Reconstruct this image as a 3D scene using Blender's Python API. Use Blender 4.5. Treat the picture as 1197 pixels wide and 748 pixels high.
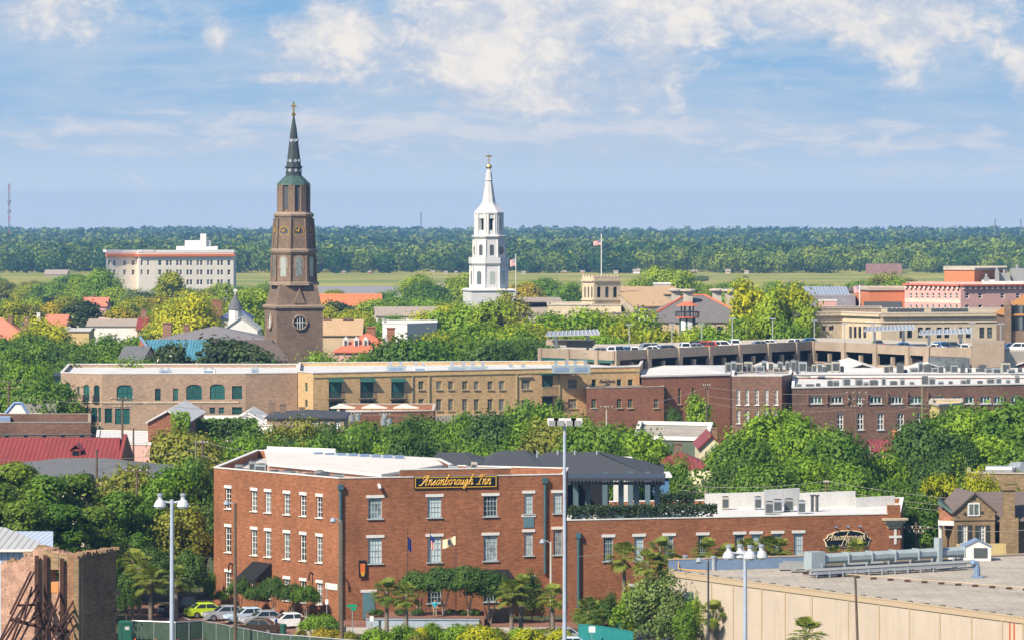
import bpy, bmesh, math, random
import numpy as np
from mathutils import Vector, Matrix
R = math.radians
random.seed(7)
for o in list(bpy.data.objects): bpy.data.objects.remove(o)
S = bpy.context.scene
COL = S.collection

# ------------------------------------------------------------------ camera, sky, sun, exposure
FOC, EYE, CX, HY = 4800.0, 40.0, 598.5, 250.0      # telephoto from a high deck 40 m above the street
cam_d = bpy.data.cameras.new('camera'); cam = bpy.data.objects.new('camera', cam_d); COL.objects.link(cam)
cam.location = (0, 0, EYE); cam.rotation_euler = (R(90), 0, 0)
cam_d.sensor_width = 36; cam_d.lens = FOC / 1197 * 36; cam_d.shift_y = -(374 - HY) / 1197
cam_d.clip_start = 1; cam_d.clip_end = 60000
S.camera = cam
S.view_settings.view_transform = 'Standard'; S.view_settings.look = 'None'
S.view_settings.exposure = 0.6; S.view_settings.gamma = 1; S.view_settings.use_curve_mapping = False
S.render.engine = 'CYCLES'
S.cycles.use_denoising = True
S.cycles.max_bounces = 6; S.cycles.diffuse_bounces = 3; S.cycles.transparent_max_bounces = 6; S.cycles.volume_bounces = 0

SUN_EL, SUN_ROT = R(42), R(221)                      # sun high on the left, a little behind the camera
sd = Vector((math.sin(SUN_ROT) * math.cos(SUN_EL), math.cos(SUN_ROT) * math.cos(SUN_EL), math.sin(SUN_EL)))
sun_d = bpy.data.lights.new('sun', 'SUN'); sun_d.energy = 5.0; sun_d.angle = R(0.5); sun_d.color = (1.0, 0.885, 0.72)
sun = bpy.data.objects.new('sun', sun_d); COL.objects.link(sun); sun.location = (0, 0, 200)
sun.rotation_euler = sd.to_track_quat('Z', 'Y').to_euler()

def build_world():
    w = bpy.data.worlds.new('World'); S.world = w; w.use_nodes = True
    nt = w.node_tree; N, L = nt.nodes, nt.links; N.clear()
    out = N.new('ShaderNodeOutputWorld'); bg = N.new('ShaderNodeBackground'); bg.inputs[1].default_value = 0.1
    L.new(bg.outputs[0], out.inputs[0])
    sky = N.new('ShaderNodeTexSky'); sky.sky_type = 'NISHITA'; sky.sun_disc = False
    sky.sun_elevation = SUN_EL; sky.sun_rotation = SUN_ROT; sky.air_density = 1.0; sky.dust_density = 0.6; sky.ozone_density = 1.5
    tc = N.new('ShaderNodeTexCoord'); sp = N.new('ShaderNodeSeparateXYZ'); L.new(tc.outputs['Generated'], sp.inputs[0])
    def put(sock, v):
        if hasattr(v, 'is_output'): L.new(v, sock)
        else: sock.default_value = v
    def m(op, a, b=0.0, c=0.0, clamp=False):
        n = N.new('ShaderNodeMath'); n.operation = op; n.use_clamp = clamp
        put(n.inputs[0], a); put(n.inputs[1], b)
        if len(n.inputs) > 2: put(n.inputs[2], c)
        return n.outputs[0]
    def sstep(v, a, b):
        n = N.new('ShaderNodeMapRange'); n.interpolation_type = 'SMOOTHSTEP'
        put(n.inputs['Value'], v); n.inputs['From Min'].default_value = a; n.inputs['From Max'].default_value = b
        return n.outputs[0]
    def mix(f, a, b):
        n = N.new('ShaderNodeMix'); n.data_type = 'RGBA'; put(n.inputs[0], f)
        for k, v in ((6, a), (7, b)):
            if isinstance(v, tuple): v = tuple(v) + (1,)
            put(n.inputs[k], v)
        return n.outputs[2]
    K = FOC / 250                                          # one unit of (u, v) is 2.98 degrees of sky
    u = m('MULTIPLY', m('ARCTAN2', sp.outputs[0], sp.outputs[1]), K)
    v = m('MULTIPLY', m('ARCSINE', sp.outputs[2]), K)
    cmb = N.new('ShaderNodeCombineXYZ'); put(cmb.inputs[0], u); put(cmb.inputs[1], m('MULTIPLY', v, 1.5))
    def noise(scale, det, rough, off, dist=0.0, squash=1.0):
        mp = N.new('ShaderNodeMapping'); L.new(cmb.outputs[0], mp.inputs[0])
        mp.inputs['Location'].default_value = off; mp.inputs['Scale'].default_value = (1, squash, 1)
        n = N.new('ShaderNodeTexNoise'); L.new(mp.outputs[0], n.inputs['Vector'])
        n.inputs['Scale'].default_value = scale; n.inputs['Detail'].default_value = det
        n.inputs['Roughness'].default_value = rough; n.inputs['Distortion'].default_value = dist
        return n.outputs[0]
    def blob(u0, v0, ru, rv, a):
        x = m('DIVIDE', m('SUBTRACT', u, u0), ru); y = m('DIVIDE', m('SUBTRACT', v, v0), rv)
        r2 = m('ADD', m('MULTIPLY', x, x), m('MULTIPLY', y, y))
        return m('MULTIPLY', m('POWER', 2.718, m('MULTIPLY', r2, -1.0)), a)
    def total(bl):
        t = None
        for (px, py, rx, ry, a) in bl:
            b = blob((px - CX) / 250, (HY - py) / 250, rx / 250, ry / 250, a)
            t = b if t is None else m('ADD', t, b)
        return t
    n1 = noise(2.4, 10, 0.62, (3.1, 1.7, 0), 0.4)
    n2 = noise(8.0, 9, 0.66, (1.3, 8.2, 0), 0.5)
    n3 = noise(2.2, 8, 0.58, (7.3, 2.9, 0), 0.3, 4.0)
    n3b = noise(3.4, 9, 0.64, (2.3, 5.9, 0), 0.4, 2.6)
    nn = m('ADD', m('MULTIPLY', m('SUBTRACT', n1, 0.5), 1.5), m('MULTIPLY', m('SUBTRACT', n2, 0.5), 1.0))
    # heaped bright clouds
    puff = total([(530, 45, 110, 60, .72), (650, 40, 130, 75, .62), (600, 105, 120, 26, .45), (385, 42, 52, 46, .85), (30, 20, 120, 40, .4), (310, 60, 60, 30, .3),
                  (255, 40, 16, 24, .6), (960, 10, 190, 45, .72), (1080, 45, 90, 40, .5), (770, 75, 50, 60, .5), (1195, 80, 24, 42, .75),
                  (40, 10, 90, 30, .38), (320, 92, 90, 7, .5), (610, 125, 100, 8, .35), (880, -10, 260, 40, .3)])
    bright = sstep(m('ADD', m('MULTIPLY', puff, 1.0), m('MULTIPLY', nn, 1.0)), 0.10, 0.74)
    # thin grey-lilac veil
    veil_b = total([(60, 40, 190, 80, .7), (330, 70, 170, 60, .35), (600, 90, 260, 90, .55), (1080, 60, 220, 70, .55), (600, 155, 800, 30, .55),
                    (760, 130, 140, 60, .2)])
    veil = sstep(m('ADD', veil_b, m('MULTIPLY', m('SUBTRACT', n3, 0.5), 1.5)), 0.0, 0.9)
    streak_b = total([(120, 145, 130, 14, .5), (330, 140, 110, 10, .4), (480, 150, 160, 22, .38), (750, 150, 190, 16, .42), (1050, 170, 200, 30, .5), (150, 170, 140, 16, .42), (480, 165, 260, 30, .3), (620, 200, 700, 26, .12)])
    streak = sstep(m('ADD', streak_b, m('MULTIPLY', m('SUBTRACT', n3b, 0.5), 2.2)), 0.2, 0.9)
    blue = mix(sstep(v, 0.1, 0.85), mix(sstep(v, 0.0, 0.42), (0.58, 0.73, 0.90), (0.43, 0.58, 0.78)), (0.215, 0.45, 0.735))
    c = mix(m('MULTIPLY', veil, 0.66), blue, (0.53, 0.625, 0.76))
    c = mix(m('MULTIPLY', streak, 0.85), c, (0.70, 0.72, 0.785))
    lit = sstep(m('ADD', m('MULTIPLY', nn, 1.6), m('MULTIPLY', puff, 0.5)), 0.0, 0.9)
    c = mix(m('MULTIPLY', bright, 0.92), c, mix(lit, (0.55, 0.61, 0.73), (0.95, 0.885, 0.81)))
    glow = m('MINIMUM', 1.0, m('DIVIDE', 0.092, m('MAXIMUM', v, 0.01)))          # the sky pales towards the horizon
    gm = N.new('ShaderNodeVectorMath'); gm.operation = 'MULTIPLY_ADD'; gm.inputs[1].default_value = (.25, .18, .06); L.new(glow, gm.inputs[0]); L.new(c, gm.inputs[2]); c = gm.outputs[0]
    sc = N.new('ShaderNodeVectorMath'); sc.operation = 'SCALE'; L.new(c, sc.inputs[0]); sc.inputs['Scale'].default_value = 6.7
    L.new(mix(sstep(v, 2.2, 7.0), sc.outputs[0], sky.outputs[0]), bg.inputs[0])
build_world()

# ------------------------------------------------------------------ measuring
def X(px, D): return (px - CX) / FOC * D
def Z(py, D): return EYE - (py - HY) / FOC * D
def DZ(py, z): return (EYE - z) * FOC / (py - HY)
def P(px, D): return (X(px, D), D)

# ------------------------------------------------------------------ materials
MATS = {}
def newmat(name):
    m = bpy.data.materials.new(name); m.use_nodes = True
    nt = m.node_tree; b = nt.nodes['Principled BSDF']
    b.inputs['Specular IOR Level'].default_value = 0.3
    return m, nt.nodes, nt.links, b
def lk(N, L, kind, **kw):
    n = N.new(kind)
    for k, v in kw.items():
        if k in n.inputs: n.inputs[k].default_value = v
        else: setattr(n, k, v)
    return n
def mixc(N, L, f, a, b, mode='MIX'):
    n = N.new('ShaderNodeMix'); n.data_type = 'RGBA'; n.blend_type = mode
    for s, v in ((0, f), (6, a), (7, b)):
        if hasattr(v, 'is_output'): L.new(v, n.inputs[s])
        elif s == 0: n.inputs[0].default_value = v
        else: n.inputs[s].default_value = (*v, 1)
    return n.outputs[2]
def uvmap(N, L, sc):
    t = N.new('ShaderNodeTexCoord'); mp = N.new('ShaderNodeMapping'); L.new(t.outputs['UV'], mp.inputs[0])
    mp.inputs['Scale'].default_value = sc
    return mp.outputs[0]
def noise(N, L, vec, scale, det=6, rough=0.6):
    n = N.new('ShaderNodeTexNoise'); L.new(vec, n.inputs['Vector'])
    n.inputs['Scale'].default_value = scale; n.inputs['Detail'].default_value = det; n.inputs['Roughness'].default_value = rough
    return n.outputs[0]
def ramp(N, L, f, a, b):
    n = N.new('ShaderNodeMapRange'); L.new(f, n.inputs[0]); n.inputs[1].default_value = a; n.inputs[2].default_value = b
    return n.outputs[0]
def shade(c, k): return tuple(min(1, x * k) for x in c)
def plain(name, col, rough=0.7, var=0.18, sc=0.35, metal=0.0, streak=0.0, fine=0.10):
    if name in MATS: return MATS[name]
    m, N, L, b = newmat(name)
    v = uvmap(N, L, (1, 1, 1))
    c = mixc(N, L, ramp(N, L, noise(N, L, v, sc, 6, .65), .3, .7), shade(col, 1 - var), shade(col, 1 + var))
    if fine:
        f = ramp(N, L, noise(N, L, v, 6.0, 3, .7), .3, .7)
        n = N.new('ShaderNodeMix'); n.data_type = 'RGBA'; n.blend_type = 'MULTIPLY'; n.inputs[0].default_value = 1
        g = mixc(N, L, f, (1 - fine * 2,) * 3, (1 + fine,) * 3); L.new(c, n.inputs[6]); L.new(g, n.inputs[7]); c = n.outputs[2]
    if streak:
        s = ramp(N, L, noise(N, L, uvmap(N, L, (2.2, .12, 1)), 1.0, 5, .7), .52, .75)
        q = N.new('ShaderNodeMath'); q.operation = 'MULTIPLY'; L.new(s, q.inputs[0]); q.inputs[1].default_value = streak
        c = mixc(N, L, q.outputs[0], c, shade(col, 0.35))
    L.new(c, b.inputs['Base Color']); b.inputs['Roughness'].default_value = rough; b.inputs['Metallic'].default_value = metal
    MATS[name] = m; return m
def brick(name, c1, c2, mortar, sc=1.0, soot=0.35, rough=0.85):
    if name in MATS: return MATS[name]
    m, N, L, b = newmat(name)
    t = lk(N, L, 'ShaderNodeTexBrick'); L.new(uvmap(N, L, (1, 1, 1)), t.inputs['Vector'])
    t.inputs['Color1'].default_value = (*c1, 1); t.inputs['Color2'].default_value = (*c2, 1); t.inputs['Mortar'].default_value = (*mortar, 1)
    t.inputs['Scale'].default_value = 1; t.inputs['Brick Width'].default_value = .42 * sc; t.inputs['Row Height'].default_value = .14 * sc
    t.inputs['Mortar Size'].default_value = .012 * sc; t.inputs['Bias'].default_value = -0.1
    c = t.outputs['Color']
    band = ramp(N, L, noise(N, L, uvmap(N, L, (.9, 3.2, 1)), 1.5, 4, .75), .38, .66)
    c = mixc(N, L, band, c, shade(c1, .52))
    c = mixc(N, L, ramp(N, L, noise(N, L, uvmap(N, L, (1.2, 3.0, 1)), 2.3, 2, .8), .60, .74), c, shade(mortar, 1.15))
    n = N.new('ShaderNodeMix'); n.data_type = 'RGBA'; n.blend_type = 'MULTIPLY'; n.inputs[0].default_value = 1
    L.new(c, n.inputs[6])
    big = noise(N, L, uvmap(N, L, (.16, .2, 1)), 1.0, 7, .7)
    L.new(mixc(N, L, ramp(N, L, big, .3, .72), (1.18, 1.14, 1.1), (1 - soot, 1 - soot, 1 - soot)), n.inputs[7])
    st = ramp(N, L, noise(N, L, uvmap(N, L, (1.1, .07, 1)), 1.0, 5, .7), .5, .8)
    q = N.new('ShaderNodeMath'); q.operation = 'MULTIPLY'; L.new(st, q.inputs[0]); q.inputs[1].default_value = soot
    L.new(mixc(N, L, q.outputs[0], n.outputs[2], shade(c1, .45)), b.inputs['Base Color']); b.inputs['Roughness'].default_value = rough
    MATS[name] = m; return m
def seam(name, col, step=.5, rough=.45, metal=0.0, var=.25, col2=None):
    """standing-seam or ribbed metal: thin darker ribs every STEP metres along u"""
    if name in MATS: return MATS[name]
    m, N, L, b = newmat(name)
    v = uvmap(N, L, (1, 1, 1))
    w = lk(N, L, 'ShaderNodeTexWave', wave_type='BANDS', bands_direction='X'); L.new(v, w.inputs[0]); w.inputs['Scale'].default_value = math.pi / 10 / step * 1.0
    w.inputs['Distortion'].default_value = 0
    rib = ramp(N, L, w.outputs['Fac'], .80, .97)
    c = mixc(N, L, ramp(N, L, noise(N, L, uvmap(N, L, (.5, .12, 1)), 1.2, 6, .7), .3, .7), shade(col, 1 - var), col2 or shade(col, 1 + var))
    c = mixc(N, L, rib, c, shade(col, .6))
    bp = N.new('ShaderNodeBump'); bp.inputs['Distance'].default_value = .05; bp.inputs['Strength'].default_value = .6
    L.new(rib, bp.inputs['Height']); L.new(bp.outputs[0], b.inputs['Normal'])
    L.new(c, b.inputs['Base Color']); b.inputs['Roughness'].default_value = rough; b.inputs['Metallic'].default_value = metal
    MATS[name] = m; return m
def tiles(name, col, row=.35, var=.3):
    if name in MATS: return MATS[name]
    m, N, L, b = newmat(name)
    w = lk(N, L, 'ShaderNodeTexWave', wave_type='BANDS', bands_direction='Y'); L.new(uvmap(N, L, (1, 1, 1)), w.inputs[0]); w.inputs['Scale'].default_value = math.pi / 10 / row
    c = mixc(N, L, ramp(N, L, noise(N, L, uvmap(N, L, (.8, 1.8, 1)), .9, 7, .75), .3, .7), shade(col, 1 - var), shade(col, 1 + var))
    c = mixc(N, L, ramp(N, L, w.outputs['Fac'], .6, 1), c, shade(col, .7))
    L.new(c, b.inputs['Base Color']); b.inputs['Roughness'].default_value = .85
    MATS[name] = m; return m
def glass(name, dark, light, rough=.06, share=.5):
    """window glass: smooth, with the blinds or the dark room seen behind it varying from pane to pane"""
    if name in MATS: return MATS[name]
    m, N, L, b = newmat(name)
    oi = N.new('ShaderNodeObjectInfo'); v = uvmap(N, L, (1, 1, 1))
    k = noise(N, L, v, 1.3, 3, .5)
    a = N.new('ShaderNodeMath'); a.operation = 'ADD'; L.new(oi.outputs['Random'], a.inputs[0]); L.new(k, a.inputs[1])
    L.new(mixc(N, L, ramp(N, L, a.outputs[0], 1.5 - share - .24, 1.5 - share + .24), dark, light), b.inputs['Base Color'])
    b.inputs['Roughness'].default_value = rough; b.inputs['Specular IOR Level'].default_value = .5
    MATS[name] = m; return m
def paint(name, col, rough=.3, metal=0.0, coat=0.0):
    if name in MATS: return MATS[name]
    m, N, L, b = newmat(name)
    t = N.new('ShaderNodeTexCoord')
    f = noise(N, L, t.outputs['Object'], 1.6, 4, .6)
    L.new(mixc(N, L, ramp(N, L, f, .3, .7), shade(col, .9), shade(col, 1.08)), b.inputs['Base Color'])
    b.inputs['Roughness'].default_value = rough; b.inputs['Metallic'].default_value = metal; b.inputs['Coat Weight'].default_value = coat
    MATS[name] = m; return m
def leafmat(name, dark, light, gloss=.35, trans=.28):
    if name in MATS: return MATS[name]
    m, N, L, b = newmat(name)
    at = N.new('ShaderNodeAttribute'); at.attribute_name = 'tint'
    oi = N.new('ShaderNodeObjectInfo')
    a = N.new('ShaderNodeMath'); a.operation = 'MULTIPLY_ADD'; L.new(oi.outputs['Random'], a.inputs[0]); a.inputs[1].default_value = .5; a.inputs[2].default_value = -.25
    s = N.new('ShaderNodeMath'); s.operation = 'ADD'; s.use_clamp = True; L.new(at.outputs['Fac'], s.inputs[0]); L.new(a.outputs[0], s.inputs[1])
    c = mixc(N, L, s.outputs[0], dark, light)
    L.new(c, b.inputs['Base Color']); b.inputs['Roughness'].default_value = gloss + .25; b.inputs['Specular IOR Level'].default_value = gloss * .7
    tr = N.new('ShaderNodeBsdfTranslucent'); L.new(mixc(N, L, .5, c, (.30, .42, .02)), tr.inputs[0])
    mx = N.new('ShaderNodeMixShader'); mx.inputs[0].default_value = trans
    L.new(b.outputs[0], mx.inputs[1]); L.new(tr.outputs[0], mx.inputs[2])
    L.new(mx.outputs[0], N['Material Output'].inputs[0])
    MATS[name] = m; return m

# ------------------------------------------------------------------ mesh building
ORG = {}
class MB:
    def __init__(s): s.v, s.f, s.mi = [], [], []
    def add(s, vs, fs, k=0):
        o = len(s.v); s.v += [tuple(p) for p in vs]; s.f += [tuple(i + o for i in f) for f in fs]; s.mi += [k] * len(fs)
        return s
    def quad(s, a, b, c, d, k=0): return s.add([a, b, c, d], [(0, 1, 2, 3)], k)
    def prism(s, poly, z0, z1, k=0, top=True, bot=True):
        """poly counter-clockwise seen from above"""
        n = len(poly); vs = [(x, y, z0) for x, y in poly] + [(x, y, z1) for x, y in poly]
        fs = [(i, (i + 1) % n, n + (i + 1) % n, n + i) for i in range(n)]
        if top: fs.append(tuple(range(n, 2 * n)))
        if bot: fs.append(tuple(reversed(range(n))))
        return s.add(vs, fs, k)
    def box(s, c, size, rz=0.0, k=0):
        """c = centre of the base"""
        x, y, z = size[0] / 2, size[1] / 2, size[2]; ca, sa = math.cos(rz), math.sin(rz)
        p = [(c[0] + ca * a - sa * b, c[1] + sa * a + ca * b) for a, b in ((-x, -y), (x, -y), (x, y), (-x, y))]
        return s.prism(p, c[2], c[2] + z, k)
    def lathe(s, rings, n=16, c=(0, 0), rot=0.0, k=0, cap=True):
        """rings = [(radius, z)], n sides"""
        o = len(s.v)
        vs = [(c[0] + r * math.cos(rot + 2 * math.pi * i / n), c[1] + r * math.sin(rot + 2 * math.pi * i / n), z) for r, z in rings for i in range(n)]
        fs = [(j * n + i, j * n + (i + 1) % n, (j + 1) * n + (i + 1) % n, (j + 1) * n + i) for j in range(len(rings) - 1) for i in range(n)]
        if cap: fs += [tuple(range(n - 1, -1, -1)), tuple((len(rings) - 1) * n + i for i in range(n))]
        return s.add(vs, fs, k)
    def tube(s, pts, r, n=6, k=0, r1=None):
        pts = [Vector(p) for p in pts]; m = len(pts); vs = []
        for i, p in enumerate(pts):
            t = (pts[min(i + 1, m - 1)] - pts[max(i - 1, 0)]).normalized()
            a = t.cross(Vector((0, 0, 1)) if abs(t.z) < .95 else Vector((1, 0, 0))).normalized(); b = a.cross(t)
            rr = r if r1 is None else r + (r1 - r) * i / max(1, m - 1)
            vs += [p + (a * math.cos(2 * math.pi * j / n) + b * math.sin(2 * math.pi * j / n)) * rr for j in range(n)]
        fs = [(i * n + j, i * n + (j + 1) % n, (i + 1) * n + (j + 1) % n, (i + 1) * n + j) for i in range(m - 1) for j in range(n)]
        fs += [tuple(range(n - 1, -1, -1)), tuple((m - 1) * n + j for j in range(n))]
        return s.add(vs, fs, k)
    def slab(s, quad, th, k=0):
        """thin plate: four corners of its upper face, thickness down along the normal"""
        q = [Vector(p) for p in quad]; nrm = Vector((0, 0, 0))
        for i in range(len(q)): nrm += q[i].cross(q[(i + 1) % len(q)])
        nrm.normalize(); n = len(q)
        vs = [p - nrm * th for p in q] + q
        fs = [(i, (i + 1) % n, n + (i + 1) % n, n + i) for i in range(n)] + [tuple(range(n, 2 * n)), tuple(reversed(range(n)))]
        return s.add(vs, fs, k)
    def mesh(s, name, mats, off=(0, 0, 0), smooth=False):
        me = bpy.data.meshes.new(name)
        me.from_pydata([(x - off[0], y - off[1], z - off[2]) for x, y, z in s.v], [], s.f)
        for m in (mats if isinstance(mats, (list, tuple)) else [mats]): me.materials.append(m)
        if any(s.mi): me.polygons.foreach_set('material_index', s.mi)
        uv = me.uv_layers.new(name='UVMap'); me.update()
        buf = np.zeros(len(me.loops) * 2)
        for p in me.polygons:
            n = p.normal
            if abs(n.z) > .985: t, b = Vector((1, 0, 0)), Vector((0, 1, 0))
            else:
                t = Vector((-n.y, n.x, 0)).normalized(); b = n.cross(t)
            for li in p.loop_indices:
                q = me.vertices[me.loops[li].vertex_index].co
                buf[2 * li] = q.dot(t) + off[0] * .37; buf[2 * li + 1] = q.dot(b)
        uv.data.foreach_set('uv', buf)
        if smooth: me.polygons.foreach_set('use_smooth', [True] * len(me.polygons))
        return me

LABELS = {}
def tag(o, label, cat, group=None, kind='thing'):
    o['label'] = label; o['category'] = cat; o['kind'] = kind
    if group: o['group'] = group
    return o
def thing(name, label, cat, loc=(0, 0, 0), rz=0.0, group=None):
    o = bpy.data.objects.new(name, None); COL.objects.link(o); o.location = loc; o.rotation_euler = (0, 0, rz)
    o.empty_display_size = .2
    ORG[o.name] = tuple(loc)
    return tag(o, label, cat, group)
def part(name, mb, mat, parent, smooth=False, local=False, label=None):
    """mb in world coordinates (or local=True: in the thing's own)"""
    off = (0, 0, 0) if local else ORG[parent.name]
    me = mb.mesh(name, mat, off, smooth) if isinstance(mb, MB) else mb
    o = bpy.data.objects.new(name, me); COL.objects.link(o); o.parent = parent; ORG[o.name] = off
    if label: o['label'] = label
    return o
def solo(name, label, cat, mb, mat, group=None, kind='thing', smooth=False):
    a = np.array(mb.v); off = ((a[:, 0].min() + a[:, 0].max()) / 2, (a[:, 1].min() + a[:, 1].max()) / 2, a[:, 2].min())
    o = bpy.data.objects.new(name, mb.mesh(name, mat, off, smooth)); COL.objects.link(o); o.location = off
    return tag(o, label, cat, group, kind)
def struct(name, mb, mat):
    o = bpy.data.objects.new(name, mb.mesh(name, mat)); COL.objects.link(o); o['kind'] = 'structure'; return o
def copy_tree(root, loc, rz=0.0, sc=None, label=None, mats=None):
    """copy a thing, its parts and their sub-parts; mats = {part name stem: material}"""
    r = root.copy(); COL.objects.link(r); r.location = loc; r.rotation_euler = (0, 0, rz)
    if sc: r.scale = sc if isinstance(sc, (tuple, list)) else (sc,) * 3
    if label: r['label'] = label
    def sub(src, dst):
        for ch in list(src.children):
            c = ch.copy(); COL.objects.link(c); c.parent = dst
            st = ch.name.split('.')[0]
            if mats and st in mats:
                c.material_slots[0].link = 'OBJECT'; c.material_slots[0].material = mats[st]
            sub(ch, c)
    sub(root, r); return r
def ordinal(i, n=None):
    w = ['first', 'second', 'third', 'fourth', 'fifth', 'sixth', 'seventh', 'eighth', 'ninth', 'tenth', 'eleventh', 'twelfth', 'thirteenth', 'fourteenth',
         'fifteenth', 'sixteenth', 'seventeenth', 'eighteenth', 'nineteenth', 'twentieth']
    if n and i == n - 1 and n > 1: return 'rightmost'
    if i == 0: return 'leftmost'
    return w[i] if i < 20 else 'twenty-' + w[i - 20]

# ------------------------------------------------------------------ facades and buildings
class Facade:
    """one outer wall from A to B (left to right seen from outside)"""
    def __init__(s, A, B):
        s.A, s.B = Vector(A), Vector(B); s.len = (s.B - s.A).length; s.t = (s.B - s.A) / s.len
        s.n = Vector((s.t.y, -s.t.x)); s.ang = math.atan2(s.t.y, s.t.x); s.open = []
    def at(s, px):
        k = (px - CX) / FOC                                  # the sight line x = k*y meets A + s*t
        q = (k * s.A.y - s.A.x) / (s.t.x - k * s.t.y)
        return q, s.A.y + q * s.t.y
    def pt(s, q, out=0.0): p = s.A + s.t * q + s.n * out; return (p.x, p.y)
    def strip(s, mb, q0, q1, z0, z1, out, back=0.0, k=0):
        """a box standing OUT metres proud of the wall"""
        a, b, c, d = s.pt(q0, out), s.pt(q1, out), s.pt(q1, -back), s.pt(q0, -back)
        return mb.prism([a, b, c, d], z0, z1, k)

def wall_with_openings(mb, f, z0, z1, depth, k=0):
    rects = [r for r in f.open if r[2] < z1]
    qs = sorted({0.0, f.len} | {min(max(r[i], 0), f.len) for r in rects for i in (0, 1)})
    zs = sorted({z0, z1} | {min(max(r[i], z0), z1) for r in rects for i in (2, 3)})
    inside = lambda q, z: any(r[0] < q < r[1] and r[2] < z < r[3] for r in rects)
    for i in range(len(qs) - 1):
        j = 0
        while j < len(zs) - 1:
            qa, qb = qs[i], qs[i + 1]
            if qb - qa < 1e-4 or inside((qa + qb) / 2, (zs[j] + zs[j + 1]) / 2): j += 1; continue
            e = j + 1
            while e < len(zs) - 1 and not inside((qa + qb) / 2, (zs[e] + zs[e + 1]) / 2): e += 1
            a, b = f.pt(qa), f.pt(qb)
            mb.quad((*a, zs[j]), (*b, zs[j]), (*b, zs[e]), (*a, zs[e]), k)
            j = e
    for r in rects:                                            # reveals
        q0, q1, a0, a1 = r[:4]; arch = r[4] if len(r) > 4 else 0
        o0, o1, i0, i1 = f.pt(q0), f.pt(q1), f.pt(q0, -depth), f.pt(q1, -depth)
        mb.quad((*o0, a0), (*i0, a0), (*i0, a1), (*o0, a1), k); mb.quad((*i1, a0), (*o1, a0), (*o1, a1), (*i1, a1), k)
        mb.quad((*i0, a0), (*o0, a0), (*o1, a0), (*i1, a0), k); mb.quad((*o0, a1), (*i0, a1), (*i1, a1), (*o1, a1), k)
        if arch:                                               # brick filled in above an arched head, 5 mm back from the wall face
            w = (q1 - q0) / 2; mid = (q0 + q1) / 2; st = 8
            for h in range(st):
                x0, x1 = -w + 2 * w * h / st, -w + 2 * w * (h + 1) / st
                y0, y1 = a1 - arch + arch * math.sqrt(max(0, 1 - (x0 / w) ** 2)), a1 - arch + arch * math.sqrt(max(0, 1 - (x1 / w) ** 2))
                A, B = f.pt(mid + x0, -.02), f.pt(mid + x1, -.02); A2, B2 = f.pt(mid + x0, -depth), f.pt(mid + x1, -depth)
                mb.quad((*A, y0), (*B, y1), (*B, a1), (*A, a1), k); mb.quad((*A2, y0), (*B2, y1), (*B, y1), (*A, y0), k)

WCACHE = {}
def window_mesh(w, h, style):
    """frame with glazing bars, and its glass, in the opening's own axes: x along, y inward, z up"""
    w, h = round(w * 20) / 20, round(h * 20) / 20
    key = (w, h, style['name'])
    if key in WCACHE: return WCACHE[key]
    fr = MB(); b = style.get('frame', .07); y = style.get('depth', .16); bw = style.get('bar', .045)
    def bar(x0, x1, z0, z1, t=.06): fr.box(((x0 + x1) / 2, y, z0), (x1 - x0, t, z1 - z0))
    bar(0, b, 0, h); bar(w - b, w, 0, h); bar(b, w - b, 0, b); bar(b, w - b, h - b, h)
    nx, nz = style.get('grid', (2, 3))
    for i in range(1, nx): x = b + (w - 2 * b) * i / nx; bar(x - bw / 2, x + bw / 2, b, h - b, .045)
    for i in range(1, nz): z = b + (h - 2 * b) * i / nz; bar(b, w - b, z - bw / 2, z + bw / 2, .05 if i * 2 != nz else .07)
    gl = MB(); gl.quad((b, y + .02, b), (w - b, y + .02, b), (w - b, y + .02, h - b), (b, y + .02, h - b))
    ln = MB(); li = style.get('lintel')
    if li: ln.box((w / 2, .02, h), (w + li[0] * 2, .18, li[1]))
    si = MB()
    if style.get('sill'): si.box((w / 2, -.02, -style['sill']), (w + .3, .26, style['sill']))
    WCACHE[key] = tuple(m.mesh(n, mm) if m.v else None for m, n, mm in
                        ((fr, 'window', style['fmat']), (gl, 'pane', style['gmat']), (ln, 'lintel', style.get('lmat')), (si, 'sill', style.get('smat', style.get('lmat')))))
    return WCACHE[key]

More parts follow.
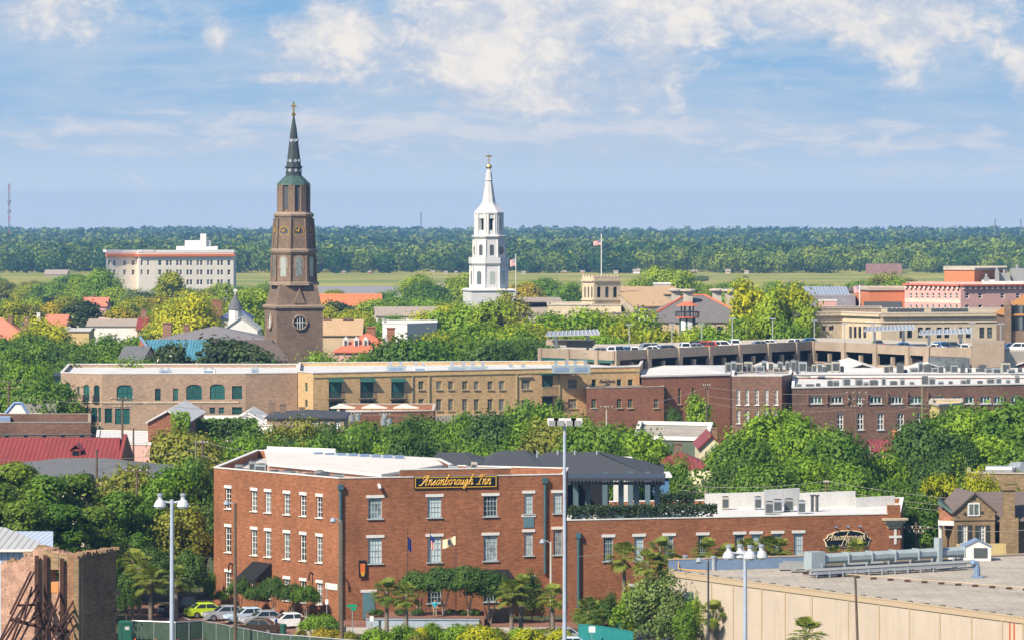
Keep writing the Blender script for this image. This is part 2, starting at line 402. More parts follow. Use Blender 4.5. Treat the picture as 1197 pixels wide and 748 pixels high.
class Building:
    """footprint pts = [(px, D)...] counter-clockwise from above, the seen front first; walls from z0 to z1, flat roof below a parapet"""
    def __init__(s, name, label, cat, pts, z1, mat, roof=None, z0=0.0, parapet=.7, reveal=.2, world=False, group=None, th=.3):
        s.p = [Vector(q) if world else Vector(P(*q)) for q in pts]; s.z0, s.z1, s.mat, s.roofmat = z0, z1, mat, roof; s.par, s.rev, s.th = parapet, reveal, th
        c = sum(s.p, Vector((0, 0))) / len(s.p)
        s.root = thing(name, label, cat, (c.x, c.y, z0), group=group)
        n = len(s.p); s.f = [Facade(s.p[i], s.p[(i + 1) % n]) for i in range(n)]
    def win(s, i, px0, px1, z0, z1, style, name='window', arch=0, label=None):
        f = s.f[i]; q0, q1 = f.at(px0)[0], f.at(px1)[0]
        return s.winq(i, q0, q1, z0, z1, style, name, arch, label)
    def winy(s, i, px0, px1, y0, y1, style, **kw):
        D = s.f[i].at((px0 + px1) / 2)[1]
        return s.win(i, px0, px1, Z(y1, D), Z(y0, D), style, **kw)
    def winq(s, i, q0, q1, z0, z1, style, name='window', arch=0, label=None):
        f = s.f[i]; w, h = round((q1 - q0) * 20) / 20, round((z1 - z0) * 20) / 20
        q1, z1 = q0 + w, z0 + h
        if q0 < .03 or q1 > f.len - .03: print('window off wall', s.root.name, i, round(q0, 2), round(q1, 2), round(f.len, 2))
        f.open.append((q0, q1, z0, z1, arch))
        a, g, l, si = window_mesh(w, h, style)
        o = bpy.data.objects.new(name, a); COL.objects.link(o); o.parent = s.root
        x, y = f.pt(q0); r = ORG[s.root.name]; o.location = (x - r[0], y - r[1], z0 - r[2]); o.rotation_euler = (0, 0, f.ang)
        if label: o['label'] = label
        for nm, me in (('pane', g), ('lintel', l), ('sill', si)):
            if me: c = bpy.data.objects.new(nm, me); COL.objects.link(c); c.parent = o
        return o
    def strip(s, i, q0, q1, z0, z1, out, mat, name, back=0.0, label=None):
        return part(name, s.f[i].strip(MB(), q0, q1, z0, z1, out, back), mat, s.root, label=label)
    def finish(s, coping=None, ctop=.12, cout=.08):
        mb = MB()
        for f in s.f: wall_with_openings(mb, f, s.z0, s.z1, s.rev)
        n = len(s.p); zr = s.z1 - s.par
        ins = []                                               # inner line of the parapet
        for i in range(n):
            a, b = s.f[i - 1], s.f[i]
            d = (a.n + b.n); d = d / max(.25, d.dot(b.n)); q = s.p[i] - d * s.th; ins.append((q.x, q.y))
        for i in range(n):
            a, b = ins[(i + 1) % n], ins[i]; A, B = s.p[i], s.p[(i + 1) % n]
            mb.quad((*a, zr), (*b, zr), (*b, s.z1), (*a, s.z1)); mb.quad((A.x, A.y, s.z1), (B.x, B.y, s.z1), (*a, s.z1), (*b, s.z1))
        s.wall = part('wall', mb, s.mat, s.root)
        s.roof = part('roof', MB().add([(*q, zr + .01) for q in ins], [tuple(range(n))]), s.roofmat or s.mat, s.root)
        if coping:
            cm = MB()
            for i in range(n):
                f = s.f[i]; j = (i + 1) % n
                d0 = (s.f[i - 1].n + f.n); d0 = d0 / max(.25, d0.dot(f.n)); d1 = (f.n + s.f[j].n); d1 = d1 / max(.25, d1.dot(f.n))
                A, B = s.p[i], s.p[j]; o0, o1 = A + d0 * cout, B + d1 * cout; i0, i1 = A - d0 * (s.th + .05), B - d1 * (s.th + .05)
                cm.prism([(o0.x, o0.y), (o1.x, o1.y), (i1.x, i1.y), (i0.x, i0.y)], s.z1 + .003, s.z1 + ctop)
            part('coping', cm, coping, s.root)
        return s

def house(name, label, px0, px1, D, d, pye, pyr, kind, wall, roof, ang=0.0, chim=(), cmat=None, z0=0.0, over=.35, cat='house', group=None, inset=None, wins=(), wst=None):
    """gable ('x': ridge across the view, 'y': gable towards the viewer), hip or pyramid roof over plain walls"""
    A = Vector(P(px0, D)); w = (px1 - px0) / FOC * D; ze = Z(pye, D); zr = Z(pyr, D + (d / 2 if kind in 'xh' else 0 if kind == 'y' else d / 2))
    t = Vector((math.cos(ang), math.sin(ang))); nb = Vector((-t.y, t.x))
    g = lambda u, v, z: ((A + t * u + nb * v).x, (A + t * u + nb * v).y, z)
    c = A + t * w / 2 + nb * d / 2
    root = thing(name, label, cat, (c.x, c.y, z0), group=group)
    f = Facade(A, A + t * w); f.open = []
    B = type('B', (), {})(); wl = MB()
    for (a, b, y0, y1) in wins:
        q0, q1 = f.at(a)[0], f.at(b)[0]; f.open.append((q0, q1, Z(y1, D), Z(y0, D)))
    wall_with_openings(wl, f, z0, ze, .12)
    for (u0, v0, u1, v1) in ((w, 0, w, d), (w, d, 0, d), (0, d, 0, 0)):
        wl.quad(g(u0, v0, z0), g(u1, v1, z0), g(u1, v1, ze), g(u0, v0, ze))
    if kind == 'x':
        wl.add([g(0, 0, ze), g(0, d, ze), g(0, d / 2, zr - .1)], [(0, 2, 1)]); wl.add([g(w, 0, ze), g(w, d, ze), g(w, d / 2, zr - .1)], [(0, 1, 2)])
    if kind == 'y':
        wl.add([g(0, 0, ze), g(w, 0, ze), g(w / 2, 0, zr - .1)], [(0, 1, 2)]); wl.add([g(0, d, ze), g(w, d, ze), g(w / 2, d, zr - .1)], [(0, 2, 1)])
    wo = part('wall', wl, wall, root)
    rf = MB(); o = over
    if kind == 'x':
        k = (zr - ze) / (d / 2) * o
        rf.slab([g(-o, -o, ze - k), g(w + o, -o, ze - k), g(w + o, d / 2, zr), g(-o, d / 2, zr)], .18); rf.slab([g(w + o, d + o, ze - k), g(-o, d + o, ze - k), g(-o, d / 2 + .01, zr), g(w + o, d / 2 + .01, zr)], .18)
    elif kind == 'y':
        k = (zr - ze) / (w / 2) * o
        rf.slab([g(-o, d + o, ze - k), g(-o, -o, ze - k), g(w / 2, -o, zr), g(w / 2, d + o, zr)], .18); rf.slab([g(w + o, -o, ze - k), g(w + o, d + o, ze - k), g(w / 2 + .01, d + o, zr), g(w / 2 + .01, -o, zr)], .18)
    else:
        h = (w / 2 if kind == 'p' else min(d / 2, w / 2 * .98)) if inset is None else inset
        r0, r1 = (h, w - h) if w - 2 * h > .05 else (w / 2 - .02, w / 2 + .02)
        vs = [g(-o, -o, ze), g(w + o, -o, ze), g(w + o, d + o, ze), g(-o, d + o, ze), g(r0, d / 2, zr), g(r1, d / 2, zr)]
        vs += [g(-o, -o, ze - .2), g(w + o, -o, ze - .2), g(w + o, d + o, ze - .2), g(-o, d + o, ze - .2)]
        rf.add(vs, [(0, 1, 5, 4), (1, 2, 5), (2, 3, 4, 5), (3, 0, 4), (6, 7, 1, 0), (7, 8, 2, 1), (8, 9, 3, 2), (9, 6, 0, 3), (9, 8, 7, 6)])
    ro = part('roof', rf, roof, root)
    for (a, yt, yb, pw) in chim:
        Dm = D + d * .5; cw = pw / FOC * Dm; x = X(a, Dm); zt = Z(yt, Dm)
        cmb = MB().box((x, Dm, min(ze, zt - 2)), (cw, cw * .8, zt - min(ze, zt - 2))); cmb.box((x, Dm, zt), (cw * 1.18, cw * .98, .2))
        part('chimney', cmb, cmat or M_chim, ro)
    for q in f.open:
        a, gl, l, si = window_mesh(q[1] - q[0], q[3] - q[2], wst)
        w_ = bpy.data.objects.new('window', a); COL.objects.link(w_); w_.parent = root
        x, y = f.pt(q[0]); w_.location = (x - c.x, y - c.y, q[2] - z0); w_.rotation_euler = (0, 0, ang)
        for nm, me in (('pane', gl), ('lintel', l), ('sill', si)):
            if me: cc = bpy.data.objects.new(nm, me); COL.objects.link(cc); cc.parent = w_
    return root, ro, wo, g, (w, ze, zr)

def text_mesh(s, size, shear=.0, ext=.02, bold=.0, mat=None, name='lettering'):
    cu = bpy.data.curves.new('t', 'FONT'); cu.body = s; cu.size = size; cu.shear = shear; cu.extrude = ext; cu.offset = bold; cu.align_x = 'CENTER'; cu.align_y = 'CENTER'
    o = bpy.data.objects.new('t', cu); COL.objects.link(o)
    dg = bpy.context.evaluated_depsgraph_get(); me = bpy.data.meshes.new_from_object(o.evaluated_get(dg)); me.name = name
    bpy.data.objects.remove(o); me.materials.clear()
    if mat: me.materials.append(mat)
    return me
# ------------------------------------------------------------------ the palette
M_innbrick = brick('inn_brick', (.385, .146, .063), (.285, .107, .048), (.36, .22, .14), 1.0, .40)
M_brick_tan = brick('tan_brick', (.44, .31, .22), (.35, .245, .175), (.44, .35, .27), 1.2, .24)
M_brick_ochre = brick('ochre_brick', (.70, .475, .235), (.62, .415, .205), (.64, .47, .27), 1.0, .18)
M_brick_red = brick('red_brick', (.40, .172, .10), (.33, .14, .082), (.34, .22, .16), 1.1, .3)
M_brick_dark = brick('dark_brick', (.265, .15, .105), (.21, .12, .088), (.26, .18, .14), 1.1, .3)
M_brick_old = brick('old_brick', (.38, .27, .155), (.29, .20, .115), (.40, .31, .2), 1.5, .5)
M_brick_ruin = brick('ruin_brick', (.38, .215, .12), (.27, .15, .09), (.42, .30, .19), 1.6, .6)
M_stone_brown = brick('brown_stone', (.28, .20, .145), (.22, .16, .12), (.26, .19, .14), 3.0, .5)
M_stone_trim = brick('stone_trim', (.37, .285, .215), (.32, .245, .185), (.34, .27, .2), 3.0, .3)
M_chim = brick('chimney_brick', (.34, .19, .13), (.28, .16, .11), (.3, .2, .15), 1.2, .35)
M_stucco = plain('beige_stucco', (.56, .43, .28), .85, .10, .4, streak=.25)
M_stucco_y = plain('yellow_stucco', (.58, .44, .20), .85, .12, .4, streak=.3)
M_cream = plain('cream_paint', (.66, .60, .42), .8, .12, .4, streak=.35)
M_white = plain('white_paint', (.68, .67, .64), .6, .05, .5, streak=.15)
M_whitewall = plain('white_wash', (.72, .70, .66), .8, .08, .5, streak=.3)
M_steeple = plain('steeple_white', (.60, .59, .58), .65, .08, .6, streak=.3, fine=.04)
M_stone = plain('grey_stone', (.42, .36, .28), .9, .18, .8, streak=.4)
M_limestone = plain('limestone', (.55, .46, .33), .9, .14, .7, streak=.35)
M_hotelwall = plain('pale_stucco', (.78, .71, .61), .9, .07, .3, streak=.15)
M_pink = plain('pink_stucco', (.62, .37, .33), .9, .08, .4, streak=.15)
M_pinklight = plain('light_pink_stucco', (.76, .54, .45), .9, .08, .4, streak=.1)
M_orange = plain('orange_stucco', (.58, .21, .10), .9, .10, .4, streak=.15)
M_membrane = plain('white_membrane', (.62, .61, .59), .6, .12, .25, streak=.15)
M_whiteroof = plain('white_metal_roof', (.66, .62, .57), .6, .08, .3, streak=.2)
M_roofgrey = brick('grey_roof_membrane', (.52, .475, .41), (.48, .44, .38), (.36, .33, .285), 8.0, .34)
M_roofpale = plain('pale_roof_membrane', (.50, .48, .46), .85, .14, .2)
M_tar = plain('dark_roof', (.10, .10, .11), .9, .25, .3)
M_slate = tiles('slate_roof', (.20, .19, .195), .3, .25)
M_slate_w = tiles('weathered_slate', (.17, .16, .155), .4, .32)
M_slate_dark = tiles('dark_shingles', (.062, .066, .075), .25, .2)
M_shingle = tiles('grey_shingles', (.135, .14, .15), .25, .25)
M_brownroof = tiles('brown_shingles', (.13, .10, .09), .3, .2)
M_redmetal = seam('red_metal_roof', (.25, .05, .042), .55, .5, 0, .16)
M_redtile = tiles('red_tile_roof', (.60, .16, .09), .35, .18)
M_salmon = tiles('salmon_roof', (.62, .21, .13), .35, .15)
M_orangeroof = tiles('orange_roof', (.66, .20, .075), .35, .12)
M_tanroof = tiles('tan_roof', (.47, .32, .19), .35, .2)
M_greyroofl = tiles('weathered_roof', (.36, .30, .25), .35, .25)
M_copper = seam('blue_copper_roof', (.07, .20, .27), .55, .5, 0, .3, (.10, .30, .40))
M_patina = plain('green_copper', (.05, .10, .085), .6, .4, .9, fine=.2)
M_spire = plain('dark_spire_copper', (.045, .06, .06), .55, .35, .8, fine=.2)
M_gold = paint('gilding', (.75, .45, .06), .25, 1.0)
M_concrete = plain('weathered_concrete', (.34, .27, .20), .9, .16, .3, streak=.55)
M_conc_light = plain('light_concrete', (.48, .43, .36), .9, .12, .5, streak=.3)
M_beigepanel = plain('beige_metal_panel', (.48, .405, .325), .6, .07, .25, streak=.32, fine=.03)
M_beigetrim = plain('beige_trim', (.46, .36, .24), .6, .06, .3)
M_bluegrey = paint('blue_grey_paint', (.17, .24, .36), .55)
M_acblue = paint('pale_blue_steel', (.29, .345, .365), .5)
M_ac = paint('grey_unit_steel', (.27, .28, .28), .5)
M_acdark = paint('dark_grille', (.07, .08, .085), .6)
M_galv = paint('galvanised_steel', (.50, .53, .56), .4, .6)
M_polepaint = paint('pale_grey_pole', (.42, .48, .58), .4, .2)
M_darkmetal = paint('dark_steel', (.05, .055, .065), .5, .2)
M_postpaint = paint('slate_blue_paint', (.09, .14, .16), .55)
M_tealmetal = paint('teal_grey_paint', (.05, .11, .13), .5)
M_tealdoor = paint('teal_door', (.10, .20, .24), .5)
M_green = paint('dark_green_paint', (.02, .10, .07), .5)
M_rust = plain('rusty_steel', (.065, .03, .022), .8, .4, 1.5)
M_wood = plain('weathered_pole_wood', (.13, .095, .065), .9, .25, .6, streak=.3)
M_plaster = plain('old_pink_plaster', (.43, .26, .19), .9, .34, 1.1, streak=.6, fine=.25)
M_black = paint('black_fabric', (.012, .013, .015), .8)
M_signblack = paint('sign_black', (.008, .012, .018), .35)
M_signgold = paint('sign_gold', (.62, .36, .04), .4)
M_signcream = paint('sign_cream', (.75, .62, .40), .5)
M_canvas = paint('cream_canvas', (.78, .66, .48), .8)
M_asphalt = plain('asphalt', (.055, .054, .053), .9, .2, .3, fine=.15)
M_paver = brick('red_pavers', (.30, .15, .11), (.25, .125, .095), (.2, .13, .1), .9, .25)
M_sidewalk = plain('sidewalk', (.42, .39, .34), .9, .12, .6)
M_linepaint = plain('line_paint', (.75, .74, .70), .8, .08, 2)
G_dark = glass('dark_window_glass', (.012, .018, .022), (.12, .14, .15), .06, .3)
G_inn = glass('curtained_glass', (.02, .035, .042), (.52, .60, .62), .08, .65)
G_teal = glass('teal_window_glass', (.008, .04, .04), (.03, .12, .11), .06, .5)
G_tealdark = glass('dark_teal_glass', (.006, .025, .028), (.02, .08, .08), .06, .4)
G_soft = glass('pale_window_glass', (.10, .13, .13), (.38, .42, .38), .1, .5)
F_white = paint('white_window_frame', (.72, .72, .70), .5)
F_inn = paint('grey_blue_window_frame', (.36, .44, .46), .5)
F_teal = paint('teal_window_frame', (.025, .10, .085), .45)
F_tan = paint('tan_window_frame', (.36, .30, .18), .5)
F_dark = paint('dark_window_frame', (.04, .045, .045), .5)
WS_inn = dict(name='inn', frame=.08, bar=.05, grid=(4, 4), fmat=F_inn, gmat=G_inn, lintel=(.22, .28), lmat=M_white, sill=.1, smat=F_inn)
WS_side = dict(name='side', frame=.09, bar=.05, grid=(2, 4), fmat=F_white, gmat=glass('flank_window_glass', (.015, .02, .024), (.20, .23, .24), .08, .45), lintel=(.12, .30), lmat=M_white, sill=.08, smat=M_white)
WS_teal = dict(name='teal', frame=.10, bar=.07, grid=(3, 2), fmat=F_teal, gmat=G_teal)
WS_tealn = dict(name='tealn', frame=.08, bar=.06, grid=(2, 1), fmat=F_teal, gmat=G_teal)
WS_tan = dict(name='tan', frame=.09, bar=.06, grid=(2, 3), fmat=F_tan, gmat=G_soft, sill=.12, smat=M_stucco)
WS_tand = dict(name='tand', frame=.08, bar=.05, grid=(1, 2), fmat=F_teal, gmat=G_tealdark, sill=.12, smat=M_limestone)
WS_green = dict(name='green', frame=.08, bar=.05, grid=(2, 4), fmat=F_tan, gmat=G_teal, sill=.14, smat=M_limestone)
WS_white = dict(name='white', frame=.12, bar=.08, grid=(2, 3), fmat=F_white, gmat=G_dark, sill=.12, smat=M_white)
WS_whitet = dict(name='whitet', frame=.13, bar=.16, grid=(2, 1), fmat=F_white, gmat=G_teal, sill=.12, smat=M_white)
WS_far = dict(name='far', frame=.10, bar=.12, grid=(2, 1), fmat=F_white, gmat=G_dark, depth=.14)
WS_far1 = dict(name='far1', frame=.10, bar=.10, grid=(1, 2), fmat=F_white, gmat=G_dark, depth=.14)
WS_dark = dict(name='dark', frame=.10, bar=.08, grid=(1, 2), fmat=F_dark, gmat=G_dark, depth=.2)
WS_louver = dict(name='louver', frame=.14, bar=.10, grid=(1, 5), fmat=M_white, gmat=M_acdark, depth=.15)
# ------------------------------------------------------------------ ground, water, streets
def ground():
    m, N, L, b = newmat('city_ground')
    t = N.new('ShaderNodeTexCoord'); v = t.outputs['Object']
    f = ramp(N, L, noise(N, L, v, .035, 8, .65), .42, .58)
    c = mixc(N, L, f, (.05, .085, .02), (.12, .115, .065))
    g = ramp(N, L, noise(N, L, v, .6, 5, .7), .3, .7)
    c = mixc(N, L, g, c, (.05, .055, .035))
    L.new(c, b.inputs['Base Color']); b.inputs['Roughness'].default_value = .95
    MATS['ground'] = m
    struct('ground', MB().quad((-2900, -50, 0), (2900, -50, 0), (2900, 9300, 0), (-2900, 9300, 0)), m)
    m2, N, L, b = newmat('marsh_grass')
    t = N.new('ShaderNodeTexCoord'); mp = N.new('ShaderNodeMapping'); L.new(t.outputs['Object'], mp.inputs[0]); mp.inputs['Scale'].default_value = (.012, .008, 1)
    f = ramp(N, L, noise(N, L, mp.outputs[0], 1.0, 8, .62), .36, .64)
    c = mixc(N, L, f, (.20, .225, .03), (.36, .31, .065))
    mp2 = N.new('ShaderNodeMapping'); L.new(t.outputs['Object'], mp2.inputs[0]); mp2.inputs['Scale'].default_value = (.003, .010, 1)
    c = mixc(N, L, ramp(N, L, noise(N, L, mp2.outputs[0], 1.3, 6, .6), .52, .66), c, (.13, .19, .03))
    L.new(c, b.inputs['Base Color']); b.inputs['Roughness'].default_value = .95
    struct('marsh', MB().quad((-2500, 1900, .008), (2500, 1900, .008), (2500, 2960, .008), (-2500, 2960, .008)), m2)
    m3, N, L, b = newmat('river_water')
    b.inputs['Base Color'].default_value = (.30, .27, .22, 1); b.inputs['Roughness'].default_value = .45
    t = N.new('ShaderNodeTexCoord'); bp = N.new('ShaderNodeBump'); bp.inputs['Strength'].default_value = .25; bp.inputs['Distance'].default_value = .3
    L.new(noise(N, L, t.outputs['Object'], .5, 5, .6), bp.inputs['Height']); L.new(bp.outputs[0], b.inputs['Normal'])
    struct('river', MB().add([(*P(px, D), .014) for px, D in ((366, 2010), (570, 2010), (585, 2120), (560, 2225), (480, 2262), (372, 2262), (360, 2120))], [(0, 1, 2, 3, 4, 5, 6)]), m3)
    # the car park beside the hotel, the street in front of it, its pavement
    g4 = lambda a, b_, z: [(*P(px, D), z) for px, D in a]
    struct('parking_lot', MB().add([(*P(px, D), .008) for px, D in ((150, 387), (352, 385), (392, 398), (250, 418), (150, 424))], [(0, 1, 2, 3, 4)]), M_paver)
    struct('street', MB().add([(*P(px, D), .006) for px, D in ((300, 366), (860, 366), (860, 391.5), (420, 391.5), (352, 383), (300, 378))], [(0, 1, 2, 3, 4, 5)]), M_asphalt)
    sw = MB().prism([P(px, D) for px, D in ((398, 391.7), (666, 391.7), (666, 396.4), (398, 396.4))], 0, .13)
    struct('pavement', sw, M_sidewalk)
    struct('kerb', MB().prism([P(px, D) for px, D in ((398, 391.4), (666, 391.4), (666, 391.68), (398, 391.68))], 0, .15), M_conc_light)
    struct('brick_pavement', MB().prism([P(px, D) for px, D in ((398, 396.45), (700, 396.45), (700, 401.2), (398, 403.3))], 0, .12), M_paver)
    struct('raised_terrace', MB().prism([P(428, 396.9), P(566, 396.4), P(566, 405), P(428, 403)], 0, .95), M_paver)
    lines = MB()
    for i in range(8):
        a = Vector(P(212 + i * 23, 409 - i * 1.35)); b_ = a + Vector((1.3, -4.6))
        n = Vector((.06, 0)); lines.quad((*(a - n), .014), (*(b_ - n), .014), (*(b_ + n), .014), (*(a + n), .014))
    struct('parking_lines', lines, M_linepaint)
ground()

# ------------------------------------------------------------------ the far wood across the marsh: one mass, and its air
def far_wood():
    rng = np.random.default_rng(5)
    pos, size, leaf, cnt = [], [], [], []
    def band(n, y0, y1, h0, h1, k):
        for _ in range(n):
            y = rng.uniform(y0, y1); hw = y * .14 + 60
            pos.append((rng.uniform(-hw, hw), y)); size.append(rng.uniform(h0, h1)); cnt.append(k)
    band(230, 2745, 2830, 8, 15.5, 330); band(560, 2830, 3150, 11, 17, 230); band(1700, 3150, 3900, 10, 15.5, 90)
    band(2400, 3900, 5400, 9, 15.5, 50); band(2600, 5400, 8200, 9, 15.5, 30)
    V, T = [], []
    for (x, y), h, k in zip(pos, size, cnt):
        base = np.clip(.45 + .3 * math.sin(x * .011 + y * .003) * math.cos(y * .006 - x * .004) + rng.normal(scale=.3), 0, 1); h *= 1 + .16 * math.sin(x * .017 + 1.3 * math.sin(y * .004)); r = h * rng.uniform(.44, .66)
        d = rng.normal(size=(k, 3)); d[:, 2] = d[:, 2] * .8 + .05; d /= np.linalg.norm(d, axis=1)[:, None]
        lob = 1 + .22 * np.sin(d[:, 0:1] * 4 + x) * np.cos(d[:, 1:2] * 5 + y) 
        c = d * np.array([r, r, h * .5]) * lob * rng.uniform(.8, 1.03, (k, 1)) + np.array([x, y, h * .5])
        c[:, 2] = np.maximum(c[:, 2], .4)
        s = h * .074 * rng.uniform(.7, 1.4, k) * (150 / k) ** .42
        n = d + rng.normal(scale=.45, size=(k, 3)); n /= np.linalg.norm(n, axis=1)[:, None]
        a = np.cross(n, rng.normal(size=(k, 3))); a /= np.linalg.norm(a, axis=1)[:, None]; b = np.cross(n, a)
        q = np.stack([c + (a * sx + b * sy) * s[:, None] for sx, sy in ((-1, -.6), (.6, -1), (1, .6), (-.6, 1))], 1)
        V.append(q.reshape(-1, 3)); T.append(np.clip(base + rng.normal(scale=.16, size=k), 0, 1))
    leaves_object('far_wood', np.concatenate(V), np.concatenate(T), leafmat('far_wood_leaves', (.030, .085, .022), (.31, .375, .04), .1, .2), 'stuff')
def quads_mesh(name, V, T, mat):
    n = len(V) // 4
    me = bpy.data.meshes.new(name); me.vertices.add(4 * n); me.loops.add(4 * n); me.polygons.add(n)
    me.vertices.foreach_set('co', V.astype(np.float32).ravel()); me.loops.foreach_set('vertex_index', np.arange(4 * n, dtype=np.int32))
    me.polygons.foreach_set('loop_start', np.arange(0, 4 * n, 4, dtype=np.int32))
    at = me.attributes.new('tint', 'FLOAT', 'FACE'); at.data.foreach_set('value', T.astype(np.float32))
    me.materials.append(mat); me.update(calc_edges=True); return me
def leaves_object(name, V, T, mat, kind=None):
    o = bpy.data.objects.new(name, quads_mesh(name, V, T, mat)); COL.objects.link(o)
    if kind: o['kind'] = kind
    return o
far_wood()

def haze():
    m = bpy.data.materials.new('haze'); m.use_nodes = True; N, L = m.node_tree.nodes, m.node_tree.links; N.clear()
    o = N.new('ShaderNodeOutputMaterial'); v = N.new('ShaderNodeVolumePrincipled')
    v.inputs['Color'].default_value = (.26, .54, 1.0, 1); v.inputs['Density'].default_value = 0.000092; v.inputs['Anisotropy'].default_value = 0.1
    L.new(v.outputs[0], o.inputs['Volume'])
    b = bpy.data.objects.new('haze', MB().prism([(-3000, -60), (3000, -60), (3000, 9500), (-3000, 9500)], -1.0, 84).mesh('haze', m)); COL.objects.link(b); b['kind'] = 'stuff'
haze()
# ------------------------------------------------------------------ the brick inn in front
def inn():
    pts = [(250, 421), (396, 404), (660, 410), (664, 420), (530, 424.5), (514, 436), (300, 452)]
    B = Building('hotel_building', 'long three storey red brick inn with a black and gold name board', 'hotel', pts, 14.0, M_innbrick, M_roofpale, parapet=.8)
    fs = B.f[1]
    # left flank: three rows of six narrow windows
    for (a, b) in ((263.4, 270.4), (293.6, 300.6), (309.8, 316.8), (331.8, 338.8), (351, 358), (370, 377)):
        for k, (z0, z1) in enumerate(((9.95, 12.05), (5.5, 8.1), (1.35, 3.5))):
            B.win(0, a, b, z0, z1, WS_side)
    for (a, b) in ((430.5, 446.4), (500, 516), (565.4, 581.4)):
        for z0, z1 in ((9.98, 12.05), (5.55, 8.12)): B.win(1, a, b, z0, z1, WS_inn)
    for (a, b) in ((500, 516), (565.4, 581.4)): B.win(1, a, b, 1.5, 3.6, WS_inn)
    for (a, b) in ((612.8, 623.2), (646.9, 657.2)):
        B.win(1, a, b, 10.15, 12.2, WS_inn)
    B.win(1, 612.8, 623.2, 6.0, 8.35, WS_inn); B.win(1, 646.9, 657.2, 6.0, 8.55, WS_inn)
    B.win(1, 612.8, 623.2, 1.6, 3.8, WS_inn)
    q0, q1 = fs.at(612)[0], fs.at(624)[0]
    B.strip(1, q0, q1, 8.45 + .35, 9.85, .06, M_tealdoor, 'blue_panel'); B.strip(1, q0 - .2, q1 + .2, 9.86, 10.1, .09, M_white, 'panel_lintel')
    # street door with its steps and lintels
    q0, q1 = fs.at(424)[0], fs.at(438)[0]
    B.strip(1, q0, q1, .15, 2.7, .06, M_tealdoor, 'door'); B.strip(1, q0 - .2, q1 + .2, 2.72, 3.0, .1, M_white, 'door_lintel')
    q0 = B.f[0].at(381)[0]; B.strip(0, q0, B.f[0].len - .15, 3.0, 3.6, .08, M_white, 'wall_plaque')
    # raised brickwork that carries the name board
    q0, q1 = fs.at(468)[0], fs.at(597)[0]
    part('sign_parapet', fs.strip(MB(), q0, q1, 14.13, 14.72, .02, .38), M_innbrick, B.root)
    part('parapet_cap', fs.strip(MB(), q0 - .05, q1 + .05, 14.723, 14.82, .07, .43), M_white, B.root)
    # iron downpipes with hopper heads
    for px, zt, zb, fi in ((636.5, 13.2, 4.2, 1), (397.5, 12.9, .3, 1)):
        q = B.f[fi].at(px)[0]
        mb = MB(); p = B.f[fi].pt(q, .2); mb.tube([(*p, zb), (*p, zt)], .14, 8); mb.box((*p, zt), (.5, .4, .55), B.f[fi].ang)
        part('downpipe', mb, M_tealmetal, B.root)
    q = fs.at(443)[0]; p = fs.pt(q, .25)
    part('flood_lamp', MB().tube([(*fs.pt(q, 0), 13.3), (*p, 13.25), (*fs.pt(q, .5), 12.95)], .16, 8), M_white, B.root)
    for px in (272, 366, 400):
        f = B.f[0] if px < 396 else fs
        q = f.at(px)[0]; part('wall_lantern', MB().tube([(*f.pt(q, 0), 4.3), (*f.pt(q, .35), 4.5), (*f.pt(q, .5), 4.2), (*f.pt(q, .5), 3.7)], .09, 6), M_black, B.root)
    B.finish(M_white, .10, .06)
    # name board
    q0, q1 = fs.at(483.8)[0], fs.at(580.8)[0]; z0, z1 = 12.84, 14.08; zc = (z0 + z1) / 2
    sg = B.strip(1, q0, q1, z0, z1, .14, M_signblack, 'name_board')
    fr = MB()
    for a, b, c, d in ((q0 + .08, q1 - .08, z1 - .16, z1 - .08), (q0 + .08, q1 - .08, z0 + .08, z0 + .16), (q0 + .08, q0 + .16, z0 + .16, z1 - .16), (q1 - .16, q1 - .08, z0 + .16, z1 - .16)):
        fs.strip(fr, a, b, c, d, .165, -.13)
    part('gold_frame', fr, M_signgold, sg)
    script('Ansonborough Inn', fs, (q0 + q1) / 2, zc - .26, 7.1, .165, M_signgold, sg, .055)
    return B
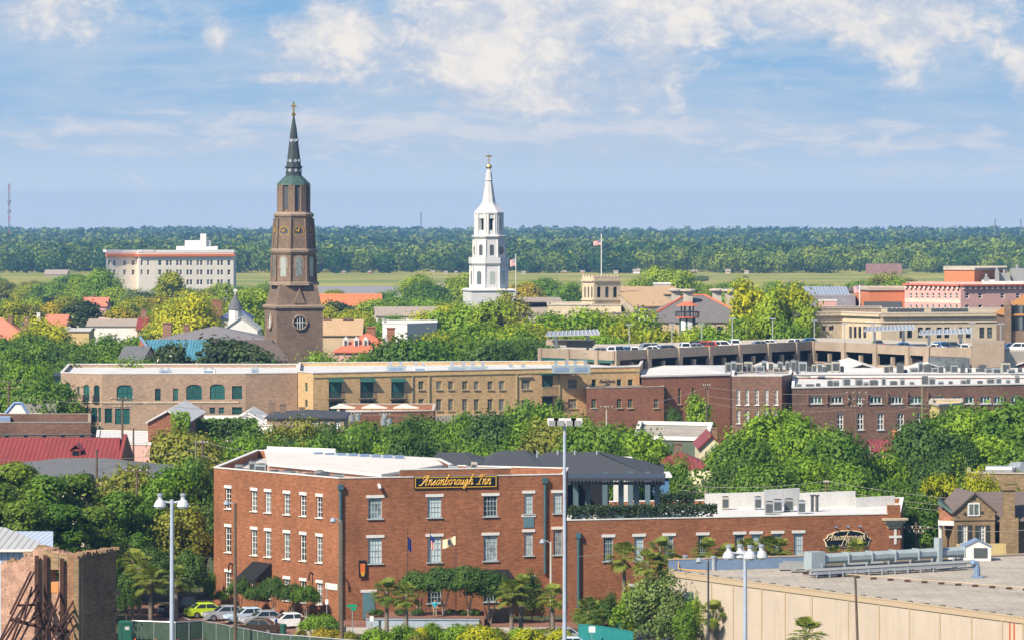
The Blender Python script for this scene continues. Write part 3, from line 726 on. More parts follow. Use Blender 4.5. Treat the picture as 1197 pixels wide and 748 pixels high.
# a flowing script hand: each letter as pen strokes on a slant (x, y in x-heights)
GLYPH = {
 'A': (1.25, [[(-.35, .15), (-.25, -.05), (0, .0), (.3, .5), (.75, 1.55), (.95, 1.75), (.85, .9), (.85, .0), (1.1, .05)], [(.0, .75), (.4, .72), (1.05, .8)], [(.95, 1.75), (.45, 1.7), (.0, 1.35), (.12, 1.1)]]),
 'n': (.85, [[(0, .85), (.12, .95), (.14, .0)], [(.14, .55), (.35, .95), (.55, .95), (.56, .12), (.68, .0), (.85, .25)]]),
 's': (.7, [[(0, .1), (.3, .75), (.35, 1.0), (.4, .6), (.5, .2), (.3, .0), (.08, .1)], [(.5, .1), (.7, .25)]]),
 'o': (.75, [[(.35, .98), (.1, .75), (.06, .3), (.28, .0), (.52, .2), (.56, .7), (.35, .98), (.5, .8), (.75, .85)]]),
 'b': (.8, [[(.05, .6), (.28, 1.6), (.36, 1.9), (.2, 1.6), (.12, .5), (.15, .05), (.35, .0), (.58, .35), (.5, .85), (.35, .95)], [(.5, .85), (.8, .85)]]),
 'r': (.65, [[(.02, .85), (.15, 1.0), (.2, .85), (.4, .9), (.38, .4), (.42, .05), (.65, .25)]]),
 'u': (.85, [[(.06, .95), (.06, .25), (.2, .0), (.45, .3), (.56, .95)], [(.56, .95), (.56, .15), (.68, .0), (.85, .25)]]),
 'g': (.85, [[(.56, .85), (.3, .98), (.08, .6), (.12, .1), (.35, .1), (.56, .95), (.52, -.3), (.35, -.7), (.1, -.6), (.2, -.3), (.85, .25)]]),
 'h': (.85, [[(.02, .5), (.28, 1.6), (.36, 1.9), (.2, 1.6), (.1, .0)], [(.1, .45), (.35, .95), (.55, .85), (.54, .12), (.68, .0), (.85, .25)]]),
 'I': (1.0, [[(.1, 1.35), (.2, 1.7), (.6, 1.72), (1.0, 1.72)], [(.62, 1.7), (.45, .8), (.38, .1), (.1, .0), (-.1, .15)], [(.1, .0), (.7, .05)]]),
 ' ': (.75, []), 'F': (1.0, [[(.1, 1.4), (.3, 1.7), (1.05, 1.75)], [(.55, 1.7), (.4, .5), (.2, .0), (-.05, .1)], [(.2, .85), (.8, .9)]]),
 'e': (.7, [[(.05, .45), (.5, .6), (.45, .95), (.2, .9), (.06, .4), (.25, .0), (.7, .25)]]), 'c': (.7, [[(.5, .8), (.3, .98), (.06, .5), (.22, .0), (.7, .25)]]),
 'Q': (1.25, [[(.5, 1.75), (.05, 1.2), (.1, .2), (.55, .0), (.98, .6), (.9, 1.5), (.5, 1.75)], [(.4, .3), (.8, .0), (1.2, -.1)]]), 'a': (.85, [[(.56, .85), (.3, .98), (.08, .6), (.12, .05), (.35, .1), (.56, .95), (.56, .12), (.68, .0), (.85, .25)]]),
 't': (.6, [[(.25, 1.5), (.15, .3), (.22, .0), (.6, .25)], [(0, 1.0), (.45, 1.0)]]),
}
def script(text, f, qc, z, width, out, mat, parent, pen=.05, name='lettering', slant=.38):
    adv = sum(GLYPH[c][0] for c in text); k = width / adv; x = -width / 2; mb = MB()
    for c in text:
        w, strokes = GLYPH[c]
        for st in strokes:
            if len(st) > 2:                                   # round the pen's path
                pts = []
                for i in range(len(st) - 1):
                    p0, p1, p2, p3 = (Vector((*st[max(0, min(len(st) - 1, i + j))], 0)) for j in (-1, 0, 1, 2))
                    for h in range(3):
                        t = h / 3; pts.append(.5 * ((2 * p1) + (p2 - p0) * t + (2 * p0 - 5 * p1 + 4 * p2 - p3) * t * t + (3 * p1 - p0 - 3 * p2 + p3) * t ** 3))
                pts.append(Vector((*st[-1], 0)))
            else: pts = [Vector((*p, 0)) for p in st]
            w3 = []
            for p in pts:
                q = qc + x + (p.x + slant * p.y) * k
                w3.append((*f.pt(q, out), z + p.y * k))
            mb.tube(w3, pen, 5)
        x += w * k
    return part(name, mb, mat, parent)
INN = inn()

def inn_wing():
    pts = [(663, 402), (1052, 411), (1056, 434), (668, 428)]
    B = Building('hotel_wing', 'low two storey brick wing with a roof terrace and a scalloped black sign', 'hotel', pts, 10.0, M_innbrick, M_membrane, parapet=.5)
    for px in (711, 747, 782, 821.5, 864.5, 884, 909, 933.5):
        B.win(0, px - 5.3, px + 5.3, 5.95, 8.3, WS_inn)
    f = B.f[0]
    B.win(0, 737, 743.5, 1.1, 3.4, WS_inn)
    q = f.at(675.5)[0]; p = f.pt(q, .2)
    part('downpipe', MB().tube([(*p, 1.5), (*p, 8.3)], .15, 8).box((*p, 8.3), (.5, .4, .5)), M_tealmetal, B.root)
    # corner pilaster with a stone cap and a cross tie
    q = f.at(1046)[0]
    B.strip(0, q - .75, f.len, 0, 10.9, .12, M_innbrick, 'pilaster', .3)
    cp = MB()
    for i, (w, h) in enumerate(((.05, .2), (.18, .25), (.4, .3), (.6, .2))): f.strip(cp, q - .75 - w, f.len + w, 8.6 + i * .27, 8.6 + i * .27 + h, .14 + w, .3 if i == 9 else 0)
    part('pilaster_cap', cp, M_limestone, B.root)
    ct = MB(); f.strip(ct, q - .12, q + .12, 7.0, 8.5, .19, -.1); f.strip(ct, q - .65, q + .65, 7.62, 7.86, .2, -.1); part('cross_tie', ct, M_white, B.root)
    # white back parapet with steps
    for a, b, zt in ((824, 893, 10.95), (893, 935, 11.35), (935, 1000, 11.05), (1000, 1046, 10.55)):
        A, C = Vector(P(a, 426.5)), Vector(P(b, 429.5))
        part('back_parapet', MB().prism([tuple(A), tuple(C), (C.x, C.y + .35), (A.x, A.y + .35)], 9.5, zt), M_whitewall, B.root)
    B.finish(M_white, .10, .06)
    # scalloped sign
    q0, q1 = f.at(962)[0], f.at(1018)[0]; w = q1 - q0; zb, zt = 6.85, 8.5
    prof = [(.0, .45), (.03, .52), (.07, .55), (.09, .75), (.16, .8), (.25, .92), (.4, .99), (.6, .99), (.75, .92), (.84, .8), (.91, .75), (.93, .55), (.97, .52), (1, .45), (.965, .3), (.94, .02), (.5, -.03), (.06, .02), (.035, .3)]
    def plate(sc, out, back):
        pr = [((u - .5) * sc + .5, (v - .5) * (1 - (1 - sc) * 2.2) + .5) for u, v in prof]
        fr_ = [(*f.pt(q0 + u * w, out), zb + v * (zt - zb)) for u, v in pr]; bk = [(*f.pt(q0 + u * w, back), zb + v * (zt - zb)) for u, v in pr]
        n = len(pr); mb = MB(); return mb.add(fr_ + bk, [tuple(reversed(range(n))), tuple(range(n, 2 * n))] + [(i, (i + 1) % n, n + (i + 1) % n, n + i) for i in range(n)])
    sg = part('shaped_sign', plate(1.0, .10, .0), M_signcream, B.root); fc = part('sign_face', plate(.955, .14, .05), M_signblack, sg)
    qc = (q0 + q1) / 2 - .1
    script('Ansonborough', f, qc, 7.55, 3.9, .16, M_signcream, sg, .024, 'upper_lettering'); script('Inn', f, qc, 6.98, 1.5, .16, M_signcream, sg, .024, 'lower_lettering')
    for u in (.25, .5, .75): part('sign_lamp', MB().tube([(*f.pt(q0 + u * w, 0), zt + .3), (*f.pt(q0 + u * w, .5), zt + .42), (*f.pt(q0 + u * w, .6), zt + .28)], .07, 6), M_bluegrey, sg)
    return B
WING = inn_wing()

def rooftop():
    # the white pitched roof box on the inn, with vents along its far edge
    r = thing('roof_penthouse', 'low box with a white roof standing on top of the brick inn', 'penthouse', (X(410, 425), 425, 13.2))
    top = [(*P(316, 419), 14.62), (*P(445, 409), 14.15), (*P(515, 422), 14.3), (*P(505, 431), 14.45), (*P(312, 441), 14.75)]
    n = 5; bot = [(a, b, 13.2) for a, b, c in top]
    part('wall', MB().add(bot + [(a, b, c - .02) for a, b, c in top], [(i, (i + 1) % n, n + (i + 1) % n, n + i) for i in range(n)]), plain('penthouse_band', (.50, .27, .19), .8), r)
    c0 = Vector((sum(p[0] for p in top) / n, sum(p[1] for p in top) / n, 0))
    ov = [(c0.x + (a - c0.x) * 1.03, c0.y + (b - c0.y) * 1.03, c) for a, b, c in top]
    part('roof', MB().add([(a, b, c - .28) for a, b, c in ov] + ov, [(i, (i + 1) % n, n + (i + 1) % n, n + i) for i in range(n)] + [tuple(range(n, 2 * n)), tuple(reversed(range(n)))]), M_whiteroof, r)
    A, C = Vector(P(312, 440.5)), Vector(P(392, 436))
    part('back_parapet', MB().prism([tuple(A), tuple(C), (C.x, C.y + .3), (A.x, A.y + .3)], 13.3, 15.1), M_white, r)
    for i in range(8):
        px = 372 + i * 13.5; D = 435 - i * .8
        part('roof_vent', MB().box((X(px, D), D, 14.45), (.9, .7, .35), .3), M_bluegrey, r)
rooftop()

def dark_roofs():
    # three dark hips behind the inn and the roof over the terrace
    r = thing('rear_hall', 'dark hipped metal roofs rising behind the white roofed inn', 'building', (X(640, 446), 446, 0))
    wl = MB().prism([P(512, 440), P(704, 437), P(706, 466), P(512, 466)], 0, 11.6); part('wall', wl, M_tealmetal, r)
    def hip(px0, px1, D, d, ze, pr0, pr1, zr):
        a, b, c, e = (*P(px0, D), ze), (*P(px1, D), ze), (*P(px1, D + d), ze), (*P(px0, D + d), ze); g, h = (*P(pr0, D + d * .55), zr), (*P(pr1, D + d * .55), zr)
        return MB().add([a, b, c, e, g, h], [(0, 1, 5, 4), (1, 2, 5), (2, 3, 4, 5), (3, 0, 4), (3, 2, 1, 0)])
    for k, (a, b, D, pr, qr, zr) in enumerate(((500, 600, 441, 512, 545, 13.6), (545, 668, 439.5, 585, 612, 13.85), (604, 776, 438, 640, 702, 13.75))):
        part('hip_roof', hip(a, b, D, 26 + k, 11.6, pr, qr, zr), M_slate_dark, r)
    rid = MB()
    for (p0, z0, D0, p1, z1, D1) in ((545, 13.62, 455, 575, 12.1, 442), (612, 13.87, 455, 645, 12.1, 441), (702, 13.77, 452, 772, 11.7, 439)):
        rid.tube([(*P(p0, D0), z0), (*P(p1, D1), z1)], .14, 6)
    part('ridge_cap', rid, M_darkmetal, r)
    for px, D in ((628, 452), (652, 452), (672, 452), (698, 452)): part('roof_vent', MB().tube([(*P(px, D), 13.2), (*P(px, D), 14.0)], .13, 6), M_galv, r)
    # pergola on the terrace
    p = thing('pergola', 'dark timber pergola on square posts above the roof terrace', 'pergola', (X(720, 415), 415, 9.5))
    for px, D in ((673, 409), (687, 412), (707, 420), (726, 408), (744, 408.5), (757, 421), (768, 409), (783, 420), (803, 0), (737, 421)):
        if D and px < 776: part('post', MB().box((*P(px, D), 9.5), (.48, .48, 4.1), .1), M_postpaint, p)
    q = [(*P(664, 406.5), 13.9), (*P(777, 406.5), 13.9), (*P(778, 413), 13.95), (*P(664, 413), 13.95)]
    part('roof', MB().slab(q, .28), M_darkmetal, p)
    for i in range(27):
        x = X(666 + i * 4.15, 406.3); part('rafter', MB().box((x, 406.1, 13.5), (.12, 1.2, .22)), M_darkmetal, p)
    part('beam', MB().box((X(720.5, 406.9), 406.9, 13.2), (9.6, .3, .3)), M_darkmetal, p)
    part('bar_wall', MB().prism([P(664, 421.2), P(712, 421.2), P(712, 421.7), P(664, 421.7)], 9.5, 12.9), M_black, p)
    part('counter', MB().prism([P(690, 410.5), P(766, 411), P(766, 411.6), P(690, 411.1)], 9.5, 10.65), M_roofpale, p)
dark_roofs()
# ------------------------------------------------------------------ the long tan hotel, its brick wing, the blocks beside it
def tan_hotel():
    pts = [(71, 653), (119, 648), (287, 649), (347.5, 652), (366, 645), (747.5, 672), (752, 700), (80, 690)]
    B = Building('tan_brick_hotel', 'pinkish tan brick hotel with teal arched windows and flat pale roof', 'hotel', pts[:4] + [(349, 690), (80, 690)], 14.75, M_brick_tan, M_membrane, parapet=.5)
    W = lambda i, a, b, y0, y1, st=WS_teal, **k: B.winy(i, a, b, y0, y1, st, **k)
    W(0, 76, 82.6, 448, 466, WS_tealn, arch=.35); W(0, 97.6, 104.6, 449.4, 469, WS_tealn, arch=.4); W(0, 109.6, 116.3, 450, 469.5, WS_tealn, arch=.4); W(0, 90.6, 92.8, 451, 461, WS_tealn)
    for a, b in ((76, 79), (80.2, 83.2), (90.6, 92.8)): W(0, a, b, 475, 490, WS_tealn)
    for a, b in ((96, 103.2), (106.8, 113.6), (115, 118.2)): W(0, a, b, 476, 493, WS_teal if b - a > 5 else WS_tealn); W(0, a, b, 498, 506, WS_tealn)
    W(1, 136.4, 155, 450, 468, arch=.5); W(1, 181.2, 187.8, 454, 468, WS_tealn); W(1, 202.2, 208.2, 454, 468, WS_tealn); W(1, 217.8, 236, 449.4, 467, arch=.5); W(1, 245.4, 263, 449, 466.6, arch=.5); W(1, 271.2, 283.2, 451, 466.4)
    W(1, 134.6, 151.8, 477, 495.5); W(1, 122.5, 131, 477, 494)
    for a, b in ((229.3, 235.6), (245.2, 251.6), (256, 262)): W(1, a, b, 476, 483, WS_tealn)
    W(1, 271.2, 283.2, 475.5, 484)
    for i in (0, 1): B.strip(i, .0 if i else .3, B.f[i].len - (.0 if not i else 1), Z(471, 648), Z(469.4, 648), .12, M_limestone, 'string_course')
    for px in (101, 113):
        q = B.f[0].at(px)[0]; mb = MB(); z0 = Z(469.5, 649)
        for j in range(7): mb.tube([(*B.f[0].pt(q - .5 + j / 6, .35), z0), (*B.f[0].pt(q - .5 + j / 6, .35), z0 + 1)], .045, 4)
        B.f[0].strip(mb, q - .55, q + .55, z0 - .06, z0, .42); B.f[0].strip(mb, q - .55, q + .55, z0 + 1, z0 + 1.06, .4, -.3)
        part('balcony_rail', mb, M_darkmetal, B.root)
    g = MB().prism([P(63, 655), P(70.6, 654), P(71, 661), P(63.4, 661)], 0, 14.2); part('glass_stair', g, G_tealdark, B.root)
    for z in (3.6, 7.2, 10.8, 14.2): part('stair_band', MB().prism([P(62.7, 654.8), P(70.8, 653.8), P(71, 661.3), P(63, 661.3)], z, z + .3), M_darkmetal, B.root)
    B.finish(M_membrane, .14, .06)
    # ochre half
    C = Building('ochre_hotel', 'long ochre brick hotel with green awnings, balconies and a flat roof', 'hotel', [(348, 652.2), (366, 645), (747.5, 672), (752, 700), (349.5, 689.5)], 15.0, M_brick_ochre, M_membrane, parapet=.5)
    V = lambda a, b, y0, y1, st=WS_tan, i=1, **k: C.winy(i, a, b, y0, y1, st, **k)
    C.winy(0, 356.4, 359.4, 447, 457, WS_tealn); C.winy(0, 356.4, 359.4, 467, 475, WS_tealn)
    for a, b in ((384.4, 399.4), (421.2, 436.6), (457.4, 472.6)):
        V(a, b, 444.6, 465, WS_tealn); V(a, b, 468.5, 485, WS_tealn)
        f = C.f[1]; q0, q1 = f.at(a - 1)[0], f.at(b + 1)[0]; D = f.at(a)[1]; zt = Z(442.8, D)
        part('awning', MB().slab([(*f.pt(q0, .75), zt - .45), (*f.pt(q1, .75), zt - .45), (*f.pt(q1, .02), zt + .1), (*f.pt(q0, .02), zt + .1)], .05), F_teal, C.root)
        zb = Z(466, D); mb = MB(); f.strip(mb, q0 - .1, q1 + .1, zb - .12, zb, .95)
        for j in range(13):
            q = q0 + (q1 - q0) * j / 12; mb.tube([(*f.pt(q, .9), zb), (*f.pt(q, .9), zb + 1.1)], .05, 4)
        f.strip(mb, q0 - .05, q1 + .05, zb + 1.1, zb + 1.17, .94, -.86); part('balcony', mb, M_darkmetal, C.root)
    for a, b in ((489.3, 495.6), (510, 516.4), (524, 530), (540.3, 546.5), (554, 560), (570, 576), (583.4, 589.6)):
        V(a, b, 445, 455); V(a, b, 466, 479.5)
    V(609.5, 620, 443.5, 454.6, dict(WS_tan, name='tanw', grid=(3, 2))); V(609.5, 620, 467, 478, dict(WS_tan, name='tanw', grid=(3, 2)))
    V(664, 674.6, 443, 454, dict(WS_tan, name='tanw', grid=(3, 2))); V(664, 674.6, 466, 477, dict(WS_tan, name='tanw', grid=(3, 2)))
    V(633.6, 646.4, 437, 452, WS_teal); V(633.6, 646.4, 463.5, 478, WS_teal)
    V(691.8, 696.8, 443, 452.6, WS_tand); V(721, 726.3, 443, 452.6, WS_tand); V(734, 739.6, 443, 452.6, WS_tand)
    f = C.f[1]
    for px0, px1 in ((606, 622), (661, 677)): C.strip(1, f.at(px0)[0], f.at(px1)[0], Z(440, 664), Z(438.8, 664), .25, M_limestone, 'hood')
    q0, q1 = f.at(632)[0], f.at(649.6)[0]; zb = Z(462, 665); mb = MB(); f.strip(mb, q0, q1, zb - .12, zb, 1.1)
    for j in range(13): q = q0 + (q1 - q0) * j / 12; mb.tube([(*f.pt(q, 1.05), zb), (*f.pt(q, 1.05), zb + 1.3)], .03, 4)
    f.strip(mb, q0, q1, zb + 1.3, zb + 1.4, 1.1, -1.0); part('balcony', mb, M_darkmetal, C.root)
    C.strip(1, q0, q1, Z(437.6, 665), Z(435.5, 665), .7, F_teal, 'canopy')
    C.strip(1, f.at(480)[0], f.at(640)[0], .2, Z(484, 658), .5, M_conc_light, 'ground_floor_band')
    sq = f.at(709.5)[0]
    script('French Quarter', f, sq, Z(446.7, 669), 2.9, .04, M_darkmetal, C.root, .03); script('Inn', f, sq, Z(450.4, 669), .9, .04, M_darkmetal, C.root, .03, 'lower_lettering')
    for px in (482, 501.5, 604, 654): q = f.at(px)[0]; C.strip(1, q - .09, q + .09, .3, 14.3, .16, F_tan, 'downpipe')
    C.strip(1, 0, f.len, 14.3, 14.55, .12, M_stucco_y, 'cornice')
    C.finish(M_membrane, .14, .08)
    # brick annex in front of its right end
    A = Building('brick_annex', 'plain red brick annex joined to the right end of the ochre hotel', 'building', [(685.5, 662), (776, 668), (778, 690), (752, 689), (749, 671.6), (687, 667)], Z(453, 664), M_brick_red, M_roofgrey, parapet=.3)
    for a, b in ((691.3, 697.2), (721, 726.8), (734, 739.6), (764.4, 769.8)): A.winy(0, a, b, 466, 476.4, WS_green, arch=.1)
    A.finish(M_conc_light, .12, .05)
tan_hotel()

def red_blocks():
    E = Building('red_brick_warehouse', 'red brick warehouse with tall thin windows and a white hipped roof', 'warehouse', [(750, 668), (853, 676), (856, 716), (752, 716)], Z(440, 670), M_brick_red, M_membrane, parapet=.2)
    for px in (778.5, 794.5, 810.5, 826.5):
        E.winy(0, px - 1.7, px + 1.7, 453, 472, WS_green); E.winy(0, px - 1.7, px + 1.7, 480, 497, WS_green)
    E.finish(M_membrane, .2, .15)
    z = E.z1 + .2; q = [(*P(752, 669), z), (*P(852, 677), z), (*P(855, 715), z), (*P(754, 715), z), (*P(796, 690), z + .9), (*P(815, 692), z + .9)]
    part('hip_roof', MB().add(q, [(0, 1, 5, 4), (1, 2, 5), (2, 3, 4, 5), (3, 0, 4), (3, 2, 1, 0)]), M_membrane, E.root)
    Fb = Building('dark_brick_block', 'tall dark brick block with two rows of slim white windows', 'building', [(855.5, 640), (914, 640), (924.5, 646), (926, 670), (856.5, 670)], Z(439.5, 640), M_brick_dark, M_roofpale, parapet=.5)
    for px in (863, 873.4, 884.8, 896, 907.4):
        for y0, y1 in ((455, 473), (479, 494.5)): Fb.winy(0, px - 2, px + 2, y0, y1, WS_white)
    Fb.finish(M_whitewall, .14, .06)
    G = Building('long_brick_building', 'long low dark brick building lined with rooftop air conditioners', 'building', [(926, 622), (1260, 640), (1262, 664), (927, 664)], Z(453, 624), M_brick_dark, M_membrane, parapet=.25)
    for k, (a, b) in enumerate(((947.5, 961), (971.5, 985), (1001, 1008), (1017, 1031), (1042, 1055), (1064.5, 1078), (1090, 1103), (1114, 1124), (1128, 1138), (1146, 1158), (1162, 1174), (1182, 1194))):
        G.winy(0, a, b, 463, 471.5, dict(WS_whitet, name='whitet3', grid=(3, 1)) if b - a > 11 else WS_whitet)
    for px in (982.5, 1006, 1029.5, 1053, 1075.5, 1098): G.winy(0, px - 3.7, px + 3.7, 483, 502, dict(WS_whitet, name='whitetall', grid=(2, 3), gmat=G_dark))
    f = G.f[0]
    for px in (944, 966, 990.5, 1013.5, 1037, 1060, 1084):
        q = f.at(px)[0]; G.strip(0, q - .1, q + .1, Z(471.5, 625), Z(459, 625), .28, M_brick_dark, 'fin')
    G.finish(M_whitewall, .22, .10)
    # the long pale monitor wall and the gabled white roofs behind it
    H_ = Building('pale_monitor_block', 'long pale wall block rising behind the row of rooftop units', 'building', [(928, 672), (1182, 676), (1230, 678), (1232, 700), (930, 700)], Z(437.5, 674), M_whitewall, M_membrane, parapet=.4)
    H_.finish(M_membrane, .12, .08)
    for k, (a, b, pk, yt) in enumerate(((874, 935, 893, 427.5), (972, 1044, 997, 424.5), (1050, 1122, 1092, 424), (1152, 1240, 1196, 423))):
        house('gabled_shed', f'brick shed with broad white gabled roof, {ordinal(k, 4)} of four behind the pale wall', a, b, 704 + k, 30, 436, yt, 'y', M_brick_dark, M_membrane, group='white gabled sheds', cat='shed')
red_blocks()

def garage():
    f = [(632, 712), (717, 690), (950, 744), (1083, 712), (1134, 708)]
    back = [(1140, 770), (960, 800), (720, 760), (640, 770)]
    r = thing('parking_garage', 'long curved concrete parking garage with cars on its top deck', 'parking garage', (X(880, 730), 730, 0))
    zt = {}
    tops = [18.45, 17.0, 17.0, 17.0, 17.0]
    tops = [Z(406.5, 712), Z(410, 690), Z(398.5, 744), Z(405, 712), Z(406.5, 708)]
    deck = MB(); poly = [(*P(*q), z - 1.1) for q, z in zip(f, tops)] + [(*P(*q), z) for q, z in zip(back, (tops[4] - 1.1, tops[2] - 1.1, tops[1] - 1.1, tops[0] - 1.1))]
    cx = [sum(p[i] for p in poly) / len(poly) for i in range(3)]
    n = len(poly); deck.add(poly + [(a, b, c - .5) for a, b, c in poly], [tuple(range(n)), tuple(reversed(range(n, 2 * n)))] + [(i, n + i, n + (i + 1) % n, (i + 1) % n) for i in range(n)])
    part('top_deck', deck, M_conc_light, r)
    lvl = MB().add([(a, b, c - 4.6) for a, b, c in poly] + [(a, b, c - 5.0) for a, b, c in poly], [tuple(range(n)), tuple(reversed(range(n, 2 * n)))])
    part('lower_deck', lvl, M_concrete, r)
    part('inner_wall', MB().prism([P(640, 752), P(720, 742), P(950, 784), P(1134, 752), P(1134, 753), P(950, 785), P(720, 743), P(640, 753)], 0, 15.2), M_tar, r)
    for i in range(4):
        A, B_ = Vector(P(*f[i])), Vector(P(*f[i + 1])); za, zb = tops[i], tops[i + 1]
        t = (B_ - A).normalized(); nn = Vector((t.y, -t.x))
        def band(d0, d1, out, th, name, mat):
            o = nn * out; k = nn * (out - th); q = [A + o, B_ + o, B_ + k, A + k]; zs = (za, zb, zb, za)
            vs = [(p.x, p.y, z - d1) for p, z in zip(q, zs)] + [(p.x, p.y, z - d0) for p, z in zip(q, zs)]
            part(name, MB().add(vs, [(0, 1, 5, 4), (1, 2, 6, 5), (2, 3, 7, 6), (3, 0, 4, 7), (4, 5, 6, 7), (3, 2, 1, 0)]), mat, r)
        band(0, 1.6, .15, .35, 'parapet', M_concrete); band(3.6, 5.6, .1, .3, 'spandrel', M_concrete)
        if i == 0: band(1.6, 2.05, .35, .6, 'green_canopy', F_teal)
        L_ = (B_ - A).length; m = max(2, round(L_ / 5.2))
        for j in range(m + 1):
            p = A + t * (L_ * (.012 + .976 * j / m)); z = za + (zb - za) * j / m
            big = j % 2 == 0
            part('pillar', MB().box((p.x - nn.x * .1, p.y - nn.y * .1, z - 16.5), (1.0 if big else .55, .6, 14.4), math.atan2(t.y, t.x)), M_concrete, r)
            if big: part('pilaster', MB().box((p.x + nn.x * .2, p.y + nn.y * .2, z - 6), (1.1, .5, 6.05), math.atan2(t.y, t.x)), M_concrete, r)
    part('stair_tower', MB().prism([P(1136, 704), P(1174, 704), P(1175, 720), P(1138, 720)], 0, Z(401, 704)), M_concrete, r)
    part('ramp_wall', MB().prism([P(1174.5, 706), P(1260, 712), P(1262, 750), P(1176, 750)], 0, Z(410, 708)), M_conc_light, r)
    part('ramp_canopy', MB().prism([P(1085, 708.5), P(1134, 705.5), P(1134, 706), P(1085, 709.2)], Z(430, 708), Z(417, 708)), G_dark, r)
    part('stair_house', MB().prism([P(638, 722), P(694, 716), P(696, 728), P(640, 732)], 17, Z(399, 718)), M_concrete, r)
    part('stair_window', MB().prism([P(662, 718.5), P(693, 715.4), P(693, 716.6), P(662, 719.9)], Z(406, 717), Z(400.5, 717)), M_acdark, r)
    for k, (a, b, D, y, what) in enumerate(((638, 701, 716, 389, 'above the stair house at the left end'), (1010, 1070, 752, 383.5, 'over the middle of the car deck'), (1074, 1137, 738, 387.5, 'beside the concrete stair tower'))):
        c = thing('shade_canopy', f'pale slatted canopy on posts {what} of the garage', 'canopy', (X((a + b) / 2, D), D, Z(y + 14, D)), group='garage roof canopies')
        z = Z(y, D); z0 = tops[1] - 1.1 if k == 0 else tops[2] - 1.2
        part('frame', MB().slab([(*P(a, D), z - .5), (*P(b, D - 4), z - .1), (*P(b - 3, D + 9), z + .35), (*P(a + 3, D + 9), z)], .16), M_galv, c)
        for j in range(14):
            u = j / 13; pa = a + (b - a) * u
            part('slat', MB().tube([(*P(pa, D - 4 * u), z - .45 + .4 * u), (*P(a + 3 + (b - a - 6) * u, D + 9), z + .05 + .35 * u)], .11, 4), M_roofpale, c)
        for px in (a + 12, b - 14): part('post', MB().box((*P(px, D + 3), z0), (.5, .5, z - z0 - .2)), M_galv, c)
garage()
# ------------------------------------------------------------------ the two church steeples
def arch_slab(w, h, th, n=8):
    """arched panel standing on z=0, face at y=0"""
    pr = [(-w / 2, 0), (w / 2, 0)] + [(w / 2 * math.cos(math.pi * i / n), h - w / 2 + w / 2 * math.sin(math.pi * i / n)) for i in range(n + 1)]
    m = len(pr); return MB().add([(x, 0, z) for x, z in pr] + [(x, th, z) for x, z in pr], [tuple(range(m)), tuple(reversed(range(m, 2 * m)))] + [(i, m + i, m + (i + 1) % m, (i + 1) % m) for i in range(m)])
def put(root, mb, name, mat, x, y, z, rz, parent=None):
    o = bpy.data.objects.new(name, mb if not isinstance(mb, MB) else mb.mesh(name, mat)); COL.objects.link(o); o.parent = parent or root
    o.location = (x, y, z); o.rotation_euler = (0, 0, rz); return o
def ring_face(root, mb, name, mat, rad, z, angs, parent=None):
    """copies of one panel round an octagon; ang 0 faces the viewer"""
    me = mb.mesh(name, mat)
    for a in angs: put(root, me, name, mat, math.sin(a) * rad, -math.cos(a) * rad, z, a, parent)
def clock_mesh(r): return MB().lathe([(r, 0), (r, .12)], 20)
def add_clock(root, rad, z, angs, r, face, hands, slope=0.0):
    disc = MB(); disc.add([(r * math.cos(2 * math.pi * i / 20), 0, r * math.sin(2 * math.pi * i / 20)) for i in range(20)] + [(r * math.cos(2 * math.pi * i / 20), .25, r * math.sin(2 * math.pi * i / 20)) for i in range(20)],
        [tuple(range(20)), tuple(reversed(range(20, 40)))] + [(i, 20 + i, 20 + (i + 1) % 20, (i + 1) % 20) for i in range(20)])
    ringm = MB(); 
    for i in range(20):
        a, b = 2 * math.pi * i / 20, 2 * math.pi * (i + 1) / 20
        ringm.quad((r * .92 * math.cos(a), -.05, r * .92 * math.sin(a)), (r * .92 * math.cos(b), -.05, r * .92 * math.sin(b)), (r * 1.02 * math.cos(b), -.05, r * 1.02 * math.sin(b)), (r * 1.02 * math.cos(a), -.05, r * 1.02 * math.sin(a)))
    hd = MB().tube([(0, -.09, 0), (r * .12, -.09, r * .7)], .09, 4).tube([(0, -.09, 0), (-r * .5, -.09, r * .18)], .11, 4)
    dm, rm, hm = disc.mesh('clock_face', face), ringm.mesh('clock_ring', hands), hd.mesh('clock_hands', hands)
    for a in angs:
        o = put(root, dm, 'clock_face', face, math.sin(a) * rad, -math.cos(a) * rad, z, a)
        o.rotation_euler = (slope, 0, a)
        for m_, n_ in ((rm, 'clock_ring'), (hm, 'clock_hands')): put(root, m_, n_, None, 0, 0, 0, 0, o)

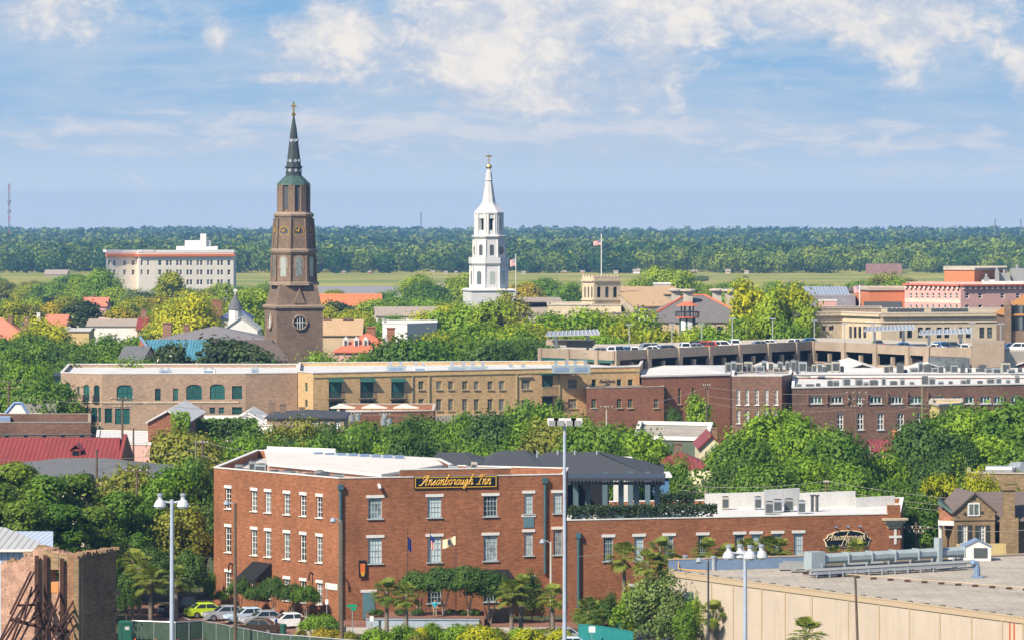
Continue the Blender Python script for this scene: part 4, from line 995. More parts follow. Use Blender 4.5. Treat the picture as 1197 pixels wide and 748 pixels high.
def brown_steeple():
    D = 774; x0 = X(342, D); yz = lambda zy: Z(100 + zy / 2.339, D); hw = lambda zw: zw / 2 / 2.339 / 6.2016
    r = thing('brown_steeple', 'tall brown stone church steeple with a dark pointed spire', 'steeple', (x0, D + 4, 0))
    base = R(17.8)
    P8 = lambda name, zs, mat, n=8, rot=0.0, par=None: part(name, MB().lathe(zs, n, rot=rot), mat, par or r, local=True)
    s = 9.0 / 2 * math.sqrt(2)
    z = lambda zy: yz(zy)
    P8('base_tower', [(s, 0), (s, z(612))], M_stone_brown, 4, base + R(45))
    P8('cornice', [(s * 1.03, z(613)), (s * 1.08, z(608)), (s * 1.08, z(603)), (s * .98, z(600))], M_stone_trim, 4, base + R(45))
    P8('pedestal', [(s * .95, z(600)), (s * .80, z(545))], M_stone_brown, 4, base + R(45))
    put(r, MB().add([(-1.1, -.25, 0), (1.1, -.25, 0), (0, -.1, 2.9), (-1.1, .9, 0), (1.1, .9, 0), (0, .9, 2.9)], [(0, 1, 2), (1, 4, 5, 2), (3, 0, 2, 5)]).mesh('gablet', M_stone_brown), 'gablet', None, math.sin(base) * 4.3, -math.cos(base) * 4.3, z(597), base)
    o8 = base + R(22.5)
    P8('cornice', [(hw(136) * 1.04, z(547)), (hw(140), z(543)), (hw(140), z(539)), (hw(120), z(537))], M_stone_trim, 8, o8)
    P8('window_stage', [(hw(122), z(539)), (hw(119), z(462))], M_stone_brown, 8, o8)
    P8('cornice', [(hw(122), z(463)), (hw(132), z(456)), (hw(132), z(450)), (hw(116), z(446))], M_stone_trim, 8, o8)
    P8('clock_stage', [(hw(115), z(447)), (hw(104), z(361))], M_stone_brown, 8, o8)
    P8('cornice', [(hw(104), z(362)), (hw(112), z(357)), (hw(112), z(352)), (hw(94), z(346))], M_stone_trim, 8, o8)
    # open belfry: eight piers, arched heads
    rb = hw(84); zb0, zb1 = z(347), z(272)
    P8('belfry_core', [(rb * .52, zb0), (rb * .52, zb1)], M_tar, 8, o8)
    for k in range(8):
        a = o8 + k * math.pi / 4; put(r, MB().box((0, 0, 0), (1.25, 1.0, zb1 - zb0)).mesh('belfry_pier', M_stone_brown), 'belfry_pier', None, math.cos(a) * rb * .9, math.sin(a) * rb * .9, zb0, a + math.pi / 2)
    P8('belfry_head', [(rb * .98, z(294)), (rb * .98, zb1)], M_stone_brown, 8, o8); P8('belfry_sill', [(rb * .99, zb0), (rb * .99, z(338))], M_stone_brown, 8, o8)
    ap = hw(84) * .93; 
    ring_face(r, arch_slab(1.15, 5.2, .25), 'belfry_louver', M_acdark, rb * .93 + .03, z(338), [base + R(45 * k) for k in range(8)])
    P8('copper_skirt', [(hw(94) * 1.0, z(273)), (hw(90), z(268)), (hw(62), z(254)), (hw(46), z(247))], M_patina, 8, o8)
    P8('drum', [(hw(44), z(249)), (hw(44), z(226)), (hw(50), z(224)), (hw(50), z(221))], M_spire, 8, o8)
    P8('spire', [(hw(41), z(221)), (hw(31), z(180)), (hw(17), z(120)), (hw(4), z(82))], M_spire, 8, o8)
    ring_face(r, clock_mesh(.42), 'spire_roundel', M_patina, 0, 0, []) 
    for zz, rr in ((232, 44), (206, 38), (150, 25)):
        for k in range(8):
            a = base + R(45 * k); rad = hw(rr) * .93
            put(r, MB().tube([(0, -.12, 0), (0, .25, 0)], .32, 10).mesh('spire_roundel', M_galv), 'spire_roundel', None, math.sin(a) * rad, -math.cos(a) * rad, z(zz), a)
    P8('finial_ball', [(.1, z(84)), (.42, z(80)), (.42, z(77)), (.1, z(73))], M_gold, 8)
    part('cross', MB().tube([(0, 0, z(76)), (0, 0, z(44))], .18, 6).tube([(-.55, 0, z(55)), (.55, 0, z(55))], .17, 6), M_gold, r, local=True)
    for za, zb, ra, rb_ in ((539, 466, 122, 119), (446, 364, 115, 105)):
        for k in range(8):
            a = o8 + k * math.pi / 4; ca, sa = math.cos(a), math.sin(a); part('corner_pilaster', MB().tube([(hw(ra) * ca, hw(ra) * sa, z(za)), (hw(rb_) * ca, hw(rb_) * sa, z(zb))], .3, 4), M_stone_brown, r, local=True)
    # windows, clocks, round windows
    ring_face(r, arch_slab(1.25, 3.7, .3), 'arched_window', G_soft, hw(120) * .924 + .06, z(523), [base + R(45 * k) for k in (-2, -1, 0, 1, 2, 3, 4, 5)])
    ring_face(r, arch_slab(1.9, 4.6, .2), 'window_surround', M_stone_trim, hw(120) * .924 + .015, z(530), [base + R(45 * k) for k in range(8)])
    add_clock(r, hw(109) * .924 + .05, z(400), [base + R(45 * k) for k in (-2, -1, 0, 1)], 1.0, M_tar, M_signgold, R(4))
    for a in (base, base - R(90)):
        o = put(r, MB().tube([(0, -.06, 0), (0, .3, 0)], 1.15, 20).mesh('round_window', G_dark), 'round_window', None, math.sin(a) * 4.55, -math.cos(a) * 4.55, z(648), a)
        tor = MB().tube([(1.35 * math.cos(t * math.pi / 10), -.12, 1.35 * math.sin(t * math.pi / 10)) for t in range(21)], .2, 5); put(r, tor.mesh('window_ring', M_stone_trim), 'window_ring', None, 0, 0, 0, 0, o)
        put(r, MB().tube([(0, -.1, -1.1), (0, -.1, 1.1)], .07, 4).tube([(-.5, -.1, -1), (-.5, -.1, 1)], .05, 4).tube([(.5, -.1, -1), (.5, -.1, 1)], .05, 4).tube([(-1.1, -.1, 0), (1.1, -.1, 0)], .05, 4).mesh('glazing_bars', F_white), 'glazing_bars', None, 0, 0, 0, 0, o)
brown_steeple()

def white_steeple():
    D = 1218; yz = lambda zy: Z(160 + zy / 3.4, D); hw = lambda zw: zw / 2 / 3.4 / 3.941; z = yz
    r = thing('white_steeple', 'tall white church steeple with stacked stages and a gold ball', 'steeple', (X(571.3, D), D + 6, 0))
    b = R(12); P8 = lambda name, zs, mat, n=8, rot=0.0: part(name, MB().lathe(zs, n, rot=rot), mat, r, local=True)
    q = math.sqrt(2)
    P8('base_tower', [(hw(176) * q, 0), (hw(176) * q, z(616)), (hw(186) * q, z(613)), (hw(186) * q, z(609)), (hw(160) * q, z(604))], M_steeple, 4, b + R(45))
    o8 = b + R(22.5); c = 1 / .95
    P8('window_stage', [(hw(146) * c, z(606)), (hw(142) * c, z(512)), (hw(152) * c, z(509)), (hw(158) * c, z(503))], M_steeple, 8, o8)
    P8('balcony', [(hw(156) * c, z(503)), (hw(156) * c, z(480)), (hw(150) * c, z(480)), (hw(150) * c, z(498))], M_steeple, 8, o8)
    P8('clock_stage', [(hw(120) * c, z(500)), (hw(118) * c, z(408)), (hw(124) * c, z(405)), (hw(134) * c, z(398)), (hw(134) * c, z(394)), (hw(112) * c, z(390))], M_steeple, 8, o8)
    rb = hw(108) * c; z0, z1 = z(391), z(305)
    P8('belfry_core', [(rb * .45, z0), (rb * .45, z1)], M_whitewall, 8, o8); P8('belfry_sill', [(rb, z0), (rb, z(372))], M_steeple, 8, o8)
    P8('belfry_head', [(rb, z(325)), (rb, z1)], M_steeple, 8, o8)
    for k in range(8):
        a = o8 + k * math.pi / 4; put(r, MB().box((0, 0, 0), (1.5, 1.2, z1 - z0)).mesh('belfry_pier', M_steeple), 'belfry_pier', None, math.cos(a) * rb * .88, math.sin(a) * rb * .88, z0, a + math.pi / 2)
    ring_face(r, arch_slab(1.25, 3.6, .2), 'belfry_opening', M_acdark, rb * .45 * .93 + .25, z(371), [b + R(45 * k) for k in range(8)])
    for za, zb, ra in ((604, 514, 144), (498, 410, 119), (391, 308, 107)):
        for k in range(8):
            a = o8 + k * math.pi / 4; ca, sa = math.cos(a) * hw(ra) * c, math.sin(a) * hw(ra) * c; part('corner_pilaster', MB().tube([(ca, sa, z(za)), (ca, sa, z(zb))], .3, 4), M_white, r, local=True)
    P8('roof_skirt', [(hw(116) * c, z(306)), (hw(116) * c, z(301)), (hw(90), z(284)), (hw(66), z(270)), (hw(60), z(263))], M_steeple, 8, o8)
    P8('spire', [(hw(56), z(264)), (hw(27), z(176)), (hw(34), z(173)), (hw(30), z(170)), (hw(21), z(140)), (hw(8), z(128))], M_steeple, 8, o8)
    P8('gold_ball', [(.15, z(130)), (.75, z(124)), (.95, z(118)), (.75, z(112)), (.15, z(108))], M_gold, 12)
    part('weather_vane', MB().tube([(0, 0, z(110)), (0, 0, z(70))], .12, 5).tube([(-.6, 0, z(93)), (.6, 0, z(93))], .1, 4).tube([(-.9, 0, z(77)), (.9, 0, z(77))], .22, 5), M_gold, r, local=True)
    ring_face(r, arch_slab(1.6, 4.0, .3), 'arched_window', G_soft, hw(144) * c * .924 + .05, z(588), [b + R(45 * k) for k in range(8)])
    ring_face(r, arch_slab(2.3, 5.2, .2), 'window_surround', M_white, hw(144) * c * .924 + .012, z(594), [b + R(45 * k) for k in range(8)])
    add_clock(r, hw(119) * c * .924 + .05, z(453), [b + R(45 * k) for k in (-2, 1)], 1.25, M_tar, M_gold)
    ring_face(r, arch_slab(1.2, 3.2, .3), 'slat_window', M_acdark, hw(119) * c * .924 + .04, z(472), [b + R(45 * k) for k in (-1, 0, 2)])
    put(r, arch_slab(1.0, 2.0, .2).mesh('arched_window', G_soft), 'arched_window', None, -3, -hw(176) * 1.0 * 1.03 - .2, z(655), b)
white_steeple()

# ------------------------------------------------------------------ the pale hotel on the left
def white_hotel():
    D = 1560
    B = Building('pale_hotel_block', 'large pale seven storey hotel with an orange tiled eave band', 'hotel', [(124, D), (141, D + 4), (160, D + 8), (162, D + 1), (180, D + 3), (273, D + 14), (276, D + 50), (124, D + 45)], Z(296, D), M_hotelwall, M_membrane, parapet=1.0)
    for i in range(8):
        f = B.f[i]
        if i < 5 or i == 7: pass
    rows = [(304.5, 310.5), (315.5, 321.5), (327, 333), (338, 344), (349, 355)]
    cols = {0: ((126.5, 129), (132.5, 135)), 1: ((144, 147.5), (154, 157.5)), 3: ((164.5, 167), (172, 174.5)), 4: ((185, 189), (194, 197.4), (198.4, 201), (206, 209), (210, 213), (218, 221), (222, 225), (230, 233), (234, 237), (242, 245), (246, 249), (254, 257), (258, 261), (266, 269.5))}
    for i, cs in cols.items():
        for a, b in cs:
            for y0, y1 in rows[:5 if i == 4 else 2]: B.winy(i, a, b, y0, y1, WS_far1)
    B.finish(M_white, .3, .1)
    ob = MB()
    for i in range(5): B.f[i].strip(ob, -.3 if i == 0 else 0, B.f[i].len + (.4 if i == 4 else .0), Z(300.5, D) + i * .002, Z(297.5, D) + i * .002, .8 + i * .002)
    part('tiled_eave', ob, M_orangeroof, B.root)
    pm = MB(); 
    for i in (0, 3): B.f[i].strip(pm, -.02, B.f[i].len + .02, Z(296, D) + .31, Z(292.3, D), .1, 2.0)
    for i in (1, 2, 4): B.f[i].strip(pm, 0, B.f[i].len, Z(296, D) + .31, Z(292.6, D), -.2, 1.6)
    part('parapet_wall', pm, M_whitewall, B.root)
    ph = thing('rooftop_plant_room', 'white stepped plant room with a short square chimney on the pale hotel roof', 'roof structure', (X(231, D + 30), D + 30, B.z1))
    part('block', MB().prism([P(216, D + 22), P(246, D + 22), P(246, D + 36), P(216, D + 36)], B.z1 - .9, Z(281.5, D + 22)), M_white, ph); part('low_block', MB().prism([P(206, D + 20), P(254.5, D + 20), P(254.5, D + 40), P(206, D + 40)], B.z1 - .9, Z(288.5, D + 20)), M_whitewall, ph)
    part('chimney', MB().prism([P(234, D + 20.5), P(241, D + 20.5), P(241, D + 23), P(234, D + 23)], B.z1, Z(273.5, D + 21)), M_white, ph)
white_hotel()

# ------------------------------------------------------------------ civic buildings in the middle
def civic():
    D = 900; z0 = Z(324, D)
    B = Building('crenellated_tower', 'square limestone tower with battlements and arched openings', 'tower', [(680.5, D + 3), (694, D), (725.5, D + 3.5), (713, D + 12), (682, D + 12)], z0, M_limestone, M_roofgrey, parapet=.4)
    for i, cs in ((0, ((683, 684.6), (687, 688.6), (691, 692.6))), (1, ((698, 702.5), (707.5, 712), (717, 721.5)))):
        for a, b in cs: B.winy(i, a, b, 335.5, 348, WS_dark, arch=.35)
    for i in (0, 1):
        f = B.f[i]
        for k, (y0, y1, o) in enumerate(((329.5, 327.5, .35), (351.5, 349.5, .3), (356, 354.5, .4))): B.strip(i, 0, f.len, Z(y0, D) + .002 * i, Z(y1, D) + .002 * i, o, M_limestone, 'cornice')
        n = 4 if i == 0 else 8
        for k in range(n):
            q = f.len * (k + .5) / n; B.strip(i, q - f.len / n * .3, q + f.len / n * .3, z0 + .02, Z(322, D), .05, M_limestone, 'battlement', .45)
    B.finish()
    fl = thing('flag_pole', 'flag pole with the stars and stripes on the crenellated tower', 'flag pole', (X(703, D + 8), D + 8, z0))
    part('pole', MB().tube([(X(703, D + 8), D + 8, z0 - .4), (X(703, D + 8), D + 8, Z(274, D))], .12, 6), M_white, fl)
    us_flag(fl, X(703, D + 8), D + 8, Z(281.5, D), 1.75, 1.05, -1)
    # lower wings of the same group
    lab = [('limestone_wing', 'pale limestone wing at the foot of the crenellated tower', 'building', [(640, D + 2), (726, D - 2), (727, D + 30), (640, D + 30)], 357, M_limestone, M_roofpale),
           ('stone_block', 'plain grey stone block between the battlement tower and the slate roof', 'building', [(700, D - 12), (760, D - 10), (760, D + 30), (700, D + 30)], 366, M_stone, M_roofgrey),
           ('pale_hall', 'long pale hall with a weathered low roof beside the white steeple', 'building', [(590, D + 60), (672, D + 64), (676, D + 95), (590, D + 95)], 369, M_whitewall, M_greyroofl)]
    for nm, lb, ct, pts, y, mt, rf in lab:
        Building(nm, lb, ct, pts, Z(y, pts[0][1]), mt, rf, parapet=.3).finish(M_conc_light, .2, .15)
    house('long_grey_roofed_hall', 'long hall with a weathered grey pitched roof right of the white steeple', 598, 672, D + 66, 22, 366, 353, 'h', M_whitewall, M_greyroofl, cat='hall')
    mo = thing('roof_monitor', 'long dark glazed roof monitor on the weathered grey hall roof', 'roof monitor', (X(632, D + 75), D + 75, 20))
    part('glazing', MB().prism([P(604, D + 72), P(656, D + 73), P(656, D + 82), P(604, D + 82)], 18.5, Z(352.5, D + 72)), M_acdark, mo); part('roof', MB().slab([(*P(602, D + 70), Z(352, D + 70)), (*P(658, D + 71), Z(352, D + 70)), (*P(654, D + 84), Z(349, D + 70)), (*P(606, D + 84), Z(349, D + 70))], .3), M_greyroofl, mo)
    house('tan_roofed_hall', 'long stone hall with a tan tiled roof behind the slate roof', 724, 790, D + 14, 18, 343.5, 335, 'x', M_stone, M_tanroof, cat='hall')
    A = Vector(P(738, 876)); 
    house('sloping_tan_wing', 'low wing with a tan roof running down beside the slate roof', 742, 790, D - 8, 26, 357.5, 341, 'x', M_stone, M_tanroof, ang=R(14), cat='wing')
    Building('pale_attic_block', 'small pale attic block on the ridge behind the tan roofs', 'building', [(764, D + 40), (784, D + 40), (784, D + 52), (764, D + 52)], Z(332.5, D + 40), M_conc_light, M_roofpale, parapet=.3).finish(M_white, .2, .1)
    r, ro, wo, g, dim = house('slate_roofed_building', 'big stucco building with a grey slate hip roof and red ridge tiles', 752, 882, 850, 34, 376, 345.5, 'h', M_stucco, M_slate_w, inset=9.5, cat='building', wins=((838, 846, 381, 392),), wst=WS_dark)
    w, ze, zr = dim
    part('ridge_tiles', MB().tube([g(-.3, -.3, ze + .05), g(9.5, 17, zr + .05), g(w - 9.5, 17, zr + .05), g(w + .3, -.3, ze + .05)], .28, 6), M_redtile, ro)
    for px, yt in ((790, 337.5), (804, 338), (838, 337.5), (852.5, 338)):
        dd = 874 if px in (790, 838) else 862
        c = MB().box((X(px, dd), dd, 18), (1.9, 1.5, Z(yt + 4, dd) - 18)).lathe([(1.0, Z(yt + 4, dd)), (1.7, Z(yt + 2.5, dd)), (1.7, Z(yt + 1, dd)), (.9, Z(yt, dd))], 10, (X(px, dd), dd)); part('capped_chimney', c, M_conc_light, ro)
    house('small_gabled_wing', 'small white gabled wing left of the slate roofed building', 738, 766, 838, 14, 374, 360, 'y', M_whitewall, M_slate, cat='wing')
    t = thing('lookout_tower', 'dark octagonal lookout tower with a railed gallery and red cap roof', 'lookout tower', (X(803.5, 835), 835, 0))
    x, y = X(803.5, 835), 835
    part('shaft', MB().lathe([(1.75, 0), (1.75, Z(371, y))], 8, (x, y), R(22.5)), M_tealmetal, t); part('gallery_floor', MB().lathe([(2.6, Z(371.5, y)), (2.6, Z(370.3, y))], 8, (x, y), R(22.5)), M_redtile, t)
    rl = MB()
    for k in range(24): a = k * math.pi / 12; rl.tube([(x + 2.4 * math.cos(a), y + 2.4 * math.sin(a), Z(370.5, y)), (x + 2.4 * math.cos(a), y + 2.4 * math.sin(a), Z(364.5, y))], .05, 4)
    rl.tube([(x + 2.4 * math.cos(k * math.pi / 12), y + 2.4 * math.sin(k * math.pi / 12), Z(364.5, y)) for k in range(25)], .09, 4); part('railing', rl, M_darkmetal, t)
    for k in range(8): a = R(22.5) + k * math.pi / 4; part('post', MB().tube([(x + 1.3 * math.cos(a), y + 1.3 * math.sin(a), Z(371, y)), (x + 1.3 * math.cos(a), y + 1.3 * math.sin(a), Z(356.5, y))], .13, 5), M_darkmetal, t)
    part('cap_roof', MB().lathe([(2.4, Z(357.5, y)), (2.3, Z(356.5, y)), (1.1, Z(354.3, y)), (.9, Z(353, y)), (.1, Z(352.3, y))], 8, (x, y), R(22.5)), M_redtile, t)
    for a in (-30, 15): put(t, MB().box((0, 0, 0), (1.0, .1, 2.6)).mesh('shaft_window', F_white), 'shaft_window', None, math.sin(R(a)) * 1.72, -math.cos(R(a)) * 1.72, Z(386, y), R(a))

def us_flag(parent, x, y, z, w, h, side=1, name='flag'):
    """rippled flag: seven red and six white stripes, blue canton with star dots"""
    nx, mb = 12, MB()
    pt = lambda u, v: (x + side * u * w, y + .18 * math.sin(u * 7) * u * w * .3, z - v * h - .12 * u * u * h + .05 * math.sin(u * 6))
    for j in range(13):
        for i in range(nx):
            u0, u1, v0, v1 = i / nx, (i + 1) / nx, j / 13, (j + 1) / 13
            k = 2 if (i < nx * .4 and j < 7) else (0 if j % 2 == 0 else 1)
            mb.quad(pt(u0, v0), pt(u1, v0), pt(u1, v1), pt(u0, v1), k)
    for a in range(5):
        for b in range(4):
            u, v = .04 + a * .078, .06 + b * .125; d = .012
            p = pt(u + .01, v); mb.quad((p[0] - .03 * h, p[1] - .02, p[2] - .02 * h), (p[0] + .03 * h, p[1] - .02, p[2] - .02 * h), (p[0] + .03 * h, p[1] - .02, p[2] + .03 * h), (p[0] - .03 * h, p[1] - .02, p[2] + .03 * h), 1)
    return part(name, mb, [paint('flag_red', (.55, .03, .04), .7), paint('flag_white', (.75, .74, .72), .7), paint('flag_blue', (.03, .05, .22), .7)], parent)
civic()
fl = thing('flag_pole', 'flag pole with a small flag right of the white steeple', 'flag pole', (X(603, 1150), 1150, 0))
part('pole', MB().tube([(X(603, 1150), 1150, 0), (X(603, 1150), 1150, Z(297, 1150))], .11, 6), M_white, fl); us_flag(fl, X(603, 1150), 1150, Z(303, 1150), 1.6, 2.0, -1)

# ------------------------------------------------------------------ upper right: bank, pink hotel, orange blocks
def upper_right():
    D = 800
    B = Building('beige_bank_building', 'long beige stone building with a deep pale cornice above the garage', 'building', [(926, D + 6), (984, D + 10), (1030, D), (1180, D + 6), (1182, D + 40), (926, D + 40)], Z(367, D), M_limestone, M_tar, parapet=.9)
    for a, b in ((931, 935), (939, 942.5), (961.5, 965.5), (969, 974.5)): B.winy(0, a, b, 381, 386, WS_dark)
    for a in (992.5, 997.8, 1003.2, 1009): B.winy(1, a, a + 3.4, 381.5, 395, WS_dark)
    for a, b in ((1051.5, 1057.5), (1060.5, 1066.5), (1073, 1079), (1082, 1088), (1095, 1101), (1104, 1110), (1120, 1126), (1129, 1135), (1145, 1151), (1154, 1160), (1166, 1172)): B.winy(2, a, b, 382.5, 395, WS_dark)
    for i in (0, 1, 2): B.strip(i, 0, B.f[i].len, Z(370.5, D) + i * .002, Z(367.6, D) + i * .002, .55 + i * .002, M_limestone, 'cornice'); B.strip(i, 0, B.f[i].len, Z(377.5, D) + i * .002, Z(376.3, D) + i * .002, .2 + i * .002, M_limestone, 'string_course')
    B.finish(M_conc_light, .3, .15)
    Building('roof_top_storey', 'low brown set back storey on the beige stone building', 'building', [(940, D + 16), (1030, D + 18), (1030, D + 34), (940, D + 34)], Z(361, D + 16), M_brick_tan, M_tar, z0=Z(369, D + 16), parapet=.2).finish(M_conc_light, .15, .1)
    Pk = Building('pink_hotel', 'long pink stucco hotel with bracketed cornice and small windows', 'hotel', [(1057.5, 880), (1123, 868), (1290, 884), (1292, 910), (1060, 915)], Z(333.5, 872), M_pink, M_roofpale, parapet=.8)
    for i, xs in ((0, (1064.5, 1071, 1077.5, 1084, 1090.5, 1097.5, 1104.5, 1111, 1118)), (1, (1130.5, 1146, 1172, 1190))):
        for x in xs:
            w = 1.3 if i == 0 else 2.2
            for y0, y1 in ((343, 349), (356.5, 363)): Pk.winy(i, x - w, x + w, y0, y1, WS_far1)
    for i in (0, 1):
        f = Pk.f[i]; Pk.strip(i, 0, f.len, Z(334.2, 872) + i * .003, Z(332.4, 872) + i * .003, .7 + i * .003, M_redtile, 'cornice')
        n = 12 if i == 0 else 26
        br = MB()
        for k in range(n): q = f.len * (k + .5) / n; f.strip(br, q - .28, q + .28, Z(338, 872), Z(334.3, 872), .45)
        part('brackets', br, M_pinklight, Pk.root)
    part('sunlit_front_band', Pk.f[0].strip(MB(), .1, Pk.f[0].len - .02, Z(354.5, 872), Z(350, 872), .06), M_pinklight, Pk.root)  # lighter pink band puts the sunlit tone of the left face into colour
    Pk.finish()
    Building('orange_tower_block', 'plain orange stucco block above the pink hotel roof', 'building', [(1104, 930), (1139, 924), (1176, 934), (1176, 960), (1104, 960)], Z(316, 926), M_orange, M_roofpale, parapet=.4).finish(M_conc_light, .5, .25)
    Building('roof_plant_enclosure', 'cream roof enclosure crowded with vents beside the orange block', 'building', [(1148, 905), (1260, 905), (1260, 925), (1148, 925)], Z(330, 905), M_whitewall, M_roofpale, z0=20, parapet=.4).finish(M_white, .2, .1)
    ex = [(1150, 1156, 325), (1163, 1168, 317), (1168, 1180, 320), (1181, 1197, 314.5), (1186, 1192, 322)]
    for k, (a, b, y) in enumerate(ex):
        solo('roof_vent_unit', f'white metal vent unit, {ordinal(k, 5)} of five on the cream roof enclosure', 'vent unit', MB().prism([P(a, 908 + k * 2), P(b, 908 + k * 2), P(b, 914 + k * 2), P(a, 914 + k * 2)], Z(331, 905), Z(y, 908) - .0).tube([(*P((a + b) / 2, 911 + k * 2), Z(y, 908)), (*P((a + b) / 2, 911 + k * 2), Z(y, 908) + .8)], .3, 8), M_ac, 'roof vents by the orange block')
    Building('orange_flat_building', 'low orange stucco building with a pale eave left of the pink hotel', 'building', [(999, 905), (1016, 890), (1060, 892), (1060, 920), (1000, 920)], Z(339.5, 892), M_orange, M_tanroof, parapet=.3).finish(M_conc_light, .45, .3)
    house('red_brown_hip_roof', 'building with a low red brown hip roof behind the orange stucco one', 992, 1034, 960, 20, 340, 332.5, 'h', M_brick_tan, M_brownroof, cat='building')
    house('blue_grey_shed_roof', 'hall with a pale blue grey pitched metal roof behind the bank', 945, 992, 930, 22, 345, 335, 'x', M_whitewall, seam('blue_grey_metal', (.30, .34, .42), .8, .5, 0, .1), cat='hall')
    Building('grey_flat_block', 'low grey violet block with a dark roof behind the bank', 'building', [(940, 890), (1000, 892), (1000, 910), (940, 910)], Z(347, 890), plain('grey_violet', (.30, .29, .32), .8), M_tar, parapet=.3).finish()
    Building('small_pink_penthouse', 'small pinkish roof box above the left end of the bank', 'building', [(957, 842), (978, 842), (978, 850), (957, 850)], Z(352, 842), M_pink, M_tar, z0=15, parapet=.2).finish(M_whitewall, .15, .1)
    Building('dark_roof_box', 'dark roof box with panes above the middle of the bank', 'building', [(1010, 850), (1055, 850), (1055, 862), (1010, 862)], Z(354, 850), M_tar, M_tar, z0=15, parapet=.2).finish()
    fl = thing('flag_pole', 'white flag pole with the stars and stripes before the orange building', 'flag pole', (X(1005, 836), 836, 17))
    part('pole', MB().tube([(X(1005, 836), 836, 17), (X(1005, 836), 836, Z(333, 836))], .13, 6), M_white, fl); us_flag(fl, X(1005, 836), 836, Z(335, 836), 1.2, 1.3, -1)
    # old brown church hall on the right edge
    r, ro, wo, g, dim = house('brown_stone_hall', 'brown stone hall with arched windows and a steep orange brown roof', 1177, 1290, 745, 16, 368, 331, 'h', M_stone_brown, tiles('orange_brown_roof', (.40, .19, .06), .35, .2), cat='hall', inset=7.5)
    rm = arch_slab(1.15, 4.6, .25).mesh('arched_window', G_dark)
    for px in (1182.5, 1188, 1193.5, 1199): o = bpy.data.objects.new('arched_window', rm); COL.objects.link(o); o.parent = r; o.location = (X(px, 745) - r.location.x, 745 - .06 - r.location.y, Z(386, 745))
    part('corner_pinnacle', MB().box((*P(1178, 744.5), 0), (1.1, 1.1, Z(357, 745))).lathe([(.7, Z(357, 745)), (.05, Z(350, 745))], 6, P(1178, 744.5)), M_stone_brown, r)
    # solar and plant boxes along the bank roof
    for k in range(16):
        px = 1040 + k * 5.4 + (8 if k > 7 else 0)
        solo('roof_unit', f'dark blue box unit, {ordinal(k, 16)} of sixteen along the beige bank roof', 'roof unit', MB().box((*P(px, D + 12), Z(369.5, D)), (.8, 1.2, 1.1)).box((*P(px, D + 12), Z(369.5, D) + 1.1), (.6, .9, .15)), M_acdark, 'roof units on the bank')
upper_right()

